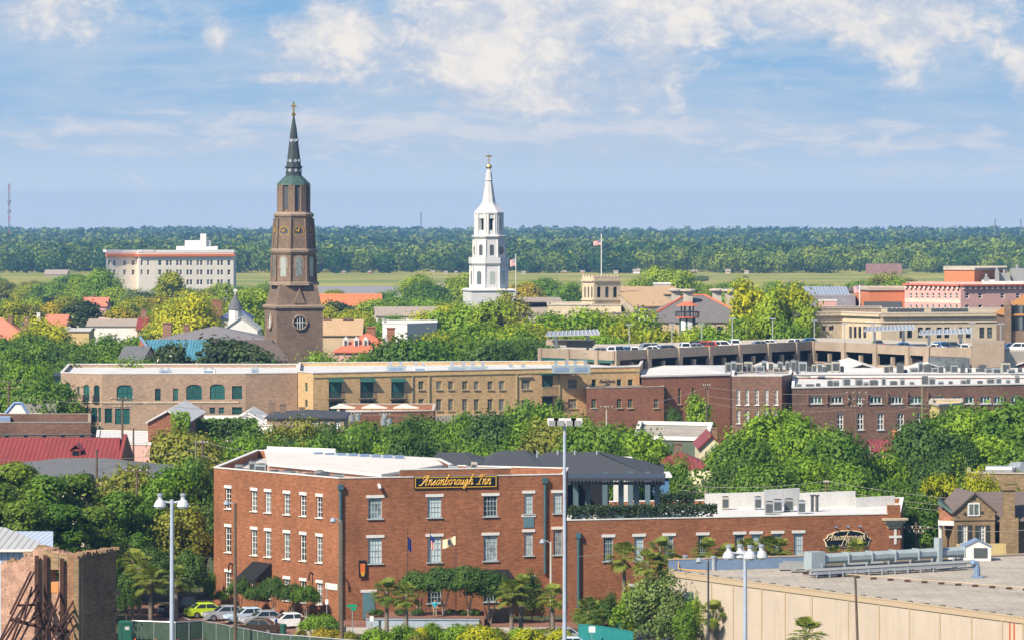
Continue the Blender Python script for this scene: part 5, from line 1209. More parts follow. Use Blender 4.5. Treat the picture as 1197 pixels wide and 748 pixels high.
# ------------------------------------------------------------------ roofs between the trees
def roofs():
    H_ = house
    wl, br = M_whitewall, M_brick_tan
    H_('red_roofed_house', 'house with a long salmon roof at the left edge beyond the pyramid roof', -40, 36, 1120, 20, 374, 361, 'x', M_cream, M_salmon, chim=((28, 357, 374, 3),))
    H_('pyramid_roofed_house', 'house with a steep coral red pyramid roof at the left edge', -40, 33, 930, 15, 397, 371, 'h', M_pink, M_salmon, chim=((12, 370, 380, 5), (31, 372, 385, 6)))
    H_('flat_grey_house', 'low house with a flat blue grey roof and a white flue', 26, 46, 960, 10, 378, 376.5, 'x', br, M_shingle, chim=((45, 366.5, 380, 4),), cmat=M_white)
    H_('red_gabled_house', 'house with a coral gabled roof behind the yellow green tree', 52, 76, 1020, 14, 381, 367.5, 'x', M_stucco_y, M_salmon)
    H_('pink_roofed_house', 'house with a small pink red roof in front of the pale hotel', 97, 124, 1230, 14, 358, 347.5, 'x', M_pink, M_salmon, chim=((99, 347, 356, 3.5), (109, 346, 356, 3.5), (120, 351, 360, 4)))
    H_('ochre_walled_house', 'house with ochre wall, white chimney and low pale roof among the trees', 67, 104, 955, 12, 386.5, 383, 'x', M_stucco_y, M_roofpale, chim=((80, 383, 394, 5),), cmat=M_white)
    H_('long_low_wall_house', 'long low grey roofed house with stepped white parapet left of the red roof', 102, 162, 1010, 14, 380.5, 372.5, 'x', M_whitewall, M_greyroofl, chim=((106, 376, 384, 7), (119, 372, 384, 6), (126, 373, 384, 7)), cmat=M_pinklight)
    H_('bright_red_roof_house', 'house with a small bright red roof between two tall brick chimneys', 160, 186, 1000, 13, 385, 371, 'x', br, M_redmetal, chim=((168, 362.5, 386, 6), (182, 362.5, 386, 7)))
    H_('grey_slate_mansion', 'wide house with grey slate roof, salmon ridge and brick chimneys left of the brown steeple', 178, 316, 840, 20, 398.5, 381, 'h', M_pink, M_slate, inset=12, chim=((195.5, 378, 398, 10), (218, 380, 394, 7), (246, 393, 400, 5), (269, 392.5, 400, 5), (291, 392, 400, 5)))
    H_('white_gabled_church', 'white gabled building with two small windows left of the brown steeple', 262, 301, 905, 14, 384, 370, 'y', M_white, M_roofpale, wins=((277, 281, 380, 384), (291, 295, 381, 384)), wst=WS_dark)
    H_('mansard_house', 'blue grey mansard roofed house under a conical turret', 258, 292, 960, 14, 372, 359.5, 'h', M_whitewall, plain('blue_slate', (.10, .13, .22), .7), inset=3, chim=((251, 351, 372, 6), (257, 353, 372, 5)), cmat=M_brick_red)
    t = thing('conical_turret', 'slender dark conical turret with a white finial', 'turret', (X(275, 952), 952, 0)); x = X(275, 952)
    part('drum', MB().lathe([(1.5, 0), (1.5, Z(361, 952))], 12, (x, 952)), M_white, t); part('cone', MB().lathe([(1.75, Z(361.5, 952)), (1.2, Z(354, 952)), (.08, Z(344, 952))], 12, (x, 952)), M_shingle, t); part('finial', MB().tube([(x, 952, Z(345, 952)), (x, 952, Z(337.5, 952))], .16, 6).box((x, 952, Z(341, 952)), (.9, .2, .5)), M_white, t)
    # nave of the church under the brown steeple
    D = 745
    r = thing('church_nave', 'church nave with a long roof half blue copper and half brown below the steeple', 'church', (X(245, 752), 752, 0))
    zr, ze = Z(397, 754), Z(421, D)
    a, m, b = [X(px, 754) for px in (163, 246, 320)]
    part('wall', MB().prism([P(168, D + .4), P(330, D + .4), P(330, 764), P(168, 764)], 0, ze), M_brick_tan, r)
    part('copper_roof', MB().slab([(*P(181, D), ze), (*P(246, D), ze), (m, 754, zr), (a + 1.2, 754, zr)], .2), M_copper, r); part('brown_roof', MB().slab([(*P(246, D), ze), (*P(338, D), ze), (b, 754, zr), (m + .02, 754, zr)], .2), M_brownroof, r)
    part('back_roof', MB().slab([(b, 754, zr), (b, 764, ze), (a + 1.2, 764, ze), (a + 1.2, 754.02, zr)], .2), M_brownroof, r)
    part('gable_wall', MB().add([(*P(163, 757), 0), (*P(181.5, D - .2), 0), (*P(183.5, D - .2), ze), (*P(164, 755), zr + .3), (*P(161, 764), ze), (*P(161, 764), 0)], [(0, 1, 2, 3, 4, 5)]), M_orangeroof, r)
    part('gable_coping', MB().tube([(*P(183.5, D - .25), ze), (*P(164, 754.8), zr + .4)], .28, 5), M_bluegrey, r)
    H_('small_tan_gable_house', 'small tan gabled house with a slate roof left of the copper nave', 138, 166, 735, 10, 421, 404, 'x', M_stucco, M_shingle, ang=R(-12))
    # right of the steeple
    H_('long_orange_roof_building', 'long building with a bright orange red roof right of the brown steeple', 362, 446, 1300, 26, 357, 343.5, 'x', M_pink, M_orangeroof, ang=R(3))
    H_('tan_roofed_house', 'tan roofed house with two stout brick chimneys beside the brown steeple', 376, 422, 800, 13, 391, 373, 'x', M_stucco, M_tanroof, chim=((382, 373, 389, 8), (406.5, 373, 389, 10)), cmat=M_stone_brown)
    r, ro, wo, g, dim = H_('red_dormer_house', 'house with a coral red hip roof and four small white dormers', 391, 464, 735, 17, 411, 388.5, 'h', M_pink, M_redtile, inset=8.5, chim=((434, 383, 396, 10), (457, 384, 404, 9)), cmat=M_brick_red)
    w, ze, zr = dim
    for u, v in ((w * .17, 3.3), (w * .34, 3.3), (w * .49, 3.3), (w * .80, 3.0)):
        zd = ze + (zr - ze) * v / 8.5 * .8; p = g(u, v - .8, zd)
        dm = MB().box((p[0], p[1] + 1.2, zd - .3), (.95, 2.6, 1.35)); dm.add([(p[0] - .6, p[1] - .15, zd + 1.02), (p[0] + .6, p[1] - .15, zd + 1.02), (p[0], p[1] - .15, zd + 1.7), (p[0] - .6, p[1] + 2.5, zd + 1.02), (p[0] + .6, p[1] + 2.5, zd + 1.02), (p[0], p[1] + 2.5, zd + 1.7)], [(0, 1, 2), (0, 2, 5, 3), (1, 4, 5, 2), (0, 3, 4, 1)])
        do = part('dormer', dm, M_white, ro); part('window', MB().box((p[0], p[1] - .15, zd), (.5, .1, .9)), G_dark, do)
    H_('grey_gabled_hall', 'long grey brown roofed hall with a white gable left of the white steeple', 440, 512, 1090, 16, 369, 358.5, 'x', M_white, M_greyroofl, ang=R(4))
    H_('white_dormer_house', 'white house with a dark gable window at the river edge', 458, 476, 1700, 14, 347, 335.5, 'y', M_white, M_roofpale, wins=((462, 466, 340.5, 345.5),), wst=WS_dark)
    Building('white_flat_house', 'white flat roofed house with a pale blue side right of the red dormer roof', 'house', [(447, 860), (476, 852), (511, 862), (511, 880), (448, 880)], Z(378.5, 856), M_white, M_membrane, parapet=.3).finish(M_white, .15, .1)
    H_('grey_roofed_cottage', 'small cottage with a grey roof at the river edge left of the white steeple', 510, 527, 1650, 12, 337.5, 331.5, 'x', M_stucco, M_greyroofl)
    H_('orange_roofed_cottage', 'small orange roofed cottage half hidden by trees below the white steeple', 594, 622, 880, 12, 391, 381, 'h', M_stucco, M_orangeroof)
    H_('pale_garden_house', 'small white house among trees at the foot of the stone block', 722, 752, 815, 10, 382, 375, 'x', M_white, M_greyroofl)
    H_('far_marsh_house', 'pale grey house at the edge of the far wood on the left', 52, 78, 2600, 14, 321, 315.5, 'x', M_greyroofl, M_greyroofl)
    Building('far_brick_block', 'low reddish brown block in front of the far wood on the right', 'building', [(1012, 2735), (1054, 2735), (1054, 2760), (1012, 2760)], Z(309, 2735), plain('far_brown', (.30, .17, .16), .9, .2), M_shingle, parapet=.5).finish()
    for k, (px, w, h, c) in enumerate(((402, 4, 4, M_pink), (432, 5, 4, M_redtile), (506, 5, 5, M_stucco_y), (521, 5, 4, M_white), (533, 4, 4, M_pink), (612, 6, 4, M_white), (660, 5, 5, M_brick_red), (681, 6, 5, M_pink), (720, 6, 5, M_whitewall), (744, 11, 8, M_whitewall), (760, 5, 6, M_white), (811, 10, 6, M_brick_red), (851, 8, 7, M_stucco), (873, 6, 5, M_white))):
        H_('far_shore_house', f'tiny house below the far wood, {ordinal(k, 14)} of fourteen right of the brown steeple', px - w * .36, px + w * .36, 2738, 7, 320 - h * .4, 320 - h * .75, 'x', c, M_greyroofl, group='houses on the far shore')
roofs()
# ------------------------------------------------------------------ low buildings on the left, between the pines and the tan hotel
def left_blocks():
    # red ribbed metal roof with its dormer
    D = 505
    r = thing('red_roofed_warehouse', 'warehouse under a broad red ribbed metal roof with one dormer', 'warehouse', (X(60, D + 8), D + 8, 0))
    ze, zr = Z(543, D), Z(511, D + 9)
    xl, xr = X(-60, D), X(138, D)
    part('wall', MB().prism([(xl, D + .3), (xr - .3, D + .3), (xr - .3, D + 18), (xl, D + 18)], 0, ze - .1).add([(xr - .3, D + .3, ze - .1), (xr - .3, D + 18, ze - .1), (xr - .3, D + 9, zr - .15)], [(0, 1, 2)]), M_pink, r)
    ro = part('roof', MB().slab([(xl, D, ze), (xr, D, ze), (xr - .6, D + 9, zr), (xl, D + 9, zr)], .15).slab([(xr, D + 18.4, ze), (xl, D + 18.4, ze), (xl, D + 9.02, zr), (xr - .6, D + 9.02, zr)], .15), M_redmetal, r)
    x, y, z = X(88.5, D + 3), D + 3, Z(535.5, D + 3)
    dm = part('dormer', MB().box((x, y + 2, z - .6), (1.15, 4, 1.75)), M_redmetal, ro); part('dormer_roof', MB().slab([(x - .9, y - .2, z + 1.0), (x, y - .2, z + 1.75), (x, y + 4, z + 1.75), (x - .9, y + 4, z + 1.0)], .08).slab([(x + .01, y - .2, z + 1.75), (x + .9, y - .2, z + 1.0), (x + .9, y + 4, z + 1.0), (x + .01, y + 4, z + 1.75)], .08), M_redmetal, dm); part('dormer_window', MB().box((x, y - .02, z - .2), (.8, .08, 1.15)), G_dark, dm)
    part('end_parapet', MB().prism([(xr - .2, D - .2), (xr + .25, D - .2), (xr + .25, D + 18.6), (xr - .2, D + 18.6)], 0, ze + .2).add([(xr - .2, D, ze + .15), (xr - .2, D + 9, zr + .45), (xr - .2, D + 18, ze + .15), (xr + .25, D, ze + .15), (xr + .25, D + 9, zr + .45), (xr + .25, D + 18, ze + .15)], [(0, 1, 2), (3, 5, 4), (0, 3, 4, 1), (1, 4, 5, 2)]), M_redmetal, r)
    # grey shingled roof in front
    house('grey_shingled_building', 'long building with a low grey shingle roof in front of the red metal roof', -40, 216, 476, 16, 556.5, 535, 'h', M_stucco, M_shingle, inset=10, cat='building')
    house('beige_corner_house', 'small beige block with white trim emerging below the grey shingle roof', 48, 98, 470, 6, 558, 553, 'h', M_cream, M_shingle, cat='house')
    # old brick parapet wall
    Building('brick_parapet_building', 'flat roofed building behind a stained old brick parapet wall', 'building', [(-40, 548), (106, 548), (106, 572), (-40, 572)], Z(494, 548), brick('stained_brick', (.26, .13, .09), (.20, .115, .085), (.26, .2, .16), 1.3, .55), M_tar, parapet=.9).finish(M_concrete, .12, .05)
    rt = thing('rooftop_pipes', 'dark railing and pipes along the foot of the stained brick parapet', 'railing', (X(55, 545), 545, Z(511, 545)))
    part('rail', MB().tube([(*P(-30, 544), Z(508.5, 544)), (*P(108, 544), Z(507.5, 544))], .12, 5), M_acdark, rt)
    for px in (8, 30, 52, 74, 96): part('post', MB().box((*P(px, 544.3), Z(513, 544)), (.5, .3, .7)), M_acdark, rt)
    # white stepped gable with blue coping
    w = thing('white_stepped_house', 'white house whose stepped gable wall has blue coping', 'house', (X(30, 575), 575, 0))
    pr = [(4, 496), (4, 487), (17, 471), (25, 471), (38, 492), (48, 494), (48, 500)]; Dw = 572
    f0 = [(*P(a, Dw), Z(b, Dw)) for a, b in pr] + [(*P(48, Dw), 0), (*P(4, Dw), 0)]; f1 = [(a, b + .5, c) for a, b, c in f0]; n = len(f0)
    part('gable_wall', MB().add(f0 + f1, [tuple(reversed(range(n))), tuple(range(n, 2 * n))] + [(i, (i + 1) % n, n + (i + 1) % n, n + i) for i in range(n)]), M_white, w)
    part('coping', MB().tube([(*P(3, Dw), Z(487, Dw)), (*P(17, Dw), Z(470.7, Dw)), (*P(25, Dw), Z(470.7, Dw)), (*P(38, Dw), Z(491.7, Dw)), (*P(49, Dw), Z(493.7, Dw))], .22, 4), plain('blue_coping', (.20, .30, .50), .6), w)
    part('rear_block', MB().prism([P(-20, 574), P(48, 574), P(48, 588), P(-20, 588)], 0, Z(488, 574)), M_whitewall, w); part('low_porch', MB().prism([P(-20, 566), P(12, 566), P(12, 571.5), P(-20, 571.5)], 0, Z(488, 566)), plain('blue_wash', (.22, .30, .44), .7), w)
    Building('grey_rendered_block', 'plain grey rendered block left of the glass stair of the tan hotel', 'building', [(20, 640), (66, 640), (66, 668), (20, 668)], Z(471.5, 640), plain('grey_render', (.26, .24, .22), .9, .12), M_roofpale, parapet=.3).finish()
    # white sheds and membranes between
    Building('white_flat_shed', 'low white flat roofed shed between the red roof and brick gable', 'shed', [(112, 560), (176, 556), (178, 590), (114, 594)], Z(519, 558), M_pink, M_membrane, parapet=.1).finish(M_white, .1, .1)
    g = Vector(P(173, 562)); Dg = 562
    house('brick_gable_house', 'old red brick gabled house with creeper and a long white roof', 173, 219, Dg, 30, 491.5, 479, 'y', brick('gable_brick', (.40, .15, .09), (.34, .13, .08), (.3, .2, .15), 1.2, .4), M_membrane, cat='house')
    pb = Building('white_roofed_building', 'low building with a white membrane roof beside the ivy covered wall', 'building', [(206, 590), (318, 584), (322, 612), (210, 612)], Z(496, 588), M_whitewall, M_membrane, parapet=.3)
    pb.finish(M_membrane, .15, .1)
    house('white_membrane_gable', 'broad white gable of membrane roofing next to the dark hipped house', 262, 316, 604, 16, 496.5, 480.5, 'y', M_whitewall, M_membrane, cat='roof')
    # dark hipped house with white windows
    house('dark_hipped_house', 'brown house with a dark hip roof, three chimneys and white windows', 312, 402, 588, 16, 487.5, 478, 'h', M_brick_tan, M_slate_dark, inset=7, chim=((317.5, 471.5, 487, 6), (331, 473, 487, 7), (353, 477, 488, 7)), cmat=M_stone_brown, wins=((364.5, 371.5, 491.5, 500), (377.5, 384.5, 491, 496), (391, 397.5, 490.5, 500)), wst=WS_white, cat='house')
    # terrace with parasols
    T = Building('brick_terrace', 'low brown brick terrace building with a parapet under three parasols', 'terrace', [(394, 612), (507, 618), (509, 640), (396, 640)], Z(481.5, 614), M_brick_red, M_roofpale, parapet=.9)
    for a, b in ((422, 427), (437, 442), (449, 454)): T.winy(0, a, b, 493, 503, WS_dark)
    T.finish(M_conc_light, .12, .08)
    for k, px in enumerate((398, 435, 472)):
        x, y = X(px, 622), 622; z0 = T.z1 - .9
        t = thing('parasol', f'cream square parasol, {("leftmost", "middle", "rightmost")[k]} of three on the brick terrace before the ochre hotel', 'parasol', (x, y, z0), group='cream parasols on the terrace')
        zt = Z(471.5, y); ze = Z(476.3, y); s = 1.75
        part('canopy', MB().add([(x - s * .9, y - s, ze), (x + s * 1.3, y - s, ze), (x + s * 1.3, y + s, ze), (x - s * .9, y + s, ze), (x, y, zt)], [(0, 1, 4), (1, 2, 4), (2, 3, 4), (3, 0, 4)]), M_canvas, t)
        part('pole', MB().tube([(x, y, z0), (x, y, zt + .1)], .05, 6), M_wood, t)
    for k, (px, py, D) in enumerate(((411, 489, 606), (418, 487.5, 606), (448, 492, 606), (449.5, 488, 607), (455, 493, 606))):
        solo('transformer_can', f'grey transformer can, {ordinal(k, 5)} of five on the posts before the brick terrace', 'transformer', MB().lathe([(.1, Z(py + 5, D)), (.42, Z(py + 4.6, D)), (.42, Z(py - 4, D)), (.1, Z(py - 4.6, D))], 10, P(px, D)), M_galv, 'transformers before the terrace')
left_blocks()

# ------------------------------------------------------------------ right: small roofs, the old gabled house
def right_blocks():
    Building('grey_flat_roofed_row', 'low row with a dark grey flat roof and white fascia below the brick annex', 'building', [(742, 560), (826, 556), (832, 596), (748, 600)], Z(514, 558), plain('fascia_green', (.10, .13, .09), .8), M_roofgrey, parapet=.12).finish(M_whitewall, .5, .2)
    house('red_hip_roofed_cottage', 'cottage with a bright red hip roof and two dark chimneys above pale creeper walls', 766, 833, 505, 15, 549, 527.5, 'h', M_cream, M_redmetal, inset=6, chim=((792.5, 518.5, 540, 9), (804.5, 534, 546, 9)), cmat=M_stone_brown, cat='cottage')
    Building('creeper_wall', 'cream painted wall below the red hip roof overgrown with creeper', 'wall', [(783, 492), (832, 490), (832, 491), (783, 493)], Z(550, 491), M_cream, parapet=.2).finish()
    house('cream_gable_house', 'cream gabled house with a red side roof beside the large trees', 818, 846, 530, 14, 521, 507.5, 'y', M_cream, M_redmetal, chim=((835, 501, 512, 6),), cat='house')
    house('blue_white_shed', 'small white and blue box house behind the terrace pergola', 765, 782, 470, 8, 556, 553, 'x', plain('blue_paint', (.10, .22, .42), .6), M_white, cat='shed')
    Building('white_vent_box', 'plain white box rising behind the dark terrace roofs', 'roof structure', [(717, 474), (739, 474), (739, 482), (717, 482)], Z(538, 474), M_white, M_white, parapet=.1).finish()
    house('red_roof_between_trees', 'small house with a red roof and an orange chimney behind the leafy crowns', 1022, 1056, 560, 12, 526, 513, 'x', M_pink, M_redmetal, chim=((1046, 504.5, 516, 5),), cmat=M_orange, cat='house')
    Building('ochre_flat_house', 'ochre flat topped house among trees before the long brick building', 'house', [(1087, 600), (1098, 594), (1124, 598), (1124, 612), (1089, 612)], Z(473.5, 596), M_stucco_y, M_roofpale, parapet=.3).finish(M_conc_light, .3, .2)
    Building('brown_flat_house', 'brown flat roofed building with silver ducts behind the gabled house', 'building', [(1131, 486), (1260, 484), (1260, 510), (1133, 512)], Z(553.5, 485), M_brick_old, M_roofgrey, parapet=.3).finish(M_conc_light, .15, .1)
    for k, (a, b, y) in enumerate(((1154, 1185, 544), (1184, 1197, 541.5))):
        solo('silver_duct', ('long', 'tall stubby')[k] + ' silver duct on the brown flat roof behind the gabled house', 'duct', MB().tube([(*P(a, 492), Z(y + 4, 492)), (*P(b, 490), Z(y + 4, 490))], .45 + .2 * k, 10).box((*P((a + b) / 2, 491), Z(553, 491)), (.5, .5, .8)), M_galv, 'silver ducts')
    # gabled brick house
    D = 418
    r = thing('gabled_brick_house', 'old brown brick house with a front gable, shutters and tall chimney', 'house', (X(1150, D + 6), D + 6, 0))
    A, B_ = Vector(P(1115, D)), Vector(P(1163, D + .8)); f = Facade(A, B_); ze = Z(596, D); za = Z(576, D)
    for a, b, y0, y1 in ((1124, 1131, 613.5, 634.5), (1144.5, 1152, 614, 634.5)): f.open.append((f.at(a)[0], f.at(b)[0], Z(y1, D), Z(y0, D)))
    wl = MB(); wall_with_openings(wl, f, 0, ze, .12); L_ = f.len
    wl.add([(*f.pt(0), ze), (*f.pt(L_), ze), (*f.pt(L_ / 2), za)], [(0, 1, 2)]); wl.quad((*f.pt(0, -5), 0), (*f.pt(0), 0), (*f.pt(0), ze), (*f.pt(0, -5), ze))
    S2 = Vector(P(1290, D + 4)); f2 = Facade(Vector(f.pt(L_)) + Vector((.02, 1.2)), S2); ze2 = Z(609, D)
    f2.open.append((f2.at(1167.5)[0], f2.at(1172.5)[0], Z(634.5, D + 1), Z(614, D + 1)))
    wall_with_openings(wl, f2, 0, ze2, .12); part('wall', wl, M_brick_old, r)
    for ff, q in [(f, q) for q in f.open] + [(f2, q) for q in f2.open]:
        st = dict(WS_white, name='sash', grid=(2, 4), gmat=G_soft)
        a, gl, l, si = window_mesh(q[1] - q[0], q[3] - q[2], st); o = bpy.data.objects.new('window', a); COL.objects.link(o); o.parent = r
        x, y = ff.pt(q[0]); o.location = (x - r.location.x, y - r.location.y, q[2]); o.rotation_euler = (0, 0, ff.ang)
        for nm, me in (('pane', gl), ('sill', si)):
            c = bpy.data.objects.new(nm, me); COL.objects.link(c); c.parent = o
        for s0, s1 in ((q[0] - .42, q[0] - .03), (q[1] + .03, q[1] + .42)): part('shutter', ff.strip(MB(), s0, s1, q[2], q[3], .08), F_dark, r)
    gq0, gq1 = f.at(1131)[0], f.at(1145)[0]; z0, z1 = Z(603, D), Z(587.5, D)
    gw = part('gable_window', f.strip(MB(), gq0, gq1, z0, z1, .10), F_white, r)
    gm = (gq0 + gq1) / 2
    for s0, s1 in ((gq0 + .15, gm - .05), (gm + .05, gq1 - .15)): part('pane', f.strip(MB(), s0, s1, z0 + .15, z1 - .15, .12, -.105), G_soft, gw)
    for px, y in ((1120, 605), (1128, 600), (1148, 599), (1157, 606), (1138.5, 583)): part('tie_plate', f.strip(MB(), f.at(px)[0] - .12, f.at(px)[0] + .12, Z(y, D) - .12, Z(y, D) + .12, .06), M_darkmetal, r)
    part('string_course', f.strip(MB(), 0, L_, ze - 1.05, ze - .8, .1), M_brick_old, r)
    ap = Vector(f.pt(L_ / 2)); ro = MB()
    def gp(q, back, z): a = f.pt(q, -back); return (a[0], a[1], z)
    ro.slab([gp(-.3, 5, ze - .25), gp(-.3, -.25, ze - .25), gp(L_ / 2, -.25, za + .1), gp(L_ / 2, 6.5, za + .1)], .15); ro.slab([gp(L_ + .3, -.25, ze - .25), gp(L_ + .3, 6, ze - .25), gp(L_ / 2 + .01, 6, za + .1), gp(L_ / 2 + .01, -.25, za + .1)], .15)
    ridge_y = D + 6.5
    ro.slab([(X(1161, D), D + .9, ze2 - .1), (X(1290, D), D + 3.6, ze2 - .1), (X(1290, ridge_y), ridge_y + 2, Z(574, ridge_y)), (X(1140, ridge_y), ridge_y, Z(574.5, ridge_y))], .15)
    part('roof', ro, tiles('brown_violet_shingles', (.15, .12, .11), .28, .22), r)
    ch = MB().box((X(1179, D + 1.8), D + 1.8, 0), (1.15, 1.2, Z(572, D + 1.8))).box((X(1179, D + 1.8), D + 1.8, Z(572, D + 1.8)), (1.5, 1.5, .5)).box((X(1179, D + 1.8), D + 1.8, Z(572, D) + .5), (1.0, 1.0, .4)).box((X(1179, D + 1.5), D + 1.6, 0), (1.9, 1.3, Z(606, D))); part('chimney', ch, M_brick_old, r)
    pq = [(1098, 586), (1114.5, 596.5)]
    part('porch_roof', MB().slab([(*P(1098, D + 1), Z(586, D)), (*P(1114, D - .2), Z(597, D)), (*P(1114, D + 5), Z(597, D)), (*P(1098, D + 6), Z(586, D))], .3), M_patina, r)
    part('porch_wall', MB().prism([P(1098, D + 1.2), P(1115, D + .6), P(1115, D + 4), P(1098, D + 4)], Z(609, D), Z(597, D)), M_brick_red, r); part('porch_beam', MB().prism([P(1096.5, D + .4), P(1115, D), P(1115, D + 2), P(1096.5, D + 2)], Z(614, D), Z(609, D)), M_white, r)
    part('porch_column', MB().tube([(*P(1099.5, D + 1), 0), (*P(1099.5, D + 1), Z(613, D))], .22, 10), M_white, r)
    part('garden_wall', MB().prism([P(1118, D - 2.2), P(1176, D - 1.6), P(1176, D - 1.2), P(1118, D - 1.8)], 0, Z(635.5, D - 2)), M_stucco_y, r)
right_blocks()

# ------------------------------------------------------------------ the supermarket shed, bottom right
def market():
    z = 7.0
    C0, C1 = Vector(P(783, 379)), Vector(P(1300, 326))
    pts = [tuple(C0), tuple(C1), P(1300, 404), P(945, 386), P(790, 383.5)]
    B = Building('market_hall', 'wide beige panelled shed with a flat grey roof and blue grey parapet', 'shop building', pts, z, M_beigepanel, M_roofgrey, parapet=.12, world=True, th=.25)
    f = B.f[0]
    for px in (832, 857.5, 890.5, 918, 949.5, 992, 1028, 1063.5, 1099, 1136, 1172, 1196):
        q = f.at(px)[0]; B.strip(0, q - .07, q + .07, 0, z - .42, .07, M_beigetrim, 'panel_joint')
    B.strip(0, -.05, f.len, z - .42, z - .02, .10, M_beigetrim, 'eave_trim')
    for px in (1181, 1186): q = f.at(px)[0]; B.strip(0, q - .05, q + .05, 0, z - .5, .12, M_orange, 'orange_conduit')
    q = f.at(808)[0]; lm = MB(); lm.add([(*f.pt(q - .4, 0), 4.5), (*f.pt(q + .4, 0), 4.5), (*f.pt(q + .4, 0), 5.4), (*f.pt(q - .4, 0), 5.4), (*f.pt(q - .35, .7), 4.3), (*f.pt(q + .35, .7), 4.3), (*f.pt(q + .35, .8), 5.0), (*f.pt(q - .35, .8), 5.0)], [(4, 5, 6, 7), (0, 4, 7, 3), (5, 1, 2, 6), (7, 6, 2, 3), (0, 1, 5, 4)]); part('wall_light', lm, M_tealmetal, B.root)
    B.finish(M_beigetrim, .10, .08)
    a, b = Vector(P(781.5, 380.5)), Vector(P(945, 385))
    part('blue_parapet', MB().prism([tuple(a), tuple(b), (b.x, b.y + .3), (a.x, a.y + .3)], z - .1, z + .95), M_bluegrey, B.root); part('parapet_trim', MB().prism([(a.x - .05, a.y - .05), (b.x, b.y - .05), (b.x, b.y + .35), (a.x - .05, a.y + .35)], z + .952, z + 1.05), M_beigetrim, B.root)
    part('orange_pipe', MB().tube([(*P(787.5, 381), z + 1.1), (*P(793, 381), z + 1.1), (*P(793.3, 380.6), z + .15), (*P(803, 380), z + .08), (*P(826, 379), z + .08)], .06, 5), paint('orange_pipe', (.62, .30, .06), .5), B.root)
    # drain blocks along the roof edge and the conduit line
    for k in range(27):
        u = (k + .6) / 28; p = C0 + (C1 - C0) * u - f.n * 1.1; 
        if p.x < X(1210, p.y): part('roof_drain', MB().box((p.x, p.y, z - .1), (.5, .32, .14), f.ang), M_acdark, B.root)
    for k in range(14):
        px = 942 + k * 19.8; D = DZ(669.5 + k * 1.45, z); part('conduit_block', MB().box((X(px, D), D, z - .1), (.55, .3, .16), -.1), M_rust, B.root)
    part('conduit', MB().tube([(*P(942, DZ(668.7, z)), z + .12), (*P(1215, DZ(689.5, z)), z + .12)], .05, 5), M_beigetrim, B.root)
    # the long blue cooling unit
    u = thing('cooling_unit', 'long pale blue cooling duct on legs on the shed roof', 'cooling unit', (X(1038, 379), 379, z))
    A, E = Vector((*P(951, 375.5), 0)), Vector((*P(1127, 384), 0)); d = (E - A).normalized(); L_ = (E - A).length; n = Vector((d.y, -d.x, 0)); an = math.atan2(d.y, d.x)
    at = lambda s, o, h: tuple(A + d * s + n * o + Vector((0, 0, h)))
    for k in range(6):
        s0 = 1.0 + k * (L_ - 1.2) / 6; s1 = s0 + (L_ - 1.2) / 6 - .06
        dk = MB()
        for i in range(8):
            a0, a1 = R(45 * i + 22.5), R(45 * i + 67.5); r0 = .50
            dk.quad(at(s0, r0 * math.cos(a0), z + 1.45 + r0 * math.sin(a0)), at(s1, r0 * math.cos(a0), z + 1.45 + r0 * math.sin(a0)), at(s1, r0 * math.cos(a1), z + 1.45 + r0 * math.sin(a1)), at(s0, r0 * math.cos(a1), z + 1.45 + r0 * math.sin(a1)))
        part('duct_section', dk, M_acblue, u); part('flange', MB().box(at(s1, 0, z + .9), (.10, 1.15, 1.08), an), M_acblue, u)
    part('end_box', MB().box(at(.1, 0, z + .55), (1.5, 1.3, 1.6), an), M_acblue, u); part('tall_box', MB().box(at(L_ - 3.2, .3, z + .3), (.4, .8, 2.6), an), M_acblue, u)
    for k in range(14): s = .5 + k * (L_ - 1) / 13; part('leg', MB().box(at(s, -.6 if k % 2 else .7, z - .1), (.12, .12, 1.15), an), M_acblue, u)
    for o in (.85, -.75, 1.7): part('rail', MB().tube([at(-1.5, o, z + .55), at(L_ + .4, o, z + .6)], .13, 4), M_ac, u)
    part('service_deck', MB().slab([at(-1.2, 2.0, z + .45), at(L_ - 1, 1.75, z + .5), at(L_ - 1, 1.0, z + .5), at(-1.2, 1.0, z + .45)], .22), M_galv, u)
    for k in range(10): part('deck_post', MB().box(at(-1 + k * 1.45, 1.95, z - .1), (.1, .1, .6), an), M_galv, u)
    for k, (px, py, w) in enumerate(((927, 663, 2.6), (934, 665, 1.5), (1012, 660, 3.2))):
        D = DZ(py + 2, z); solo('roof_box', ('low pale pipe rack left of the blue cooling duct', 'small grey box beside the end of the cooling duct', 'low white box behind the blue cooling duct')[k], 'roof unit', MB().box((X(px, D), D, z), (w, 1.0, .55)).box((X(px, D), D, z + .55), (w * .7, .7, .2)), M_ac)
    x, y = X(1142, 374), 374; solo('swan_neck_vent', 'blue swan neck vent pipe on the shed roof right of the cooling duct', 'vent', MB().tube([(x, y, z - .1), (x, y, z + .9)], .3, 10).tube([(x, y, z + .9), (x - .05, y, z + 1.15), (x - .3, y - .1, z + 1.3), (x - .5, y - .15, z + 1.1)], .27, 10).box((x, y, z - .12), (1.0, .8, .2)), M_bluegrey)
    h = thing('roof_hatch_house', 'small white gabled hatch house on the shed roof', 'hatch', (*P(1145, 393), z)); hx, hy = P(1146, 393)
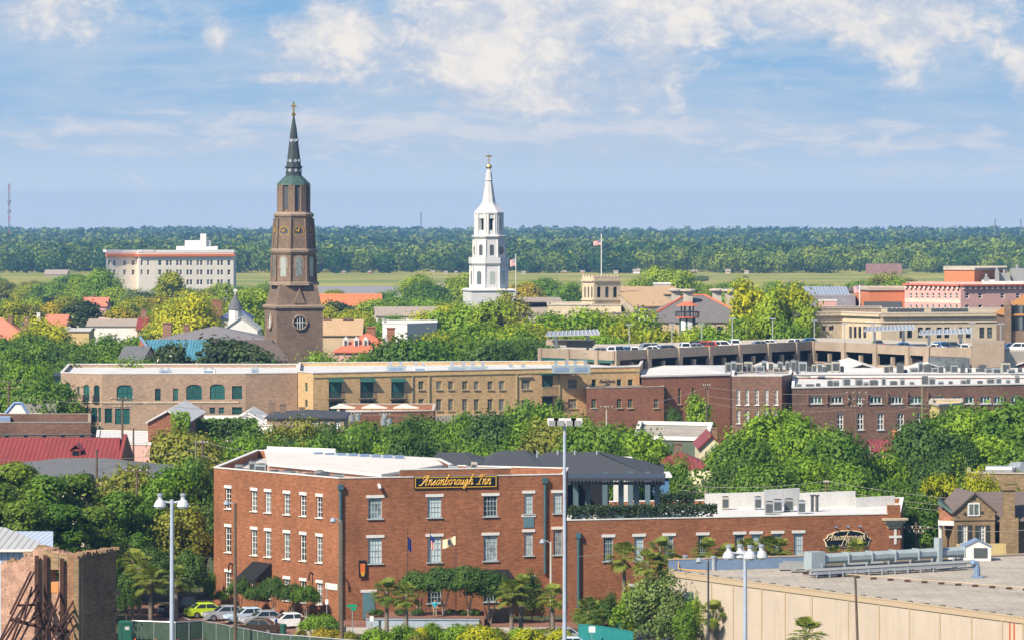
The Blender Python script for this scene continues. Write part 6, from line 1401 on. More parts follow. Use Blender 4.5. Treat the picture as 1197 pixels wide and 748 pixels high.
    part('wall', MB().prism([(hx - 1.7, hy - 1), (hx + .9, hy - 1), (hx + .9, hy + 1), (hx - 1.7, hy + 1)], z - .1, z + 1.3).add([(hx - 1.7, hy - 1, z + 1.3), (hx + .9, hy - 1, z + 1.3), (hx - .4, hy - 1, z + 1.9)], [(0, 1, 2)]), M_white, h); part('roof', MB().slab([(hx - 1.9, hy + 1.1, z + 1.25), (hx - 1.9, hy - 1.15, z + 1.25), (hx - .4, hy - 1.15, z + 1.98), (hx - .4, hy + 1.1, z + 1.98)], .08).slab([(hx + 1.1, hy - 1.15, z + 1.25), (hx + 1.1, hy + 1.1, z + 1.25), (hx - .39, hy + 1.1, z + 1.98), (hx - .39, hy - 1.15, z + 1.98)], .08), M_bluegrey, h); part('louver', MB().box((hx - .1, hy - 1.02, z + .2), (1.3, .08, .95)), M_acdark, h)
    part('side_fan', MB().lathe([(.55, z), (.55, z + .9), (.2, z + 1.1)], 12, (hx - 2.6, hy - .6)), M_white, h)
    for k, (px, py) in enumerate(((801, 650), (834, 651))): 
        D = 382; solo('vent_stack', ('left', 'right')[k] + ' one of two grey vent stacks standing at the blue grey parapet', 'vent', MB().tube([(*P(px, D), z - .1), (*P(px, D), Z(py, D))], .2, 8).tube([(*P(px, D), Z(py, D)), (*P(px, D), Z(py, D) + .12)], .28, 8), M_galv)
market()

# ------------------------------------------------------------------ the braced ruin, bottom left
def ruin():
    D = 300; rng = random.Random(3)
    r = thing('braced_ruin', 'roofless brick ruin with pink plaster inside held by rusty steel braces', 'ruin', (X(68, D), D, 0))
    def jag(A, B_, prof, th, holes=(), mat=None, name='wall', back=None):
        """wall with a broken top: prof = [(u, z)...]"""
        t = (B_ - A); n = Vector((t.y, -t.x)).normalized() * -th; L_ = t.length; mb = MB()
        us = sorted({u for u, _ in prof} | {i / 40 for i in range(41)} | {h[i] for h in holes for i in (0, 1)})
        def top(u):
            for (u0, z0), (u1, z1) in zip(prof, prof[1:]):
                if u0 <= u <= u1: return z0 + (z1 - z0) * (u - u0) / max(1e-6, u1 - u0)
        zt = {u: top(u) + (rng.uniform(-.14, .1) if 0 < u < 1 else 0) for u in us}
        for u0, u1 in zip(us, us[1:]):
            m = (u0 + u1) / 2; hs = [h for h in holes if h[0] < m < h[1]]
            a, b = A + t * u0, A + t * u1; segs, z = [], 0.0
            for h in sorted(hs, key=lambda h: h[2]): segs.append((z, z, h[2], h[2])); z = h[3]
            segs.append((z, z, zt[u0], zt[u1]))
            for s in segs:
                f = [(a.x, a.y, s[0]), (b.x, b.y, s[1]), (b.x, b.y, s[3]), (a.x, a.y, s[2])]; k = [(x + n.x, y + n.y, q) for x, y, q in f]
                mb.add(f + k, [(0, 1, 2, 3), (7, 6, 5, 4), (3, 2, 6, 7), (0, 4, 5, 1), (0, 3, 7, 4), (1, 5, 6, 2)])
        return part(name, mb, mat, r)
    A, B_ = Vector(P(1, D + 4)), Vector(P(90, D + .2)); z = lambda y: Z(y, D + 1.5)
    jag(A, B_, [(0, z(662)), (.03, z(658.5)), (.24, z(657.8)), (.32, z(650)), (.40, z(647)), (.46, z(640.5)), (.60, z(639.5)), (.68, z(643.5)), (.82, z(644)), (.95, z(648)), (1, z(649))], .7,
        [(.655, .77, z(679.5), z(665.5)), (.675, .735, z(742), z(729.5))], M_plaster, 'plastered_wall')
    # brick that shows where the plaster has fallen
    t = (B_ - A); n = Vector((t.y, -t.x)).normalized()
    def patch(u0, u1, z0, z1, mat, name, o=.05):
        a, b = A + t * u0 + n * o, A + t * u1 + n * o; c, d = A + t * u1 - n * .02, A + t * u0 - n * .02
        part(name, MB().prism([tuple(a), tuple(b), tuple(c), tuple(d)], z0, z1), mat, r)
    patch(.56, .66, z(697), z(642), M_brick_old, 'bare_brickwork'); patch(.66, .765, z(665), z(645.5), M_brick_old, 'bare_brickwork', .06); patch(.665, .76, z(692), z(680), plain('orange_plaster', (.55, .24, .09), .9, .2), 'orange_plaster_patch', .045); patch(.77, .92, z(659), z(646.5), M_brick_old, 'bare_brickwork', .055)
    C, E = Vector(P(90.5, D)), Vector(P(136, D + 7.5))
    jag(C, E, [(0, z(648.5)), (.3, z(646)), (.6, z(647.5)), (1, z(648.5))], .8, (), M_brick_ruin, 'brick_end_wall')
    f = Facade(C, E)
    for (q0, q1, y0, y1, o) in ((.02, 1.0, 656, 653.5, .14), (.03, .99, 721, 719, .08), (.80, 1.03, 703, 698, .30), (.86, 1.0, 727, 722.5, .25), (.0, .08, 748, 650, .10)): part('brick_band', f.strip(MB(), q0 * f.len, q1 * f.len, z(y0), z(y1), o), M_brick_ruin, r)
    part('light_quoin', MB().prism([tuple(C - Vector((.25, .12))), tuple(C + Vector((.1, -.12))), tuple(C + Vector((.2, .4))), tuple(C + Vector((-.25, .5)))], 0, z(650)), M_brick_old, r)
    for k in range(34):
        u = rng.random(); q = (A + t * u) if k % 2 else (C + (E - C) * u); zt = z(640) if False else None
        base = [z(658), z(649), z(640), z(645)][min(3, int(u * 4))] if k % 2 else z(648)
        part('loose_brick', MB().box((q.x, q.y + .3, base - .12), (rng.uniform(.3, .7), .4, rng.uniform(.12, .35)), rng.uniform(-.4, .4)), M_brick_old, r) if k < 20 else None
    # steel uprights and raking braces
    br = thing('steel_bracing', 'rusty steel uprights and raking braces propping the ruined wall', 'bracing', (X(50, D - 4), D - 4, 0))
    for px, yt in ((43, 649), (53, 648.5), (72.5, 652.5)):
        d = D + 4 - (px - 1) / 89 * 3.8 - .5; part('upright', MB().box((*P(px, d), 0), (.29, .29, Z(yt, d))), M_rust, br)
    w = lambda px, py, d: (*P(px, d), Z(py, d))
    for (a, b, c, d_), dd in (((0, 748, 40, 668), 0), ((2, 748, 44, 684), 1.2), ((7, 748, 22, 722), 2), ((14, 748, 34, 696), 2), ((17, 748, 46, 690), 1.0), ((24, 748, 46, 706), .6), ((34, 727, 61, 706), .3), ((50, 748, 71, 690), 0), ((38, 748, 66, 712), 1), ((60, 748, 88, 698), 0), ((66, 748, 88, 716), .8), ((76, 748, 90, 728), 1.5), ((12, 717, 36, 668), 1.4), ((28, 722, 37, 686), 1.8), ((44, 702, 52, 738), .5), ((72, 730, 88, 712), 1)):
        part('brace', MB().tube([w(a, b, D - 5 - dd), w(c, d_, D + .6)], .085, 5), M_rust, br)
    part('waling', MB().tube([w(11, 723, D - 3.2), w(50, 733, D - 3.0), w(82, 738, D - 2.6)], .15, 6), M_rust, br)
    part('cross_rail', MB().tube([w(21, 707, D - 2), w(44, 706, D - 1.8)], .1, 5), M_rust, br)
    # pale metal shed behind it
    s = thing('pale_metal_shed', 'pale blue metal shed with a grey gabled roof behind the ruin', 'shed', (X(0, 345), 345, 0)); Ds = 345
    part('wall', MB().prism([P(-90, Ds), P(62, Ds), P(62, Ds + 20), P(-90, Ds + 20)], 0, Z(642, Ds)), seam('pale_blue_cladding', (.46, .53, .66), .5, .5, 0, .06), s)
    part('roof', MB().slab([(*P(-90, Ds - .5), Z(641.5, Ds)), (*P(66, Ds - .5), Z(641, Ds)), (*P(6, Ds + 12), Z(616, Ds + 12)), (*P(-90, Ds + 12), Z(612, Ds + 12))], .2), seam('pale_grey_roofing', (.44, .44, .44), .6, .5, 0, .08), s); part('eave', MB().box((X(-14, Ds - .5), Ds - .55, Z(644, Ds)), (11.3, .2, .22)), M_white, s)
ruin()
# ------------------------------------------------------------------ trees: tapered trunk with limbs, crown of small leaf faces in clumps
LF = dict(
    dark=leafmat('leaves_dark', (0.028, 0.074, 0.013), (0.090, 0.165, 0.024), .4, .23),
    mid=leafmat('leaves_mid', (0.050, 0.125, 0.012), (0.155, 0.265, 0.022), .3, .27),
    bright=leafmat('leaves_bright', (0.085, 0.185, 0.010), (0.245, 0.385, 0.022), .3, .30),
    lime=leafmat('leaves_lime', (0.229, 0.281, 0.009), (0.564, 0.534, 0.018), .3, .36),
    olive=leafmat('leaves_olive', (0.130, 0.147, 0.020), (0.305, 0.308, 0.039), .3, .28),
    rustic=leafmat('leaves_bronze', (0.168, 0.168, 0.013), (0.488, 0.365, 0.024), .3, .3),
    blue=leafmat('leaves_blue_green', (0.076, 0.133, 0.039), (0.199, 0.267, 0.066), .3, .25),
    pine=leafmat('pine_needles', (0.043, 0.098, 0.013), (0.182, 0.253, 0.024), .3, .25),
    palm=leafmat('palm_fronds', (0.080, 0.130, 0.016), (0.265, 0.290, 0.042), .45, .25),
    fresh=leafmat('leaves_fresh', (.13, .225, .010), (.36, .46, .022), .3, .32),
    hedge=leafmat('hedge_leaves', (.010, .028, .010), (.035, .06, .016), .3, .15),
    skirt=leafmat('dry_fronds', (.22, .17, .05), (.42, .33, .10), .2, .2))
M_bark = plain('bark', (.11, .085, .065), .95, .3, 1.2, fine=.2)
M_barkpale = plain('pale_bark', (.36, .30, .23), .9, .2, 1.2)
M_palmbark = plain('palm_bark', (.23, .19, .145), .95, .25, 2.0, fine=.2)
M_flower = paint('cream_blossom', (.75, .70, .55), .7)

def cards(rng, c, out, size, spread=.40, asp=.62):
    """one leaf-sized quad at each centre, roughly facing OUT"""
    k = len(c); n = out + rng.normal(scale=spread, size=(k, 3)); n /= np.linalg.norm(n, axis=1)[:, None] + 1e-9
    a = np.cross(n, rng.normal(size=(k, 3))); a /= np.linalg.norm(a, axis=1)[:, None] + 1e-9; b = np.cross(n, a)
    s = (size * rng.uniform(.65, 1.35, k))[:, None]
    return np.stack([c + (a * x + b * y * asp) * s for x, y in ((-1, -.25), (.1, -1), (1, .2), (-.15, 1))], 1).reshape(-1, 3)

def crown(name, seed, lobes, n_clump, per, leaf, clump_r, mat, inner=.25, flat=.75, flowers=0):
    rng = np.random.default_rng(seed); V, T = [], []
    lob = np.array(lobes, float); area = (lob[:, 3] * lob[:, 4] + lob[:, 5] * lob[:, 3]) ; area /= area.sum()
    for _ in range(n_clump):
        L_ = lob[rng.choice(len(lob), p=area)]; d = rng.normal(size=3); d[2] = d[2] + .35; d /= np.linalg.norm(d)
        if d[2] < -.55: d[2] *= -.6
        deep = rng.random() < inner
        r = rng.uniform(.35, .75) if deep else rng.uniform(.82, 1.06)
        c = L_[:3] + d * L_[3:] * r
        if any((((c - M[:3]) / M[3:]) ** 2).sum() < .5 for M in lob if M is not L_) and rng.random() < .7: continue
        cr = clump_r * rng.uniform(.45, 1.5); k = int(per * (cr / clump_r) ** 1.4) + 6
        off = rng.normal(size=(k, 3)) * np.array([cr, cr, cr * flat]) * .62
        o = off / cr * .8 + d * .7 + np.array([0, 0, .3])
        V.append(cards(rng, c + off, o, leaf)); T.append(np.clip(rng.uniform(.08, .92) + rng.normal(scale=.09, size=k), 0, 1))
    V, T = np.concatenate(V), np.concatenate(T)
    me = quads_mesh(name, V, T, mat)
    if flowers:
        me.materials.append(M_flower); idx = np.zeros(len(me.polygons), dtype=np.int32); idx[rng.random(len(idx)) < flowers] = 1; me.polygons.foreach_set('material_index', idx)
    return me

def trunk_mb(h, r, limbs, seed, bend=.3, z0=0.0):
    rg = random.Random(seed); mb = MB()
    pts = [(rg.uniform(-bend, bend) * i / 3, rg.uniform(-bend, bend) * i / 3, z0 + h * i / 3) for i in range(4)]; pts[0] = (0, 0, z0)
    mb.tube(pts, r, 7, r1=r * .5)
    for (x, y, z) in limbs:
        s = Vector(pts[2]) * rg.uniform(.7, 1.0) + Vector(pts[1]) * 0; m = (s + Vector((x, y, z))) * .5 + Vector((rg.uniform(-.3, .3), rg.uniform(-.3, .3), .4))
        mb.tube([s, m, (x, y, z)], r * .45, 5, r1=r * .12)
    return mb

PROTO = {}
def proto(kind, name, cat, h, crown_me, trunk, bark):
    """h = height the prototype is built at"""
    PROTO[kind] = dict(name=name, cat=cat, h=h, crown=crown_me, trunk=trunk.mesh('trunk', bark), extra=[])
def make_protos():
    # broad live oak / round city tree, 12 m
    lob = [(0, 0, 7.6, 4.2, 4.2, 3.6), (-3.4, .6, 6.4, 3.0, 2.8, 2.6), (3.3, -.5, 6.6, 3.1, 2.9, 2.5), (.4, -3.2, 6.0, 3.0, 2.7, 2.5), (-.3, 3.1, 6.3, 3.0, 2.7, 2.6), (1.2, -.8, 9.6, 2.4, 2.4, 2.0), (-1.9, -1.4, 8.9, 2.3, 2.2, 1.9)]
    limbs = [(-3, .5, 6.5), (3, -.5, 6.8), (.3, -2.8, 6.2), (0, 2.6, 6.5), (.8, -.6, 9.5)]
    for i in range(4):
        rg = random.Random(40 + i); l2 = [(x * rg.uniform(.75, 1.2), y * rg.uniform(.75, 1.2), z + rg.uniform(-.7, .6), a * rg.uniform(.75, 1.12), b * rg.uniform(.75, 1.12), c * rg.uniform(.8, 1.15)) for x, y, z, a, b, c in lob]
        proto(f'oak{i}', 'broadleaf_tree', 'tree', 12, crown('crown', 10 + i, l2, 270, 42, .25, 1.0, LF['mid'], .25), trunk_mb(6.0, .42, limbs, i), M_bark)
    # open, upright tree with gaps, 13 m
    lo2 = [(0, 0, 8, 2.4, 2.4, 4.2), (-2.2, .4, 7.2, 1.7, 1.7, 2.2), (2.1, -.4, 8.2, 1.8, 1.8, 2.4), (.2, -1.9, 6.4, 1.8, 1.6, 1.9), (-1.1, 1.6, 10, 1.6, 1.5, 1.9), (1.0, .6, 11, 1.5, 1.5, 1.8)]
    for i in range(2):
        rg = random.Random(80 + i); l2 = [(x * rg.uniform(.8, 1.3), y * rg.uniform(.8, 1.3), z + rg.uniform(-.8, .8), a * rg.uniform(.8, 1.15), b, c) for x, y, z, a, b, c in lo2]
        proto(f'open{i}', 'open_crowned_tree', 'tree', 13, crown('crown', 30 + i, l2, 190, 30, .25, .7, LF['bright'], .15), trunk_mb(8.5, .3, [(a * .9, b * .9, c) for a, b, c, *_ in l2], 5 + i), M_bark)
    # glossy magnolia with cream flowers, 11 m
    lm = [(0, 0, 5.6, 3.4, 3.4, 4.6), (-1.8, -.8, 4.6, 2.4, 2.4, 3.0), (1.9, .3, 4.9, 2.4, 2.4, 3.0), (.2, -.9, 8.2, 1.9, 1.9, 2.2)]
    proto('magnolia', 'magnolia_tree', 'tree', 10.6, crown('crown', 51, lm, 300, 26, .30, .6, leafmat('magnolia_leaves', (.014, .036, .010), (.075, .11, .025), .6, .15), .15, flowers=.012), trunk_mb(5, .35, [(0, 0, 8)], 9), M_bark)
    # pine with needle puffs, 15 m
    rg = random.Random(5); lp = []
    for k in range(26):
        z = rg.uniform(5.5, 14.4); a = rg.uniform(0, 6.28); q = (15.6 - z) * .36 * rg.uniform(.5, 1.1); lp.append((q * math.cos(a), q * math.sin(a), z, 1.25, 1.25, .85))
    tr = trunk_mb(14.2, .32, [], 2, .15)
    for l in lp: tr.tube([(0, 0, l[2] - .9), (l[0] * .6, l[1] * .6, l[2] - .4), (l[0], l[1], l[2])], .09, 4, r1=.04)
    proto('pine', 'pine_tree', 'pine', 15.3, crown('crown', 61, lp, 460, 34, .20, .52, LF['pine'], .3, .8), tr, M_bark)
    # narrow cypress
    proto('cypress', 'cypress_tree', 'cypress', 10, crown('crown', 71, [(0, 0, 3.2, 1.15, 1.15, 3.2), (0, 0, 6.2, .8, .8, 3.6)], 230, 26, .15, .35, LF['dark'], .25, 1.2), trunk_mb(3, .18, [], 3, .05), M_bark)
    # small vase shaped tree with pale stems, 6 m
    lc = [(0, 0, 4.3, 2.3, 2.2, 1.4), (-1.6, .2, 4.0, 1.5, 1.5, 1.1), (1.6, -.2, 4.1, 1.5, 1.5, 1.1), (.2, -1.2, 3.9, 1.5, 1.3, 1.0), (.1, .3, 5.2, 1.4, 1.4, .9)]
    tr = MB()
    for x, y in ((-1.2, .1), (1.2, -.1), (.15, -.8), (.1, .7)): tr.tube([(x * .08, y * .08, 0), (x * .3, y * .3, 1.4), (x, y, 3.8)], .12, 6, r1=.04)
    proto('vase', 'small_street_tree', 'tree', 6.1, crown('crown', 81, lc, 230, 34, .15, .5, LF['dark'], .2), tr, M_barkpale)
    # shrub, 2.2 m
    proto('shrub', 'shrub', 'shrub', 2.2, crown('foliage', 91, [(0, 0, 1.0, 1.2, 1.1, 1.0), (-.8, .1, .8, .8, .8, .8), (.8, -.2, .85, .8, .8, .8)], 120, 30, .11, .33, LF['bright'], .2), trunk_mb(.8, .06, [], 4, .05), M_bark)
    # tall loose garden bush / willow like, 6 m
    proto('tallbush', 'tall_bush', 'bush', 6.2, crown('foliage', 92, [(0, 0, 2.6, 1.9, 1.8, 2.4), (-1.0, -.2, 3.6, 1.1, 1.1, 1.8), (.9, .1, 4.0, 1.1, 1.1, 1.9), (1.8, -.3, 2.0, 1.1, 1.1, 1.7), (-1.9, .1, 1.8, 1.0, 1.0, 1.5)], 165, 22, .14, .45, LF['bright'], .25, 1.1), trunk_mb(3.5, .12, [(-1, 0, 3.6), (.9, 0, 4)], 4, .1), M_bark)
make_protos()

def palm_meshes():
    for i in range(2):
        rng = np.random.default_rng(200 + i); V, T, V2, T2 = [], [], [], []
        for k in range(46):
            az = k * 2.399 + rng.uniform(-.3, .3); el = math.asin(rng.uniform(-.55, .98)); L_ = rng.uniform(.95, 1.35)
            d = np.array([math.cos(az) * math.cos(el), math.sin(az) * math.cos(el), math.sin(el)])
            hub = d * L_ * .75 + np.array([0, 0, -.10 * (1 - d[2])]); side = np.array([-math.sin(az), math.cos(az), 0]); upv = np.cross(d, side)
            w = .03; V.append(np.array([[0, 0, 0] - side * w, [0, 0, 0] + side * w, hub + side * w, hub - side * w])); T.append(.4)
            for j in range(-7, 8):
                a = j * .185; fd = d * math.cos(a) + side * math.sin(a); ln = (1.0 - .045 * abs(j)) * rng.uniform(.85, 1.05) * .95
                tip = hub + fd * ln + np.array([0, 0, -.38 * ln * ln]) + upv * abs(a) * .10; mid = hub + fd * ln * .55 + upv * abs(a) * .05; pr = np.cross(fd, upv) * .045
                V.append(np.array([hub, mid - pr, tip, mid + pr])); T.append(np.clip(.55 + rng.normal() * .2 - .25 * (d[2] < -.1), 0, 1))
        for k in range(14):
            az = rng.uniform(0, 6.28); d = np.array([math.cos(az) * .55, math.sin(az) * .55, -.85]); side = np.array([-math.sin(az), math.cos(az), 0]); hub = d * .6
            for j in range(-4, 5):
                fd = d + side * j * .16; tip = hub + fd * rng.uniform(.5, .8); mid = hub + fd * .35; pr = side * .05
                V2.append(np.array([hub, mid - pr, tip, mid + pr])); T2.append(rng.random())
        PROTO[f'palm{i}'] = dict(name='palmetto_palm', cat='palm', h=1, crown=quads_mesh('crown', np.concatenate(V), np.array(T), LF['palm']), skirt=quads_mesh('dry_fronds', np.concatenate(V2), np.array(T2), LF['skirt']))
    PROTO['palmtrunk'] = MB().lathe([(.24, 0), (.19, .15), (.17, .6), (.18, .9), (.20, 1.0), (.05, 1.04)], 9).mesh('trunk', M_palmbark)
palm_meshes()

TREES = [0]
def tree(kind, px, D, ytop, label, group=None, mat=None, wide=1.0, rot=None, z0=0.0):
    p = PROTO[kind]; rg = random.Random(TREES[0] * 7 + 1); TREES[0] += 1
    h = Z(ytop, D) - z0; s = h / p['h']
    r = thing(p['name'], label, p['cat'], (X(px, D), D, z0), rg.uniform(0, 6.28) if rot is None else rot, group)
    # a tall tree does not become a bigger-leaved one: trunk lengthened, crown kept near its built size
    r.scale = (s * wide, s * wide, s)
    t = bpy.data.objects.new('trunk', p['trunk']); c = bpy.data.objects.new('crown' if 'tree' in p['name'] else 'foliage', p['crown'])
    for o in (t, c): COL.objects.link(o); o.parent = r
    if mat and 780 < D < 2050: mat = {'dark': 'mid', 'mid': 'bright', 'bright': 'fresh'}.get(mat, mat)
    if mat: c.material_slots[0].link = 'OBJECT'; c.material_slots[0].material = LF[mat]
    return r
def palm(px, D, ytop, label, size=1.5, k=0, group='palmetto palms', z0=0.0, lean=0.0):
    p = PROTO[f'palm{k % 2}']; size *= .62; h = Z(ytop, D) - z0 - size * 1.35
    r = thing('palmetto_palm', label, 'palm', (X(px, D), D, z0), k * 1.7, group)
    t = bpy.data.objects.new('trunk', PROTO['palmtrunk']); t.scale = (1.1, 1.1, h); c = bpy.data.objects.new('crown', p['crown']); c.location = (0, 0, h); c.scale = (size,) * 3
    d = bpy.data.objects.new('dry_fronds', p['skirt']); d.location = (0, 0, h); d.scale = (size * .95,) * 3
    for o in (t, c, d): COL.objects.link(o); o.parent = r
    return r
WORD = dict(dark='dark green', mid='mid green', bright='bright green', lime='yellow green', olive='olive green', rustic='bronze tinged', blue='blue green', pine='dark')
def row(where, px0, px1, n, D, y, kinds='oak', mats=('mid', 'bright'), wide=1.0, jd=25, jy=6, group=None, seed=0):
    """n trees from px0 to px1 at distance D; y = picture height of their tops at the left and right end"""
    rg = random.Random(seed * 31 + int(px0) + n); y0, y1 = y if isinstance(y, tuple) else (y, y)
    kk = kinds if isinstance(kinds, (list, tuple)) else [kinds]
    for i in range(n):
        u = (i + .5 + rg.uniform(-.25, .25)) / n; px = px0 + (px1 - px0) * u; d = D + rg.uniform(-jd, jd)
        k = kk[i % len(kk)]; k = k + str(rg.randrange(4)) if k == 'oak' else k + str(rg.randrange(2)) if k == 'open' else k
        m = mats[(i * 7 + i // 3 + seed) % len(mats)] if k not in ('magnolia',) else None
        nm = {'o': 'tree', 'm': 'magnolia', 'p': 'pine', 'c': 'cypress', 'v': 'small tree', 's': 'shrub', 't': 'tall bush'}[k[0]]
        tree(k, px, d, y0 + (y1 - y0) * u + rg.uniform(-jy, jy), f'{WORD.get(m, "glossy")} {nm}, {ordinal(i, n)} of {n} {where}', group or f'trees {where}'[:60], m, wide * rg.uniform(.9, 1.15))

# --- far town, left of the brown steeple, from the marsh edge towards the camera
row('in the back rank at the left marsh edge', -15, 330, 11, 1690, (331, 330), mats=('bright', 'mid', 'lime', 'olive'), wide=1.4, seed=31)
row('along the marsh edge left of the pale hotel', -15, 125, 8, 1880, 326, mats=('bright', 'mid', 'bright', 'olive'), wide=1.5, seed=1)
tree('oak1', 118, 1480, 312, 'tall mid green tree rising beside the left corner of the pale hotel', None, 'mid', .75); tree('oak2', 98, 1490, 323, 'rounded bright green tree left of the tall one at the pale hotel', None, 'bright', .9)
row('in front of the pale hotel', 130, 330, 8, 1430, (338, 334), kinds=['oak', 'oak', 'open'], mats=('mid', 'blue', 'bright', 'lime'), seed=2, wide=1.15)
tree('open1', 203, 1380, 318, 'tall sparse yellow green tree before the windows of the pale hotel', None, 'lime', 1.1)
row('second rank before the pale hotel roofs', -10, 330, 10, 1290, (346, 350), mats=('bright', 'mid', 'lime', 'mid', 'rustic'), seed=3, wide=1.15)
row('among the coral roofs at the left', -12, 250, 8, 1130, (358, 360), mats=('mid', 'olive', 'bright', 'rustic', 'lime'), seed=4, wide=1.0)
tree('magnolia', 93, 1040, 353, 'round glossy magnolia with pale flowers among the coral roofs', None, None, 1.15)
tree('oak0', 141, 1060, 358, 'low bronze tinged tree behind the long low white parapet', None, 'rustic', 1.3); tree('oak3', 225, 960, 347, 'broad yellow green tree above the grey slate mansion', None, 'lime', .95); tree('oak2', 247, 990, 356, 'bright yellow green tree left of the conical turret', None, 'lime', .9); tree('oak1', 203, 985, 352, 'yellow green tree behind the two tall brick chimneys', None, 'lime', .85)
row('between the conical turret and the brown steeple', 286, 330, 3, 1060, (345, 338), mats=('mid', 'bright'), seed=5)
tree('oak3', 50, 905, 375, 'large yellow green tree beside the coral pyramid roof', None, 'lime', 1.0); tree('oak0', 30, 890, 384, 'yellow green tree in front of the coral pyramid roof', None, 'lime', .8)
row('in the dark belt behind the tan hotel', -10, 185, 8, 850, (394, 392), mats=('dark', 'mid', 'dark', 'mid'), seed=6, jy=5)
row('second rank of the dark belt at the left edge', -15, 160, 6, 770, (404, 412), mats=('mid', 'dark', 'mid', 'bright'), seed=7, jy=6)
row('at the left edge below the dark belt', -15, 75, 4, 700, (422, 428), mats=('mid', 'bright', 'dark'), seed=8, wide=.9)
row('left of the glass stair of the tan hotel', -12, 60, 4, 665, (442, 446), mats=('bright', 'mid', 'bright'), seed=9, wide=.8)
tree('magnolia', 202, 712, 404, 'dark glossy magnolia in front of the blue copper nave roof', None, None, .8); tree('magnolia', 262, 716, 398, 'broad glossy magnolia with pale flowers before the brown nave roof', None, None, 1.25); tree('magnolia', 285, 712, 405, 'second glossy magnolia right of the broad one below the nave', None, None, 1.0)
row('on the tan hotel skyline left of the copper nave', 75, 185, 5, 715, (418, 414), mats=('mid', 'dark', 'bright'), seed=10, wide=.8, jy=3)
tree('oak1', 320, 712, 417, 'small dark tree at the foot of the brown steeple', None, 'dark', .7); tree('oak2', 300, 712, 415, 'dark tree left of the foot of the brown steeple', None, 'dark', .6)
# --- middle, between the two steeples
row('hedge like below the coral dormer house', 366, 462, 6, 706, (414, 413), mats=('bright', 'mid', 'bright'), seed=11, wide=.62, jy=2, jd=6)
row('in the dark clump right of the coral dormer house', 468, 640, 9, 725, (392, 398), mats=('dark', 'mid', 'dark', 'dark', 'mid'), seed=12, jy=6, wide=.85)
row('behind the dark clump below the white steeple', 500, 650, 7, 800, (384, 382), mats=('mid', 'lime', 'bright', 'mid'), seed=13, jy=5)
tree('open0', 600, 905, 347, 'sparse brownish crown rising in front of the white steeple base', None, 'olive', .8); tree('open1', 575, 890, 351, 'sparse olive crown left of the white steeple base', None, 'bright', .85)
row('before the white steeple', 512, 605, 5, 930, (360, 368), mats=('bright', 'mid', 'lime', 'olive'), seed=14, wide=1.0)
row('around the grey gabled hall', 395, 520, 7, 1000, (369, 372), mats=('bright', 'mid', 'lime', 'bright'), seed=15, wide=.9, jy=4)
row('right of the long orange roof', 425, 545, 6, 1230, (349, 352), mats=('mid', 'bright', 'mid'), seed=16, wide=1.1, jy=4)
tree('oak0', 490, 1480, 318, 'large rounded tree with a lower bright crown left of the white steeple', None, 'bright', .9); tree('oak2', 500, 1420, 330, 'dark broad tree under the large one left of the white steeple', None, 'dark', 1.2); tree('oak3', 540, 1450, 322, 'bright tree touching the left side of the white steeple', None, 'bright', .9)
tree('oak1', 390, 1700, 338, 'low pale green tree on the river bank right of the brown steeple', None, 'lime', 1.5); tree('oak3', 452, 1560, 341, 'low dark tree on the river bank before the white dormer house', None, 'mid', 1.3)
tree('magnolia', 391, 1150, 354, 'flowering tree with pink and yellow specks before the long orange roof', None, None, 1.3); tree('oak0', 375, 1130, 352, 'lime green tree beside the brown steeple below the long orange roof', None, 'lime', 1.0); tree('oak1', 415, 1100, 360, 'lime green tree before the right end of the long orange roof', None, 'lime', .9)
# --- right of the white steeple
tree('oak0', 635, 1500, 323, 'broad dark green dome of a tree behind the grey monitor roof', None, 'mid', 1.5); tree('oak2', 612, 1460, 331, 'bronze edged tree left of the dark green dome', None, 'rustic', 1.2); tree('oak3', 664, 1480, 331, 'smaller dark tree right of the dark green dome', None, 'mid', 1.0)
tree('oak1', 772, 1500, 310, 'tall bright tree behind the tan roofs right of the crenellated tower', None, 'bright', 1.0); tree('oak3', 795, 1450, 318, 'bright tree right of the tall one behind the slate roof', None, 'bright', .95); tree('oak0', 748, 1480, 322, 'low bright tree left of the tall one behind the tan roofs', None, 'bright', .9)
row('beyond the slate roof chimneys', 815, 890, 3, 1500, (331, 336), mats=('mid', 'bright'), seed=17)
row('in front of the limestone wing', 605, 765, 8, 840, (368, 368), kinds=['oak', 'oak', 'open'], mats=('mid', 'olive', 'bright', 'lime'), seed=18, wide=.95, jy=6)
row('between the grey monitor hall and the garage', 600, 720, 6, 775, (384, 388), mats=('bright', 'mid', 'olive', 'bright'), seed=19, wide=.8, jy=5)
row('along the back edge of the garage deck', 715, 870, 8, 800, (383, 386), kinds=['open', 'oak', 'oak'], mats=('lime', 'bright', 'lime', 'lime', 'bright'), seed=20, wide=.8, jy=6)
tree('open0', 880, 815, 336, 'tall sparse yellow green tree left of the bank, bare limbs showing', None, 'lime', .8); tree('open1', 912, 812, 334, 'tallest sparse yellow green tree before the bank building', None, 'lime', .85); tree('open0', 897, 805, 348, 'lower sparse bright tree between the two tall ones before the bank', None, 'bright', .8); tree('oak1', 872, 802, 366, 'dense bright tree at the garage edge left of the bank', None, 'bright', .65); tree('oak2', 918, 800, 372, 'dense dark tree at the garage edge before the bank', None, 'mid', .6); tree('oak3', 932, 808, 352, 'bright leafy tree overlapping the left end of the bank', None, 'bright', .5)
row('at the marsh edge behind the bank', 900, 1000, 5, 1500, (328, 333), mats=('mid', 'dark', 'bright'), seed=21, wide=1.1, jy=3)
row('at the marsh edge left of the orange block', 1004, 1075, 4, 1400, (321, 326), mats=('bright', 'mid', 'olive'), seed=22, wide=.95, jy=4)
tree('oak0', 819, 2300, 322, 'small dark clump alone on the marsh', None, 'blue', 2.0)
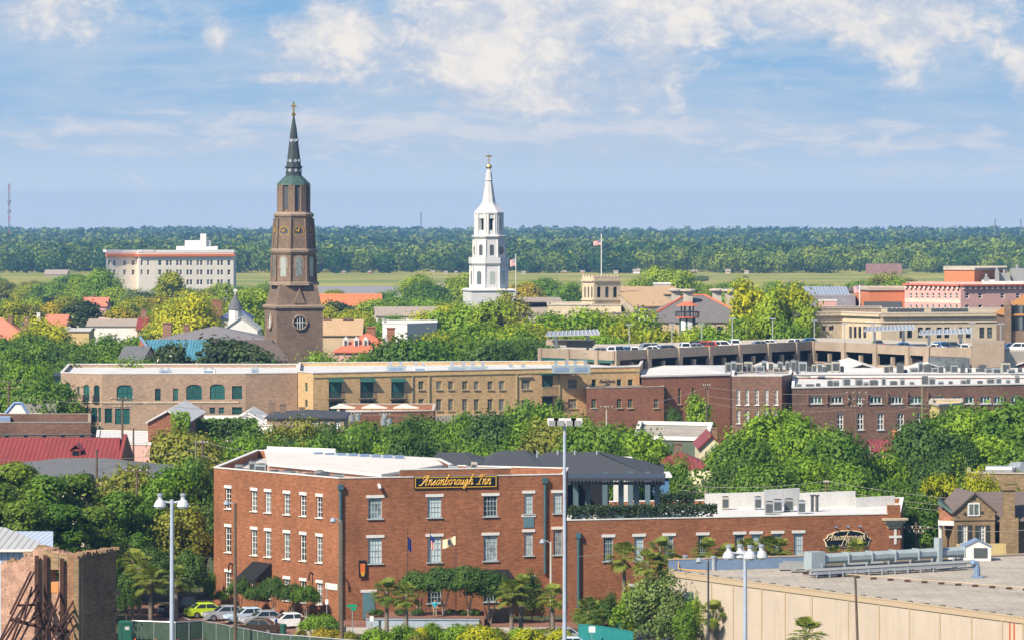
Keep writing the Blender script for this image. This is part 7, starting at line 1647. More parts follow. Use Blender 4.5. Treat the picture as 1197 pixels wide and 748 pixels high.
row('behind the slate roofed building', 880, 945, 3, 1100, (350, 352), mats=('mid', 'bright'), seed=30)
# --- band behind the inn, below the ochre hotel
row('behind the inn at the left below the ivy wall', 205, 335, 5, 520, (502, 510), mats=('bright', 'mid', 'olive'), seed=23, wide=.85, jd=12, jy=7)
row('below the brick terrace and the parasols', 300, 470, 7, 545, (497, 492), mats=('mid', 'bright', 'dark', 'olive'), seed=24, wide=.75, jd=14, jy=6)
row('directly behind the white inn roof', 320, 560, 8, 490, (512, 506), mats=('mid', 'dark', 'bright', 'mid'), seed=25, wide=.75, jd=10, jy=6)
row('in front of the ochre hotel', 470, 600, 5, 575, (490, 486), mats=('mid', 'bright', 'dark'), seed=26, wide=.75, jd=14, jy=5)
tree('oak1', 612, 560, 466, 'tallest dark leafy tree before the ochre hotel balcony tower', None, 'mid', .78); tree('oak2', 582, 552, 482, 'dark leafy tree left of the tallest one before the ochre hotel', None, 'dark', .8); tree('oak3', 648, 548, 480, 'broad bright tree right of the tallest one before the ochre hotel', None, 'bright', .8)
tree('cypress', 653.5, 590, 461, 'thin dark cypress against the ochre hotel wall', None, None, .6)
row('below the brick annex', 600, 770, 7, 520, (497, 500), mats=('bright', 'mid', 'olive', 'bright'), seed=27, wide=.75, jd=12, jy=7)
row('above the dark terrace roofs', 690, 800, 4, 495, (520, 535), mats=('bright', 'mid', 'mid'), seed=28, wide=.55, jd=6, jy=4)
tree('cypress', 763.5, 462, 529, 'small dark cypress beside the terrace pergola', None, None, .75)
tree('oak2', 790, 628, 477, 'small dark tree against the red brick warehouse', None, 'dark', .4); tree('open0', 819, 622, 466, 'light bright tree before the red brick warehouse', None, 'bright', .8)
# --- the big crowns on the right
big = [(868, 505, 502, 'mid', .8, 'left shoulder of the great leafy mass before the dark brick block'), (905, 520, 474, 'bright', .88, 'highest crown of the leafy mass before the dark brick block'), (942, 512, 492, 'bright', .85, 'crown right of the highest one in the leafy mass'),
       (862, 490, 540, 'dark', .85, 'shadowy lower crown beside the cream gable house'), (900, 482, 535, 'mid', .95, 'lower middle crown above the white stepped parapet'), (945, 486, 530, 'bright', .95, 'broad lower crown above the wing roof units'),
       (985, 500, 505, 'mid', .85, 'crown before the red roof between the trees'), (990, 478, 545, 'mid', .9, 'low crown right of the utility pole behind the wing'), (1032, 505, 524, 'bright', .8, 'crown below the small red roof on the right'), (1040, 480, 558, 'mid', .8, 'low crown behind the pilastered end of the wing'),
       (1078, 520, 494, 'dark', .9, 'dark tree before the long brick building, left of the cypresses'), (1115, 530, 478, 'mid', .9, 'tall crown beside the ochre flat house'), (1150, 525, 470, 'bright', .9, 'high bright crown near the right edge'), (1188, 520, 462, 'mid', .95, 'highest crown on the right edge'),
       (1100, 500, 528, 'dark', .9, 'dark lower tree behind the twin cypresses'), (1150, 500, 512, 'bright', .9, 'bright lower crown above the silver ducts'), (1195, 495, 515, 'mid', .9, 'lower crown on the right edge above the silver ducts'), (1018, 462, 572, 'bright', .8, 'bushy dark crown right of the wing parapet steps'), (836, 515, 520, 'bright', .5, 'narrow bright tree beside the cream gable house')]
for i, (px, D, y, m, w, lb) in enumerate(big): tree(f'oak{i % 4}', px, D, y, f'{WORD[m]} {lb}', 'great leafy trees on the right', m, w)
for px, y, lb in ((1130.5, 506, 'taller of twin narrow cypresses before the dark trees on the right'), (1138, 512, 'shorter of twin narrow cypresses before the dark trees on the right')): tree('cypress', px, 496, y, lb, 'twin cypresses', None, .62)
tree('open1', 1098, 452, 553, 'sparse yellow green bush left of the gabled brick house', None, 'lime', .7); tree('oak3', 1148, 450, 553, 'yellow green crown behind the chimney of the gabled brick house', None, 'lime', .5); tree('oak1', 1068, 445, 571, 'dense dark green crown beside the wing pilaster', None, 'mid', .7); tree('oak2', 1056, 436, 592, 'small dark crown behind the wing pilaster', None, 'dark', .5); tree('oak0', 1180, 470, 556, 'mid green crown behind the roof of the gabled brick house', None, 'olive', .5)
# --- left foreground: pines and dense trees
pn = [(18, 430, 541, 'leftmost pine before the grey shingle roof'), (52, 420, 556, 'second pine, with rounded puffs, left of the beige corner house'), (92, 424, 554, 'pine in front of the beige corner house'), (28, 395, 585, 'low pine above the pale metal shed'), (70, 398, 590, 'broad pine behind the braced ruin'), (-6, 402, 566, 'pine cut by the left edge'), (112, 402, 592, 'pine right of the ruin'), (140, 420, 575, 'pine beside the flood lamp mast')]
for i, (px, D, y, lb) in enumerate(pn): tree('pine', px, D, y, lb, 'pines on the left', ('pine', 'mid', 'pine')[i % 3], 1.25)
lt = [(150, 442, 540, 'olive', .75, 'tree below the grey shingle roof, left one of a pair'), (190, 440, 548, 'bright', .75, 'tree below the grey shingle roof, right one of a pair'), (225, 446, 538, 'mid', .7, 'tree touching the back corner of the brick inn'), (240, 430, 580, 'dark', .6, 'dark tree against the left edge of the brick inn'), (160, 425, 585, 'mid', .8, 'round tree behind the flood lamp mast'), (205, 424, 592, 'olive', .8, 'round tree right of the flood lamp mast head'), (125, 410, 625, 'dark', .75, 'dark tree between the ruin and the palms'), (178, 412, 635, 'dark', .75, 'dark tree above the palms and cars'), (222, 414, 640, 'dark', .7, 'dark tree above the black pickup'), (246, 418, 668, 'mid', .4, 'small tree at the inn corner behind the green car'), (40, 380, 625, 'dark', .9, 'dark crown filling the gap behind the ruined wall'), (100, 385, 640, 'dark', .8, 'dark crown behind the brick end of the ruin'), (148, 396, 668, 'dark', .5, 'low dark tree behind the green toilet cabin')]
for i, (px, D, y, m, w, lb) in enumerate(lt): tree(f'oak{(i + 1) % 4}', px, D, y, f'{WORD[m]} {lb}', 'leafy trees left of the inn', m, w)
# small trees along the inn's flank
for i, (px, D, y, m) in enumerate(((258, 415.5, 690, 'mid'), (281, 411, 676, 'dark'), (300, 409, 684, 'dark'), (320, 407, 674, 'dark'), (341, 405.5, 682, 'dark'), (358, 404, 684, 'mid'))):
    tree('vase', px, D, y, f'{WORD[m]} small tree, {ordinal(i, 6)} of six along the lit flank of the inn', 'small trees along the inn flank', m, .8)
for i, (px, D, y) in enumerate(((490, 400, 667), (519, 399.4, 662), (548, 399.4, 661), (572, 400, 668))):
    tree('vase', px, D, y, f'dark clipped tree with pale stems, {ordinal(i, 4)} of four before the inn front', 'clipped trees before the inn', 'dark', 1.0, z0=.95 if i < 3 else 0)
tree('tallbush', 622, 401, 665, 'dark tall evergreen bush against the inn front left of the light mast', None, 'dark', .8); tree('tallbush', 712, 397, 690, 'dark hedge like bush at the foot of the wing', None, 'dark', .7)
for i, (px, D, y, s) in enumerate(((452, 391, 674, 1.75), (475, 390.5, 680, 1.6), (598, 389, 676, 1.7), (609, 390.5, 671, 1.7), (646, 388.5, 681, 1.6), (688, 384, 697, 1.75), (729.5, 396, 631, 1.9))):
    palm(px, D, y, ('palm with a yellow skirt, left of the pair before the inn', 'palm right of the pair before the inn door', 'palm left of the stairs pair, shorter one', 'palm right of the stairs pair, taller one', 'palm with drooping fronds just left of the tall light mast', 'low bushy palm right of the tall light mast', 'tall dark palm against the wing wall')[i], s, i)
for i, (px, D, y, s) in enumerate(((163, 398, 645, 1.9), (176, 392, 658, 1.9), (206, 396, 660, 1.7), (155, 402, 640, 1.7))):
    palm(px, D, y, ('yellow tinged palm left of the flood lamp mast', 'drooping palm in front of the yellow one', 'palm just right of the flood lamp mast', 'tall palm farthest left by the dark trees')[i], s, i + 1, 'palms by the flood lamp mast')
for i, (px, D, y, s) in enumerate(((772, 396, 626, 1.7), (757, 394, 641, 1.7), (789, 394, 645, 1.6), (826, 398, 628, 1.7), (850, 398, 634, 1.6), (874, 399, 628, 1.7), (898, 399, 624, 1.7), (912, 399, 628, 1.5), (1002, 401, 628, 1.5), (975, 401, 637, 1.3))):
    palm(px, D, y, f'green palm, {ordinal(i if i < 8 else 17 - i, 10)} of ten growing before the wing wall', s, i, 'palms before the wing wall')
for i, (px, y) in enumerate(((782, 655), (806, 652), (842, 655), (868, 650))): tree('tallbush', px, 398, y, f'dark leafy bush, {ordinal(i, 4)} of four under the palms along the wing wall', 'bushes along the wing wall', 'dark', .9)
palm(942, 340, 720, 'dark palm before the beige shed wall', 1.9, 1); palm(832, 372, 700, 'ragged palm at the corner of the beige shed', 1.6, 0)
for i, (px, D, y, m, k) in enumerate(((765, 376, 665, 'blue', 'tallbush'), (742, 379, 678, 'bright', 'tallbush'), (785, 374, 690, 'blue', 'tallbush'), (812, 375, 690, 'bright', 'tallbush'), (735, 386, 700, 'lime', 'tallbush'), (800, 372, 706, 'mid', 'tallbush'))):
    tree(k, px, D, y, ('tallest airy grey green bush before the beige shed corner', 'airy bush left of the tallest one', 'leaning bush right of the tallest one', 'yellow green bush touching the beige shed wall', 'lime green bush by the teal fence', 'low leafy bush at the foot of the beige wall')[i], 'airy bushes by the shed', m, (1.0, .8, .8, .6, .6, .8)[i])
rg = random.Random(12)
for i in range(22):
    px = 432 + i * 10.6 + rg.uniform(-4, 4); D = rg.uniform(374, 386); y = 734 + rg.uniform(-7, 9)
    tree('shrub', px, D, y, f'{WORD[("lime", "bright", "olive")[i % 3]]} low shrub, {ordinal(i, 22)} of twenty two along the street edge', 'shrubs along the street edge', ('lime', 'bright', 'olive')[i % 3], 1.0)
for i, (px, D, y) in enumerate(((440, 398.5, 711), (468, 399.5, 711), (488, 399.5, 711), (526, 399.8, 711), (540, 399.8, 712), (555, 399.5, 711), (700, 398, 700))):
    tree('shrub', px, D, y, f'dark clipped hedge shrub, {ordinal(i, 7)} of seven on the low wall before the inn', 'hedge shrubs before the inn', 'dark', 1.3, z0=.95 if i < 6 else 0)
for i, (px, y, D, m) in enumerate(((375, 733, 382, 'rustic'), (392, 735, 381, 'rustic'), (408, 737, 380, 'olive'), (352, 735, 383, 'rustic'), (366, 718, 390, 'bright'), (380, 717, 390, 'mid'))):
    tree('shrub', px, D, y, (f'dry grassy plant, {ordinal(i, 4)} of four on the verge by the planter' if i < 4 else ('leafy', 'bushy')[i - 4] + ' plant growing in the round planter'), 'plants by the planter', m, .9)
# roof terrace hedge, and the ivy on the old walls
def leafy_wall(name, label, cat, a, b, D0, D1, z0, z1, th, mat, seed, n=900, size=.16):
    rng = np.random.default_rng(seed); A, B_ = np.array(P(a, D0)), np.array(P(b, D1)); u = rng.random(n)
    c = np.stack([A[0] + (B_[0] - A[0]) * u, A[1] + (B_[1] - A[1]) * u + rng.normal(scale=th * .5, size=n), z0 + (z1 - z0) * np.sqrt(rng.random(n)) + rng.normal(scale=.12, size=n)], 1)
    o = bpy.data.objects.new(name, quads_mesh(name, cards(rng, c, np.tile(np.array([0, -.8, .5]), (n, 1)), size), np.clip(rng.normal(.5, .25, n), 0, 1), LF[mat])); COL.objects.link(o)
    return tag(o, label, cat)
leafy_wall('terrace_hedge', 'dark clipped hedge along the front edge of the roof terrace', 'hedge', 664, 838, 402.9, 406.6, 10.0, 11.25, .45, 'hedge', 1, 2600, .14)
leafy_wall('terrace_back_hedge', 'dark hedge along the back edge of the roof terrace', 'hedge', 766, 812, 416, 418, 10.0, 11.6, .4, 'hedge', 2, 900, .14)
leafy_wall('ivy_wall', 'dense dark ivy hanging over the wall below the white roofs', 'ivy', 214, 300, 578, 582, 7.2, 11.0, .9, 'dark', 3, 2400, .26)
leafy_wall('gable_creeper', 'creeper climbing the right slope of the old brick gable', 'creeper', 200, 222, 561, 561, 6.5, 13.0, .3, 'bright', 4, 420, .22)
leafy_wall('house_creeper', 'creeper covering the cream wall under the red hip roof', 'creeper', 770, 832, 489.5, 489, 1, 9.6, .25, 'mid', 5, 700, .22)
leafy_wall('gable_base_creeper', 'loose creeper on the face of the old brick gable', 'creeper', 174, 214, 561.5, 561.5, 2, 10.5, .15, 'olive', 6, 330, .2)
# ------------------------------------------------------------------ cars
CARPAINT = {}
def cpaint(n, c, metal=.0): 
    if n not in CARPAINT: CARPAINT[n] = paint('car_' + n, c, .25, metal, .6)
    return CARPAINT[n]
for n, c, m_ in (('white', (.78, .79, .80), 0), ('silver', (.48, .51, .55), .4), ('grey', (.17, .18, .20), .3), ('black', (.015, .016, .018), 0), ('lime', (.50, .66, .02), 0), ('blue', (.05, .16, .42), .1), ('red', (.45, .03, .02), 0), ('brown', (.06, .042, .03), .3), ('ice', (.55, .68, .82), .1)): cpaint(n, c, m_)
G_car = paint('car_glass', (.02, .03, .035), .05); M_tyre = paint('tyre_rubber', (.015, .015, .016), .8); M_rim = paint('wheel_rim', (.40, .41, .43), .3, .8)
M_headl = paint('headlight', (.7, .72, .74), .1); M_taill = paint('tail_light', (.45, .01, .01), .2); M_trim = paint('car_trim', (.03, .03, .03), .6)
CARS = {}
def car_proto(kind):
    """along +x, standing on z = 0; shared meshes for all copies"""
    if kind == 'sedan':  L_, Wd, hull, cab, roof = 4.7, 1.80, [(-2.35, .42), (-2.33, .78), (-2.2, .95), (-1.5, 1.0), (.75, .96), (1.9, .84), (2.28, .70), (2.35, .45), (2.2, .26), (-2.2, .26)], (-1.75, 1.15), (-.95, .35, 1.45)
    elif kind == 'suv':  L_, Wd, hull, cab, roof = 4.9, 1.92, [(-2.45, .5), (-2.42, 1.0), (-2.3, 1.12), (.9, 1.1), (2.1, 1.02), (2.4, .85), (2.45, .5), (2.3, .32), (-2.3, .32)], (-2.3, 1.2), (-2.05, .45, 1.78)
    else:                L_, Wd, hull, cab, roof = 5.6, 1.98, [(-2.8, .6), (-2.78, 1.15), (.9, 1.14), (2.45, 1.1), (2.75, .95), (2.8, .55), (2.6, .4), (-2.6, .4)], (-.9, 1.35), (-.65, .65, 1.86)
    w = Wd / 2; n = len(hull); mb = MB()
    ring = lambda y, k: [(x * k, y, z) for x, z in hull]
    secs = [(-w * .97, .975), (-w * .86, 1.0), (w * .86, 1.0), (w * .97, .975)]
    vs = []; fs = []
    for j, (y, k) in enumerate(secs): vs += [(x * k, y, z if 0 < j < 3 else z * .985 + .01) for x, z in hull]
    for j in range(3): fs += [(j * n + i, j * n + (i + 1) % n, (j + 1) * n + (i + 1) % n, (j + 1) * n + i) for i in range(n)]
    fs += [tuple(range(n - 1, -1, -1)), tuple(3 * n + i for i in range(n))]; mb.add(vs, fs)
    zb = .93 if kind == 'sedan' else 1.08; (b0, b1), (r0, r1, zr) = cab, roof; hb, hr = w * .88, w * .68
    B = [(b0, -hb, zb), (b1, -hb, zb), (b1, hb, zb), (b0, hb, zb)]; Tp = [(r0, -hr, zr), (r1, -hr, zr), (r1, hr, zr), (r0, hr, zr)]
    T2 = [(r0 + .12, -hr * .85, zr + .05), (r1 - .15, -hr * .85, zr + .05), (r1 - .15, hr * .85, zr + .05), (r0 + .12, hr * .85, zr + .05)]
    mb.add(B + Tp + T2, [(0, 1, 5, 4), (1, 2, 6, 5), (2, 3, 7, 6), (3, 0, 4, 7), (4, 5, 9, 8), (5, 6, 10, 9), (6, 7, 11, 10), (7, 4, 8, 11), (8, 9, 10, 11)])
    def pane(a, b, c, d, l=.08, r_=.08, t=.14, bo=.06, out=.012):
        a, b, c, d = map(Vector, (a, b, c, d)); g = lambda u, v: (a * (1 - u) + b * u) * (1 - v) + (d * (1 - u) + c * u) * v
        nn = (b - a).cross(d - a).normalized() * out; m = MB(); m.quad(*[tuple(g(u, v) + nn) for u, v in ((l, bo), (1 - r_, bo), (1 - r_, 1 - t), (l, 1 - t))]); return m
    parts = [('body', mb.mesh('body', CARPAINT['white']), (0, 0, 0), 0, [])]
    mid = .5
    for (a, b, c, d, l, r_) in ((B[0], B[1], Tp[1], Tp[0], .07, .55), (B[0], B[1], Tp[1], Tp[0], .48, .07), (B[2], B[3], Tp[3], Tp[2], .07, .48), (B[2], B[3], Tp[3], Tp[2], .55, .07)):
        parts.append(('side_window', pane(a, b, c, d, l, r_).mesh('side_window', G_car), (0, 0, 0), 0, []))
    parts.append(('windscreen', pane(B[1], B[2], Tp[2], Tp[1]).mesh('windscreen', G_car), (0, 0, 0), 0, [])); parts.append(('rear_window', pane(B[3], B[0], Tp[0], Tp[3]).mesh('rear_window', G_car), (0, 0, 0), 0, []))
    ty = MB(); rr = .33 if kind == 'sedan' else .38
    ty.tube([(0, -.11, 0), (0, .11, 0)], rr, 16); rim = MB().tube([(0, -.125, 0), (0, .125, 0)], rr * .62, 10); tm, rm = ty.mesh('wheel', M_tyre), rim.mesh('rim', M_rim)
    for x in (-L_ * .29, L_ * .30):
        for y in (-w * .92, w * .92): parts.append(('wheel', tm, (x, y, rr), 0, [('rim', rm)]))
    hl = MB().box((0, 0, 0), (.12, .38, .14)).mesh('headlight', M_headl); tl = MB().box((0, 0, 0), (.12, .34, .2)).mesh('tail_light', M_taill); zl = .62 if kind == 'sedan' else .8
    for y in (-w * .68, w * .68): parts.append(('headlight', hl, (L_ / 2 - .09, y, zl), 0, [])); parts.append(('tail_light', tl, (-L_ / 2 + .07, y, zl + .05), 0, []))
    parts.append(('bumper', MB().box((L_ / 2 - .06, 0, .32), (.1, w * 1.5, .14)).box((-L_ / 2 + .06, 0, .34), (.1, w * 1.5, .14)).mesh('bumper', M_trim), (0, 0, 0), 0, []))
    if kind == 'pickup': parts.append(('load_bed', MB().box((-1.85, 0, 1.0), (1.75, w * 1.55, .16)).mesh('load_bed', M_trim), (0, 0, 0), 0, []))
    return parts
def car(kind, col, x, y, z, rz, label, group=None, name=None):
    if kind not in CARS: CARS[kind] = car_proto(kind)
    r = thing(name or {'sedan': 'parked_car', 'suv': 'parked_suv', 'pickup': 'pickup_truck'}[kind], label, {'sedan': 'car', 'suv': 'car', 'pickup': 'truck'}[kind], (x, y, z), rz, group)
    for nm, me, loc, _, sub in CARS[kind]:
        o = bpy.data.objects.new(nm, me); COL.objects.link(o); o.parent = r; o.location = loc
        if nm == 'body': o.material_slots[0].link = 'OBJECT'; o.material_slots[0].material = CARPAINT[col]
        for n2, m2 in sub: c = bpy.data.objects.new(n2, m2); COL.objects.link(c); c.parent = o
    return r
g = 'cars parked beside the inn'
for kind, col, px, D, rz, lb in (('pickup', 'black', 218, 409, 205, 'black pickup truck with a red tail light, farthest back beside the inn'), ('sedan', 'lime', 243, 407.5, 20, 'bright lime green car beside the brick inn'), ('sedan', 'silver', 264, 404.5, 196, 'silver sedan parked next to the lime green car'),
        ('sedan', 'ice', 290, 402.5, 202, 'pale blue white car half hidden behind the silver sedans'), ('sedan', 'silver', 308, 399.5, 200, 'silver sedan parked beside the white sedan'), ('sedan', 'white', 337, 397, 198, 'white sedan parked nearest the round planter'), ('sedan', 'brown', 300, 391.5, 168, 'dark brown car in front of the parked row')):
    car(kind, col, X(px, D), D, .01, R(rz), lb, g)
for px, D, col, lb in ((664, 374.5, 'ice', 'pale blue car at the foot of the tall light mast'), (704, 370, 'black', 'dark car beside the teal fence'), (655, 383, 'silver', 'silver car behind the pale blue car')): car('sedan', col, X(px, D), D, .01, R(185), lb, 'cars on the street')
# cars on the garage deck
gf = [(632, 712), (717, 690), (950, 744), (1083, 712), (1134, 708)]; gt = [Z(406.5, 712), Z(410, 690), Z(398.5, 744), Z(405, 712), Z(406.5, 708)]
spec = [(700, 'grey', 'sedan', 4), (722, 'white', 'suv', 4), (735, 'blue', 'sedan', 6), (741, 'white', 'sedan', 5), (755, 'silver', 'suv', 12), (761, 'white', 'sedan', 5), (772, 'silver', 'sedan', 7), (784, 'grey', 'sedan', 5), (800, 'white', 'suv', 5), (811, 'silver', 'sedan', 8), (823, 'red', 'suv', 6), (816, 'black', 'suv', 9), (846, 'white', 'suv', 3.5), (858, 'white', 'suv', 9), (886, 'silver', 'sedan', 5), (898, 'white', 'sedan', 8),
        (929, 'white', 'sedan', 5), (948, 'blue', 'sedan', 6), (1026, 'grey', 'sedan', 12), (1054, 'blue', 'sedan', 5), (1092, 'white', 'sedan', 5), (1101, 'blue', 'suv', 7), (1114, 'grey', 'suv', 10), (1126, 'white', 'sedan', 8), (1180, 'blue', 'sedan', 20), (1189, 'white', 'suv', 14), (1196, 'red', 'sedan', 22)]
for i, (px, col, kind, off) in enumerate(spec):
    j = max(0, min(3, sum(px > q[0] for q in gf[1:4]))); u = (px - gf[j][0]) / (gf[j + 1][0] - gf[j][0]); D = gf[j][1] + (gf[j + 1][1] - gf[j][1]) * u + off; z = gt[j] + (gt[j + 1] - gt[j]) * u - 1.1
    car(kind, col, X(px, D), D, z, R((170, 60, 8, 95, 188)[i % 5]), f'{col.replace("ice", "pale blue")} {"car" if kind == "sedan" else "tall car"}, {ordinal(i, len(spec))} of {len(spec)} on the garage deck', 'cars on the garage roof deck')

# ------------------------------------------------------------------ masts, poles, wires
M_lamphead = paint('lamp_head_grey', (.50, .52, .55), .4)
def flood_mast(name, label, px, D, ytop, heads, arm, r=.16, group=None, style='bell'):
    x = X(px, D); zt = Z(ytop, D); t = thing(name, label, 'light mast', (x, D, 0), group=group)
    part('pole', MB().tube([(x, D, 0), (x, D, zt + .2)], r * 1.25, 10, r1=r * .75), M_polepaint, t)
    part('cross_arm', MB().tube([(x - arm, D, zt), (x + arm, D, zt)], .07, 6), M_polepaint, t)
    for k, (dx, dy) in enumerate(heads):
        hx, hy = x + dx, D + dy
        if style == 'bell':
            h = part('lamp_head', MB().lathe([(.14, zt + .42), (.15, zt + .22), (.28, zt + .1), (.38, zt - .1), (.41, zt - .24)], 14, (hx, hy)).tube([(x, D, zt), (hx, hy, zt + .1)], .06, 5), M_lamphead, t)
            part('lens', MB().lathe([(.36, zt - .24), (.32, zt - .34), (.18, zt - .38)], 12, (hx, hy)), M_headl, h); part('cap', MB().lathe([(.19, zt + .42), (.19, zt + .56), (.1, zt + .6)], 10, (hx, hy)), M_galv, h)
        else:
            h = part('lamp_head', MB().box((hx, hy, zt + .0), (.82, .7, .34)).box((hx, hy - .1, zt - .22), (.70, .55, .22)), M_white, t); part('lens', MB().box((hx, hy - .38, zt - .2), (.6, .06, .4)), M_ac, h)
    return t
flood_mast('flood_light_mast', 'pale grey mast with two hooded flood lamps before the dark trees', 201, 262, 587, [(-.75, -.1), (.72, -.1)], .75)
flood_mast('flood_light_mast', 'grey blue mast with four bell shaped lamps before the beige shed', 871, 262, 647, [(-1.05, -.1), (-.30, .35), (.30, -.35), (1.05, .1)], 1.0)
flood_mast('tall_light_mast', 'very tall pale mast with two banks of flood lamps before the inn', 660, 300, 494, [(-.85, 0), (-.38, 0), (.42, 0), (.88, 0)], 1.0, .15, style='box')
def wood_pole(label, px, D, ytop, lean=0.0, r=.14, lamp=0, name='utility_pole', mat=None, cross=(), cat='utility pole', group=None):
    x = X(px, D); zt = Z(ytop, D); t = thing(name, label, cat, (x, D, 0), group=group); xt = x + lean
    part('pole', MB().tube([(x, D, 0), (xt, D, zt)], r * 1.15, 8, r1=r * .8), mat or M_wood, t)
    if lamp:
        a = part('lamp_arm', MB().tube([(xt, D, zt - .15), (xt + lamp * .35, D, zt + .1), (xt + lamp * .75, D, zt + .15)], .045, 5), M_galv, t); part('lamp_head', MB().lathe([(.1, zt + .28), (.26, zt + .12), (.3, zt - .08), (.15, zt - .24)], 10, (xt + lamp * .8, D)), M_galv, t)
    for k, (dz, w) in enumerate(cross):
        part('cross_arm', MB().box((xt, D - .12, zt - dz), (w, .12, .13)), M_wood, t)
        for j in range(4): u = -w / 2 + .1 + (w - .2) * j / 3; part('insulator', MB().lathe([(.05, zt - dz + .13), (.07, zt - dz + .2), (.05, zt - dz + .3)], 6, (xt + u, D - .12)), M_white, t)
    return t
wood_pole('dark wooden pole with a street lamp before the lit flank of the inn', 275, 376, 588, 0, .15, -1)
wood_pole('dark wooden pole with a street lamp at the corner of the inn', 399.5, 376, 608, 0, .16, -1)
wood_pole('pale slim pole with a camera beside the tall light mast', 644, 392, 633, 0, .13, -1, mat=M_conc_light)
wood_pole('slim dark lamp pole before the corner of the beige shed', 828, 352, 655, 0, .09, -1, mat=M_darkmetal)
wood_pole('leaning dark pole before the beige shed wall', 1006, 320, 672, -.42, .11, 0)
wood_pole('utility pole with cross arms rising before the wing wall', 836, 408, 612, 0, .13, 0, cross=((.3, 2.0), (1.2, 1.6)))
wood_pole('weathered utility pole between the inn and the red brick gable', 237, 486, 513, 0, .17, 0, cross=((.5, 1.3),)); wood_pole('second weathered pole just left of the one behind the inn', 229, 500, 514, 0, .16, 0, mat=plain('greenish_wood', (.20, .19, .10), .9))
wood_pole('utility pole with two cross arms before the arched tan hotel window', 143, 560, 464, 0, .17, 0, cross=((.3, 3.2), (1.4, 2.4))); wood_pole('dark utility pole before the grey shingle roof', 113, 462, 525, 0, .15, 0)
wood_pole('weathered post in front of the white flat shed', 156, 540, 500, 0, .14, 0); wood_pole('utility pole with wide cross arms at the left edge', 10, 610, 444, 0, .18, 0, cross=((.3, 4.0), (1.3, 3.4))); wood_pole('utility pole with a white cross arm in the trees left of the inn', 160, 436, 549, 0, .14, 0, cross=((.2, 2.4),))
wood_pole('utility pole behind the wing with three wires', 966, 446, 560, 0, .15, 0, cross=((.4, .7), (2.2, .7))); wood_pole('utility pole with white insulators left of the gabled brick house', 1071, 414, 610, 0, .13, 0, cross=((.7, 2.6), (1.1, 1.6)))
wood_pole('utility pole before the long dark brick building', 1078, 612, 452, 0, .17, 0, mat=plain('greenish_wood', (.20, .19, .10), .9)); wood_pole('crowded utility pole before the dark brick block', 1001, 606, 455, 0, .16, 0, cross=((.6, 3.0), (1.6, 2.4), (2.6, 1.8)))
wood_pole('utility pole before the red brick warehouse', 826, 612, 448, 0, .15, 0, cross=((.4, 1.2),)); wood_pole('utility pole in front of the brick annex', 709, 600, 474, 0, .12, 0, cross=((.3, 1.8),), mat=M_conc_light); wood_pole('left of two posts carrying transformers before the brick terrace', 416, 606, 481, 0, .14, 0, cross=((.5, 1.6),)); wood_pole('right of two posts carrying transformers before the brick terrace', 450, 607, 481, 0, .14, 0, cross=((.5, 1.6),))
for k, px in enumerate((735.5, 785.5, 820, 856, 903, 952, 987, 1021, 1136.5, 1170)):
    j = max(0, min(3, sum(px > q[0] for q in gf[1:4]))); u = min(1, (px - gf[j][0]) / (gf[j + 1][0] - gf[j][0])); D = gf[j][1] + (gf[j + 1][1] - gf[j][1]) * u + 14; z = gt[j] + (gt[j + 1] - gt[j]) * u - 1.1
    yt = (380, 379, 379, 373, 373, 375, 379, 379, 378, 379)[k]
    t = thing('deck_lamp_post', f'white lamp post, {ordinal(k, 10)} of ten on the garage roof deck', 'lamp post', (X(px, D), D, z), group='lamp posts on the garage deck')
    part('pole', MB().tube([(X(px, D), D, z), (X(px, D), D, Z(yt, D))], .09, 6), M_galv, t); part('lamp_head', MB().box((X(px, D), D, Z(yt, D)), (1.2, .4, .16)), M_galv, t)
def wire(label, pts, sag=.8, r=.022, group=None):
    """pts = (px, D, py) supports; a drooping cable between them"""
    p3 = [Vector((*P(px, D), Z(py, D))) for px, D, py in pts]; path = []
    for a, b in zip(p3, p3[1:]):
        for i in range(12): u = i / 12; q = a.lerp(b, u); q.z -= sag * 4 * u * (1 - u); path.append(tuple(q))
    path.append(tuple(p3[-1])); solo('overhead_wire', label, 'wire', MB().tube(path, r, 4), M_galv if r > .03 else M_wire, group)
M_wire = paint('pale_wire', (.30, .29, .25), .6)
for k, (lb, pts, sag) in enumerate((('topmost wire crossing the trees behind the wing', [(790, 452, 566), (966, 446, 562), (1230, 438, 589)], .5), ('middle wire crossing the trees behind the wing', [(790, 452, 572), (966, 446, 571), (1230, 438, 598)], .5), ('lowest wire slanting from the pole behind the wing', [(966, 446, 580), (1230, 436, 606)], .3),
        ('topmost wire from the poles toward the inn roof', [(237, 486, 516), (420, 480, 545)], .4), ('wire running left from the weathered poles behind the inn', [(-20, 470, 536), (237, 486, 524)], .8), ('wire slanting down from the weathered poles to the inn', [(237, 486, 532), (330, 450, 556)], .2),
        ('long wire before the ochre hotel from the left', [(143, 560, 468), (416, 606, 484), (709, 600, 478), (826, 612, 452)], .6), ('upper wire before the long dark brick building', [(826, 612, 452), (1001, 606, 459), (1240, 612, 470)], .6), ('lower wire before the long dark brick building', [(826, 612, 462), (1001, 606, 468), (1240, 612, 478)], .8), ('slack wire before the dark brick block', [(826, 612, 470), (1001, 606, 477), (1078, 612, 470)], .9),
        ('wire crossing above the beige shed from the utility pole', [(836, 408, 615), (1071, 414, 614), (1230, 410, 616)], .5), ('guy wire slanting down beside the utility pole by the wing', [(836, 408, 616), (826, 404, 640)], .0), ('wire along the wing wall to the slim lamp pole', [(676, 398, 650), (836, 408, 618)], .4), ('wire above the grey shingle roof at the left', [(-20, 560, 458), (143, 560, 470)], .5))):
    wire(lb, pts, sag)
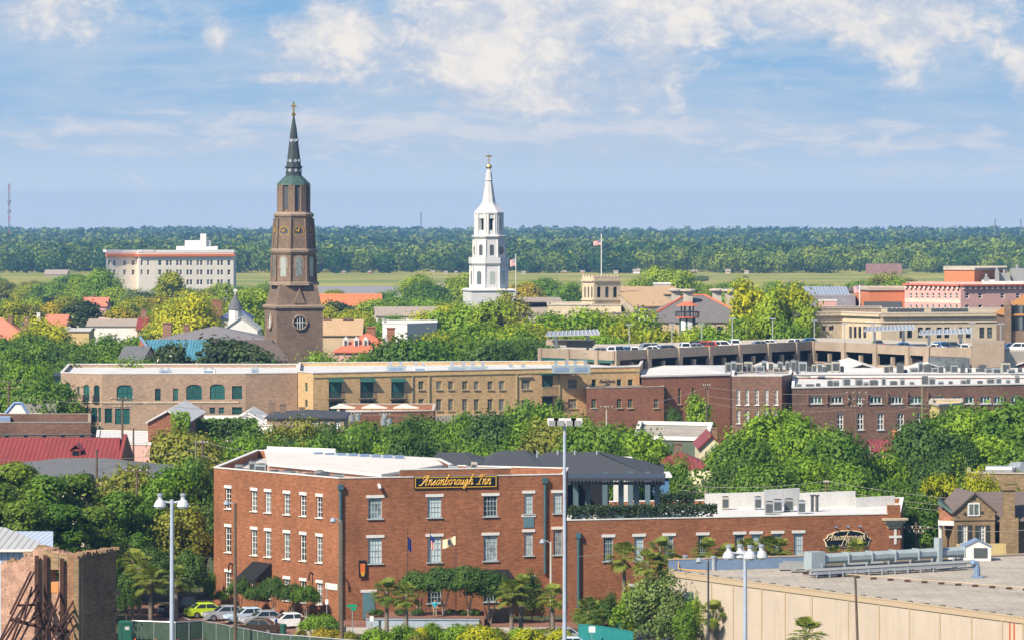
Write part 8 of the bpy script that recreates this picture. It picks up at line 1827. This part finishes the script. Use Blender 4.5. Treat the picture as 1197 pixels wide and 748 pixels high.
for px, y0, lb, w in ((10.5, 215, 'red and white lattice radio tower far off at the left', 1.1), (492, 248, 'slim far radio tower between the two steeples', .7), (1163, 256, 'slim far radio mast near the right edge', .7), (1193, 256, 'far radio mast at the right edge', .7)):
    D = 5200; x = X(px, D); t = thing('radio_tower', lb, 'radio tower', (x, D, 0)); zt = Z(y0, D)
    for i in range(8):
        a, b = zt * i / 8, zt * (i + 1) / 8; mb = MB()
        for s in range(3): an = s * 2.094; mb.tube([(x + w * math.cos(an), D + w * math.sin(an), a), (x + w * math.cos(an), D + w * math.sin(an), b)], .32, 4)
        for s in range(3): a0, a1 = s * 2.094, (s + 1) * 2.094; mb.tube([(x + w * math.cos(a0), D + w * math.sin(a0), a), (x + w * math.cos(a1), D + w * math.sin(a1), b)], .18, 3)
        part('tower_section', mb, paint('tower_red', (.45, .10, .08), .6) if i % 2 and px < 100 else M_ac, t)
    if px < 100:
        for z in (Z(236, D), Z(247, D)): part('dish_ring', MB().lathe([(2.4, z - 1.5), (2.4, z + 1.5)], 8, (x, D)), M_ac, t)

# ------------------------------------------------------------------ roof machines
AC = None; M_ac_dk = paint('dark_unit_steel', (.10, .105, .11), .5); M_ac_tan = paint('tan_unit_steel', (.40, .37, .31), .5)
def ac_unit(x, y, z, label, group, w=1.0, h=1.0, rz=0.0):
    global AC
    if AC is None: AC = (MB().box((0, 0, .06), (1, 1, .94)).mesh('casing', M_ac), MB().box((0, -.505, .18), (.8, .02, .66)).mesh('grille', M_acdark), MB().lathe([(.42, 1.0), (.42, 1.06), (.3, 1.08)], 14).mesh('fan', M_acdark), MB().box((-.4, 0, 0), (.1, .9, .06)).box((.4, 0, 0), (.1, .9, .06)).mesh('feet', M_acdark))
    r = thing('air_conditioner', label, 'air conditioner', (x, y, z), rz, group); r.scale = (w, w, h)
    for me in AC:
        o = bpy.data.objects.new(me.name.split('.')[0], me); COL.objects.link(o); o.parent = r
        if o.name.startswith('casing'): o.material_slots[0].link = 'OBJECT'; o.material_slots[0].material = (M_ac, M_galv, M_ac_dk, M_ac, M_ac_tan)[rg.randrange(5)]
    return r
rg = random.Random(4)
z = 14.75 - .5
def ac_row(label, group, px0, px1, n, Df, z, w, h, jit=.6):
    for i in range(n):
        u = (i + .5) / n; px = px0 + (px1 - px0) * u + rg.uniform(-.25, .25) * (px1 - px0) / n; D = Df(px) + rg.uniform(-jit, jit)
        ac_unit(X(px, D), D, z, f'grey air conditioner, {ordinal(i, n)} of {n} {label}', group, w * rg.uniform(.6, 1.3), h * rg.uniform(.5, 1.35), rg.uniform(-.1, .1))
ac_row('along the roof edge of the long dark brick building', 'units on the long brick roof', 930, 1195, 24, lambda p: 632 + (p - 930) * .06, 13.25, .95, 1.0, 2)
ac_row('crowding the roofs behind the dark brick block', 'units behind the dark brick block', 848, 985, 22, lambda p: 664, 14.4, 1.1, 1.5, 3)
ac_row('in the crowd before the gabled sheds at the right', 'units before the gabled sheds', 1030, 1195, 20, lambda p: 694, Z(438, 690), 1.1, 1.5, 3)
ac_row('at the left edge of the inn roof', 'units at the left edge of the inn roof', 277, 308, 6, lambda p: 423 - (p - 277) * .1, 13.2, .95, 1.2, .2); ac_row('behind the parapet along the lit flank of the inn', 'units behind the inn flank parapet', 318, 398, 11, lambda p: 416 - (p - 318) * .105, 13.2, 1.0, 1.15, .2)
ac_row('on the inn roof behind the name board', 'units behind the name board', 516, 560, 5, lambda p: 418, 13.2, .9, 1.2, .3)
for i, (px, y, D, w) in enumerate(((848, 592, 424, .75), (886, 591, 424, .75), (899, 596, 417, .85), (909, 595, 420, .95), (922, 594, 421, .95), (937, 597, 418, .8))): ac_unit(X(px, D), D, 9.5, f'grey air conditioner, {ordinal(i, 6)} of six on the white wing roof', 'units on the wing roof', w, 1.3)
for i, px in enumerate((949.5, 955)): solo('flue_pipe', ('left', 'right')[i] + ' one of two short dark flues on the wing roof', 'flue', MB().tube([(*P(px, 421), 9.4), (*P(px, 421), 11.1)], .16, 8).tube([(*P(px, 421), 11.1), (*P(px, 421), 11.25)], .24, 8), M_acdark)
for i, (a, b, y, c) in enumerate(((186, 200, 430.5, M_galv), (236, 252, 430, M_white), (294, 302, 428.5, M_galv), (452, 474, 424, M_acblue), (483, 499, 425, M_white), (524, 548, 425, M_acblue), (548, 570, 425, M_acblue), (592, 618, 426.5, M_white), (645, 668, 423, M_acblue), (668, 690, 423, M_acblue))):
    D = 664; zz = 14.3; h = Z(y, D) - zz; w = (b - a) / FOC * D; x = X((a + b) / 2, D)
    t = thing('rooftop_plant', f'{"blue" if c is M_acblue else "pale"} rooftop plant unit, {ordinal(i, 10)} of ten along the tan and ochre hotel roofs', 'plant unit', (x, D, zz), group='plant on the hotel roofs')
    part('casing', MB().box((x, D, zz), (w, 1.8, h * .7)), c, t); part('hood', MB().box((x - w * .3, D, zz + h * .7), (w * .18, 1.2, h * .45)).box((x + w * .25, D, zz + h * .7), (w * .18, 1.2, h * .45)), M_galv, t); part('louver', MB().box((x, D - .92, zz + h * .15), (w * .7, .05, h * .4)), M_bluegrey, t)

# ------------------------------------------------------------------ street level by the inn
f0 = INN.f[0]
q0, q1 = f0.at(296)[0], f0.at(318)[0]; aw = thing('entrance_awning', 'black sloping awning over a doorway on the lit flank of the inn', 'awning', (*f0.pt((q0 + q1) / 2, .9), 3))
a, b, c, d = [(*f0.pt(q, o), z) for q, o, z in ((q0, 2.2, 3.3), (q1, 2.2, 3.3), (q1, .03, 4.9), (q0, .03, 4.9))]
part('canopy', MB().slab([a, b, c, d], .06).quad(a, b, (b[0], b[1], 2.95), (a[0], a[1], 2.95)).add([b, c, (*f0.pt(q1, .03), 3.3)], [(0, 1, 2)]).add([a, d, (*f0.pt(q0, .03), 3.3)], [(0, 2, 1)]), M_black, aw); part('door_sign', f0.strip(MB(), q0 + .5, q0 + 1.6, 2.45, 2.85, .2), M_signcream, aw)
f1 = INN.f[1]; q0, q1 = f1.at(562)[0], f1.at(594)[0]; aw = thing('entrance_awning', 'flat black awning over the front stairs of the inn', 'awning', (*f1.pt((q0 + q1) / 2, .9), 4))
part('canopy', MB().slab([(*f1.pt(q0, 2.4), 4.0), (*f1.pt(q1, 2.4), 4.0), (*f1.pt(q1, .03), 4.7), (*f1.pt(q0, .03), 4.7)], .08).quad((*f1.pt(q0, 2.4), 3.5), (*f1.pt(q1, 2.4), 3.5), (*f1.pt(q1, 2.4), 4.0), (*f1.pt(q0, 2.4), 4.0)), M_black, aw)
st = thing('front_stairs', 'brown brick steps leading up to the shaded front door', 'stairs', (X(585, 402), 402, 0))
for k in range(8): part('step', MB().box((X(585, 402.4), 402.4 + k * .32, k * .16), (2.5, .33 + (7 - k) * .0, .17)), M_brick_old, st)
ba = thing('hanging_banner', 'narrow banner with an orange figure hanging by the inn door', 'banner', (*f1.pt(f1.at(423.5)[0], .3), 4)); qb = f1.at(423.5)[0]
part('cloth', f1.strip(MB(), qb - .38, qb + .38, 4.2, 5.85, .20, -.17), M_signblack, ba); part('orange_print', f1.strip(MB(), qb - .24, qb + .24, 4.6, 5.6, .215, -.203), paint('banner_orange', (.62, .16, .03), .7), ba); part('yellow_print', f1.strip(MB(), qb - .15, qb + .15, 4.35, 4.75, .22, -.203), M_signgold, ba); part('bracket', MB().tube([(*f1.pt(qb - .45, .18), 5.9), (*f1.pt(qb + .45, .18), 5.9)], .04, 5), M_darkmetal, ba)
for k, (px, yt, yf, lb) in enumerate(((476.5, 622, 627, 'flag pole with a limp dark blue flag before the inn, leftmost of three'), (503, 618, 625, 'flag pole with a limp stars and stripes before the inn, middle of three'), (533, 620, 626, 'flag pole with a cream flag flying before the inn, rightmost of three'))):
    D = 399.5; x = X(px, D); t = thing('flag_pole', lb, 'flag pole', (x, D, 0)); zt = Z(yt, D); part('pole', MB().tube([(x, D, 0), (x, D, zt)], .055, 6, r1=.035), M_darkmetal, t); part('finial', MB().lathe([(.03, zt), (.09, zt + .06), (.09, zt + .12), (.02, zt + .18)], 8, (x, D)), M_gold, t); zf = Z(yf, D)
    if k < 2:
        mb = MB(); n = 6; wd = .34
        for i in range(n):
            u0, u1 = i / n, (i + 1) / n; o = lambda u: .10 * math.sin(u * 11)
            for v in range(8): mb.quad((x + .04 + u0 * wd, D - .05 + o(u0), zf - 1.25 * v / 8 - u0 * .3), (x + .04 + u1 * wd, D - .05 + o(u1), zf - 1.25 * v / 8 - u1 * .3), (x + .04 + u1 * wd, D - .05 + o(u1), zf - 1.25 * (v + 1) / 8 - u1 * .3), (x + .04 + u0 * wd, D - .05 + o(u0), zf - 1.25 * (v + 1) / 8 - u0 * .3), 0 if k == 0 else (2 if v < 3 else (i % 2)))
        part('flag', mb, [paint('deep_blue_cloth', (.02, .04, .20), .8)] if k == 0 else [paint('flag_red', (.55, .03, .04), .7), paint('flag_white', (.75, .74, .72), .7), paint('flag_blue', (.03, .05, .22), .7)], t)
    else:
        mb = MB(); n = 10; g_ = lambda u, v: (x - .05 - u * 1.25, D - .05 + .14 * math.sin(u * 7), zf - .85 * v - u * .42)
        for i in range(n): mb.quad(g_(i / n, 0), g_((i + 1) / n, 0), g_((i + 1) / n, 1), g_(i / n, 1))
        fl = part('flag', mb, M_signcream, t); cx, _, cz = g_(.5, .45); mb = MB(); cy = g_(.5, .45)[1] - .05
        mb.add([(cx, cy, cz)] + [(cx + .24 * math.cos(i * math.pi / 8), cy - .02, cz + .24 * math.sin(i * math.pi / 8)) for i in range(16)], [(0, 1 + i, 1 + (i + 1) % 16) for i in range(16)]); part('emblem', mb, M_darkmetal, fl)
solo('low_garden_wall', 'long low blue grey wall in front of the clipped trees', 'wall', MB().prism([P(428, 396.8), P(560, 396.2), P(560, 396.6), P(428, 397.2)], 0, .85).prism([P(427.5, 396.7), P(560.5, 396.1), P(560.5, 396.7), P(427.5, 397.3)], .852, .95), plain('blue_grey_wall', (.30, .36, .42), .8))
t = thing('round_planter', 'round concrete planter with red flowers beside the white sedan', 'planter', (*P(369, 391), 0)); c = P(369, 391)
part('rim', MB().lathe([(1.85, 0), (1.9, .65), (1.72, .66), (1.7, .5)], 20, c), M_conc_light, t); part('soil', MB().lathe([(1.71, .5), (.1, .58)], 20, c), M_tar, t)
rng = np.random.default_rng(8); k = 260; aa = rng.uniform(0, 6.28, k); rr = 1.5 * np.sqrt(rng.random(k)); cc = np.stack([c[0] + rr * np.cos(aa), c[1] + rr * np.sin(aa), .7 + .5 * rng.random(k)], 1)
o = bpy.data.objects.new('flowers', quads_mesh('flowers', cards(rng, cc - np.array([c[0], c[1], 0]), np.tile(np.array([0, -.3, 1.]), (k, 1)), .10), rng.random(k), leafmat('red_flowers', (.35, .02, .03), (.6, .08, .12)))); COL.objects.link(o); o.parent = t
t = thing('portable_toilet', 'dark green portable toilet cabin behind the ruin', 'toilet cabin', (*P(146.5, 381), 0)); c = P(146.5, 381)
part('cabin', MB().box((*c, 0), (1.1, 1.15, 2.05), .35), M_green, t); part('roof', MB().lathe([(.82, 2.05), (.82, 2.15), (.45, 2.32)], 4, c, R(65)), M_green, t); ca, sa = math.cos(.35), math.sin(.35)
L2 = lambda u, v: (c[0] + ca * u - sa * v, c[1] + sa * u + ca * v)
part('door', MB().prism([L2(-.42, -.62), L2(.42, -.62), L2(.42, -.56), L2(-.42, -.56)], .12, 1.95), paint('green_door', (.03, .15, .10), .5), t); part('door_sign', MB().prism([L2(-.2, -.64), L2(.2, -.64), L2(.2, -.61), L2(-.2, -.61)], 1.5, 1.8), F_white, t)
# construction fence with green mesh
fe = thing('mesh_fence', 'site fence with green mesh screen and pale top rail along the car park', 'fence', (X(280, 380), 380, 0)); fp = [(155, 386), (205, 384.5), (237, 386), (318, 374), (362, 371.5), (418, 368)]
M_mesh = plain('green_screen', (.05, .085, .06), .9, .3, 1.2)
for (a, d0), (b, d1) in zip(fp, fp[1:]):
    A, B_ = Vector(P(a, d0)), Vector(P(b, d1)); nn = Vector((0, .03)); part('screen', MB().prism([tuple(A), tuple(B_), tuple(B_ + nn), tuple(A + nn)], .1, 1.7), M_mesh, fe); part('top_rail', MB().tube([(*A, 1.8), (*B_, 1.8)], .05, 6), M_galv, fe)
    m = max(2, int((B_ - A).length / 2.4))
    for j in range(m): p = A.lerp(B_, j / m); part('post', MB().tube([(p.x, p.y, 0), (p.x, p.y, 1.85)], .04, 6), M_galv, fe)
cone = (MB().lathe([(.17, .05), (.03, .72)], 12).box((0, 0, 0), (.38, .38, .05)).mesh('body', paint('cone_orange', (.75, .12, .02), .5)), MB().lathe([(.118, .32), (.085, .46)], 12).mesh('white_band', F_white))
for i, (px, D) in enumerate(((158, 378.5), (182, 378), (208, 377.5), (234, 377))):
    r = thing('traffic_cone', f'orange traffic cone, {ordinal(i, 4)} of four before the mesh fence', 'traffic cone', (*P(px, D), 0), 0, 'traffic cones'); r.scale = (1.3,) * 3
    for me in cone: o = bpy.data.objects.new(me.name.split('.')[0], me); COL.objects.link(o); o.parent = r
solo('orange_barrel', 'small orange marker at the foot of the left wooden pole', 'marker', MB().lathe([(.22, 0), (.24, .1), (.2, .75), (.1, .8)], 12, P(274.5, 375.2)), paint('cone_orange', (.75, .12, .02), .5))
def street_sign(name, label, px, D, ytop, blades, cat='sign'):
    x = X(px, D); zt = Z(ytop, D); t = thing(name, label, cat, (x, D, 0)); part('pole', MB().tube([(x, D, 0), (x, D, zt)], .04, 6), M_galv, t)
    for nm, dx, dz, w, h, m in blades: part(nm, MB().box((x + dx, D - .06, zt + dz), (w, .04, h)), m, t)
    return t
gs = paint('sign_green', (.0, .28, .14), .4)
street_sign('street_name_sign', 'green street name sign on a thin pole left of the inn door', 412, 385, 706, (('upper_blade', -.05, -.25, .95, .24, gs), ('lower_blade', .1, -.55, .5, .24, gs))); street_sign('parking_notice', 'small white notice on a post before the inn door', 434.5, 390, 719, (('notice', 0, -.55, .36, .5, F_white),)); street_sign('tall_thin_sign', 'small white disc sign on a tall thin post by the inn corner', 382, 396, 683, (('notice', 0, -1.9, .3, .5, F_white),)); street_sign('white_notice', 'white notice on the teal fence beside the low palm', 692, 378, 731, (('notice', 0, -.6, .6, .55, F_white),))
for i, (px, D) in enumerate(((403, 388), (444, 394.5), (382, 389))): solo('dark_bollard', ('dark bollard beside the green street sign', 'dark bollard by the low garden wall', 'dark bollard right of the round planter')[i], 'bollard', MB().lathe([(.12, 0), (.12, .9), (.15, .92), (.1, 1.05)], 10, P(px, D)), M_darkmetal)
solo('litter_bin', 'dark green litter bin beside the person in blue', 'litter bin', MB().lathe([(.27, 0), (.33, .9), (.35, .95), (.25, 1.05)], 12, P(331, 390.5)), M_green)
tf = thing('teal_fence', 'teal board fence at the street below the wing', 'fence', (X(706, 378), 378, 0))
for (a, d0), (b, d1) in (((676, 381), (704, 379)), ((704, 379), (740, 374))):
    A, B_ = Vector(P(a, d0)), Vector(P(b, d1)); part('board_panel', MB().prism([tuple(A), tuple(B_), (B_.x, B_.y + .1), (A.x, A.y + .1)], 0, 1.9), paint('teal_boards', (.02, .20, .20), .6), tf); part('top_rail', MB().prism([(A.x, A.y - .05), (B_.x, B_.y - .05), (B_.x, B_.y + .15), (A.x, A.y + .15)], 1.903, 2.0), paint('teal_boards', (.02, .20, .20), .6), tf)
solo('blue_bench', 'bright blue garden bench among the bushes above the teal fence', 'bench', MB().box((X(724, 385), 385, 1.0), (1.5, .5, .08)).box((X(724, 385), 385.2, 1.1), (1.5, .06, .5)).box((X(724, 385) - .6, 385, 0), (.08, .4, 1.0)).box((X(724, 385) + .6, 385, 0), (.08, .4, 1.0)), paint('bench_blue', (.02, .22, .50), .5))
solo('traffic_board', 'white crash barrier boards at the foot of the corner pole', 'barrier', MB().box((X(404, 372), 372, 0), (.25, .1, 1.1), .3).box((X(410, 372), 372, 0), (.25, .1, 1.1), .3).box((X(407, 372.05), 372.05, .6), (.7, .08, .15), .3), F_white)

# ------------------------------------------------------------------ people
def skin_body(pts, edges, rad, mats, matfn, name):
    me = bpy.data.meshes.new(name); me.from_pydata(pts, edges, []); o = bpy.data.objects.new(name, me); COL.objects.link(o)
    m = o.modifiers.new('s', 'SKIN'); m.use_smooth_shade = True
    for i, v in enumerate(me.skin_vertices[0].data): v.radius = rad[i] if isinstance(rad[i], tuple) else (rad[i], rad[i]); v.use_root = (i == 0)
    o.modifiers.new('b', 'SUBSURF').levels = 1
    dg = bpy.context.evaluated_depsgraph_get(); out = bpy.data.meshes.new_from_object(o.evaluated_get(dg)); bpy.data.objects.remove(o); out.name = name
    out.materials.clear()
    for mm in mats: out.materials.append(mm)
    for p in out.polygons: p.use_smooth = True; p.material_index = matfn(p.center)
    return out
M_skin = paint('skin', (.45, .26, .18), .6); M_hair = paint('dark_hair', (.03, .02, .015), .7); M_shoe = paint('shoe_leather', (.03, .025, .02), .5)
def person(label, px, D, rz, shirt, trousers, stride=.22, z0=0.0):
    J = [(0, 0, .95), (0, -.01, 1.15), (0, 0, 1.38), (0, 0, 1.47), (0, .02, 1.56), (0, .035, 1.66), (0, .02, 1.74),
         (-.17, 0, 1.40), (-.23, .03, 1.13), (-.22, .14, .90), (-.215, .18, .82), (.17, 0, 1.40), (.24, -.06, 1.13), (.24, -.04, .88), (.235, -.02, .80),
         (-.09, 0, .90), (-.10, stride * .5, .50), (-.10, stride * .75, .09), (-.10, stride * .75 + .17, .04), (.09, 0, .90), (.10, -stride * .2, .50), (.10, -stride * .9, .10), (.10, -stride * .9 + .16, .04)]
    E = [(0, 1), (1, 2), (2, 3), (3, 4), (4, 5), (5, 6), (2, 7), (7, 8), (8, 9), (9, 10), (2, 11), (11, 12), (12, 13), (13, 14), (0, 15), (15, 16), (16, 17), (17, 18), (0, 19), (19, 20), (20, 21), (21, 22)]
    rad = [(.15, .11), (.14, .10), (.16, .11), .055, (.075, .09), (.085, .10), .05, .065, .05, .038, .035, .065, .05, .038, .035, .10, .065, .045, .045, .10, .065, .045, .045]
    r = thing('person', label, 'person', (*P(px, D), z0), rz)
    body = skin_body(J, E, rad, [M_skin, M_shoe], lambda c: 1 if c.z < .09 else 0, 'body'); o = bpy.data.objects.new('body', body); COL.objects.link(o); o.parent = r
    si = [1, 0, 2, 7, 8, 11, 12]; remap = {v: i for i, v in enumerate(si)}
    sm = skin_body([J[i] for i in si], [(0, 1), (0, 2), (2, 3), (3, 4), (2, 5), (5, 6)], [(.165, .125), (.17, .125), (.175, .125), .085, .07, .085, .07], [shirt], lambda c: 0, 'shirt'); o = bpy.data.objects.new('shirt', sm); COL.objects.link(o); o.parent = r
    ti = [0, 15, 16, 17, 19, 20, 21]
    tm = skin_body([J[i] for i in ti], [(0, 1), (1, 2), (2, 3), (0, 4), (4, 5), (5, 6)], [(.165, .125), .115, .085, .065, .115, .085, .065], [trousers], lambda c: 0, 'trousers'); o = bpy.data.objects.new('trousers', tm); COL.objects.link(o); o.parent = r
    hm = MB().lathe([(.105, 1.66), (.115, 1.72), (.09, 1.79), (.03, 1.82)], 10, (0, .015)); part('hair', hm, M_hair, r, smooth=True, local=True)
    part('nose', MB().box((0, .135, 1.655), (.025, .03, .04)), M_skin, r, local=True)
    for s in (-1, 1): part('eye', MB().box((s * .035, .122, 1.69), (.022, .012, .012)), M_hair, r, local=True)
    return r
M_turq = paint('turquoise_cotton', (.03, .38, .50), .8); M_khaki = paint('khaki_cotton', (.30, .26, .19), .8); M_navy = paint('blue_cotton', (.03, .12, .40), .8); M_dkcl = paint('dark_cotton', (.02, .02, .024), .8)
person('person in a turquoise shirt and khaki trousers by the clipped trees', 508.5, 398.2, R(200), M_turq, M_khaki, .12, .95); person('person in blue standing beside the litter bin', 322.5, 391.5, R(80), M_navy, M_dkcl); person('person in dark clothes between the white sedan and the planter', 353.5, 394, R(150), M_dkcl, M_dkcl, .3)
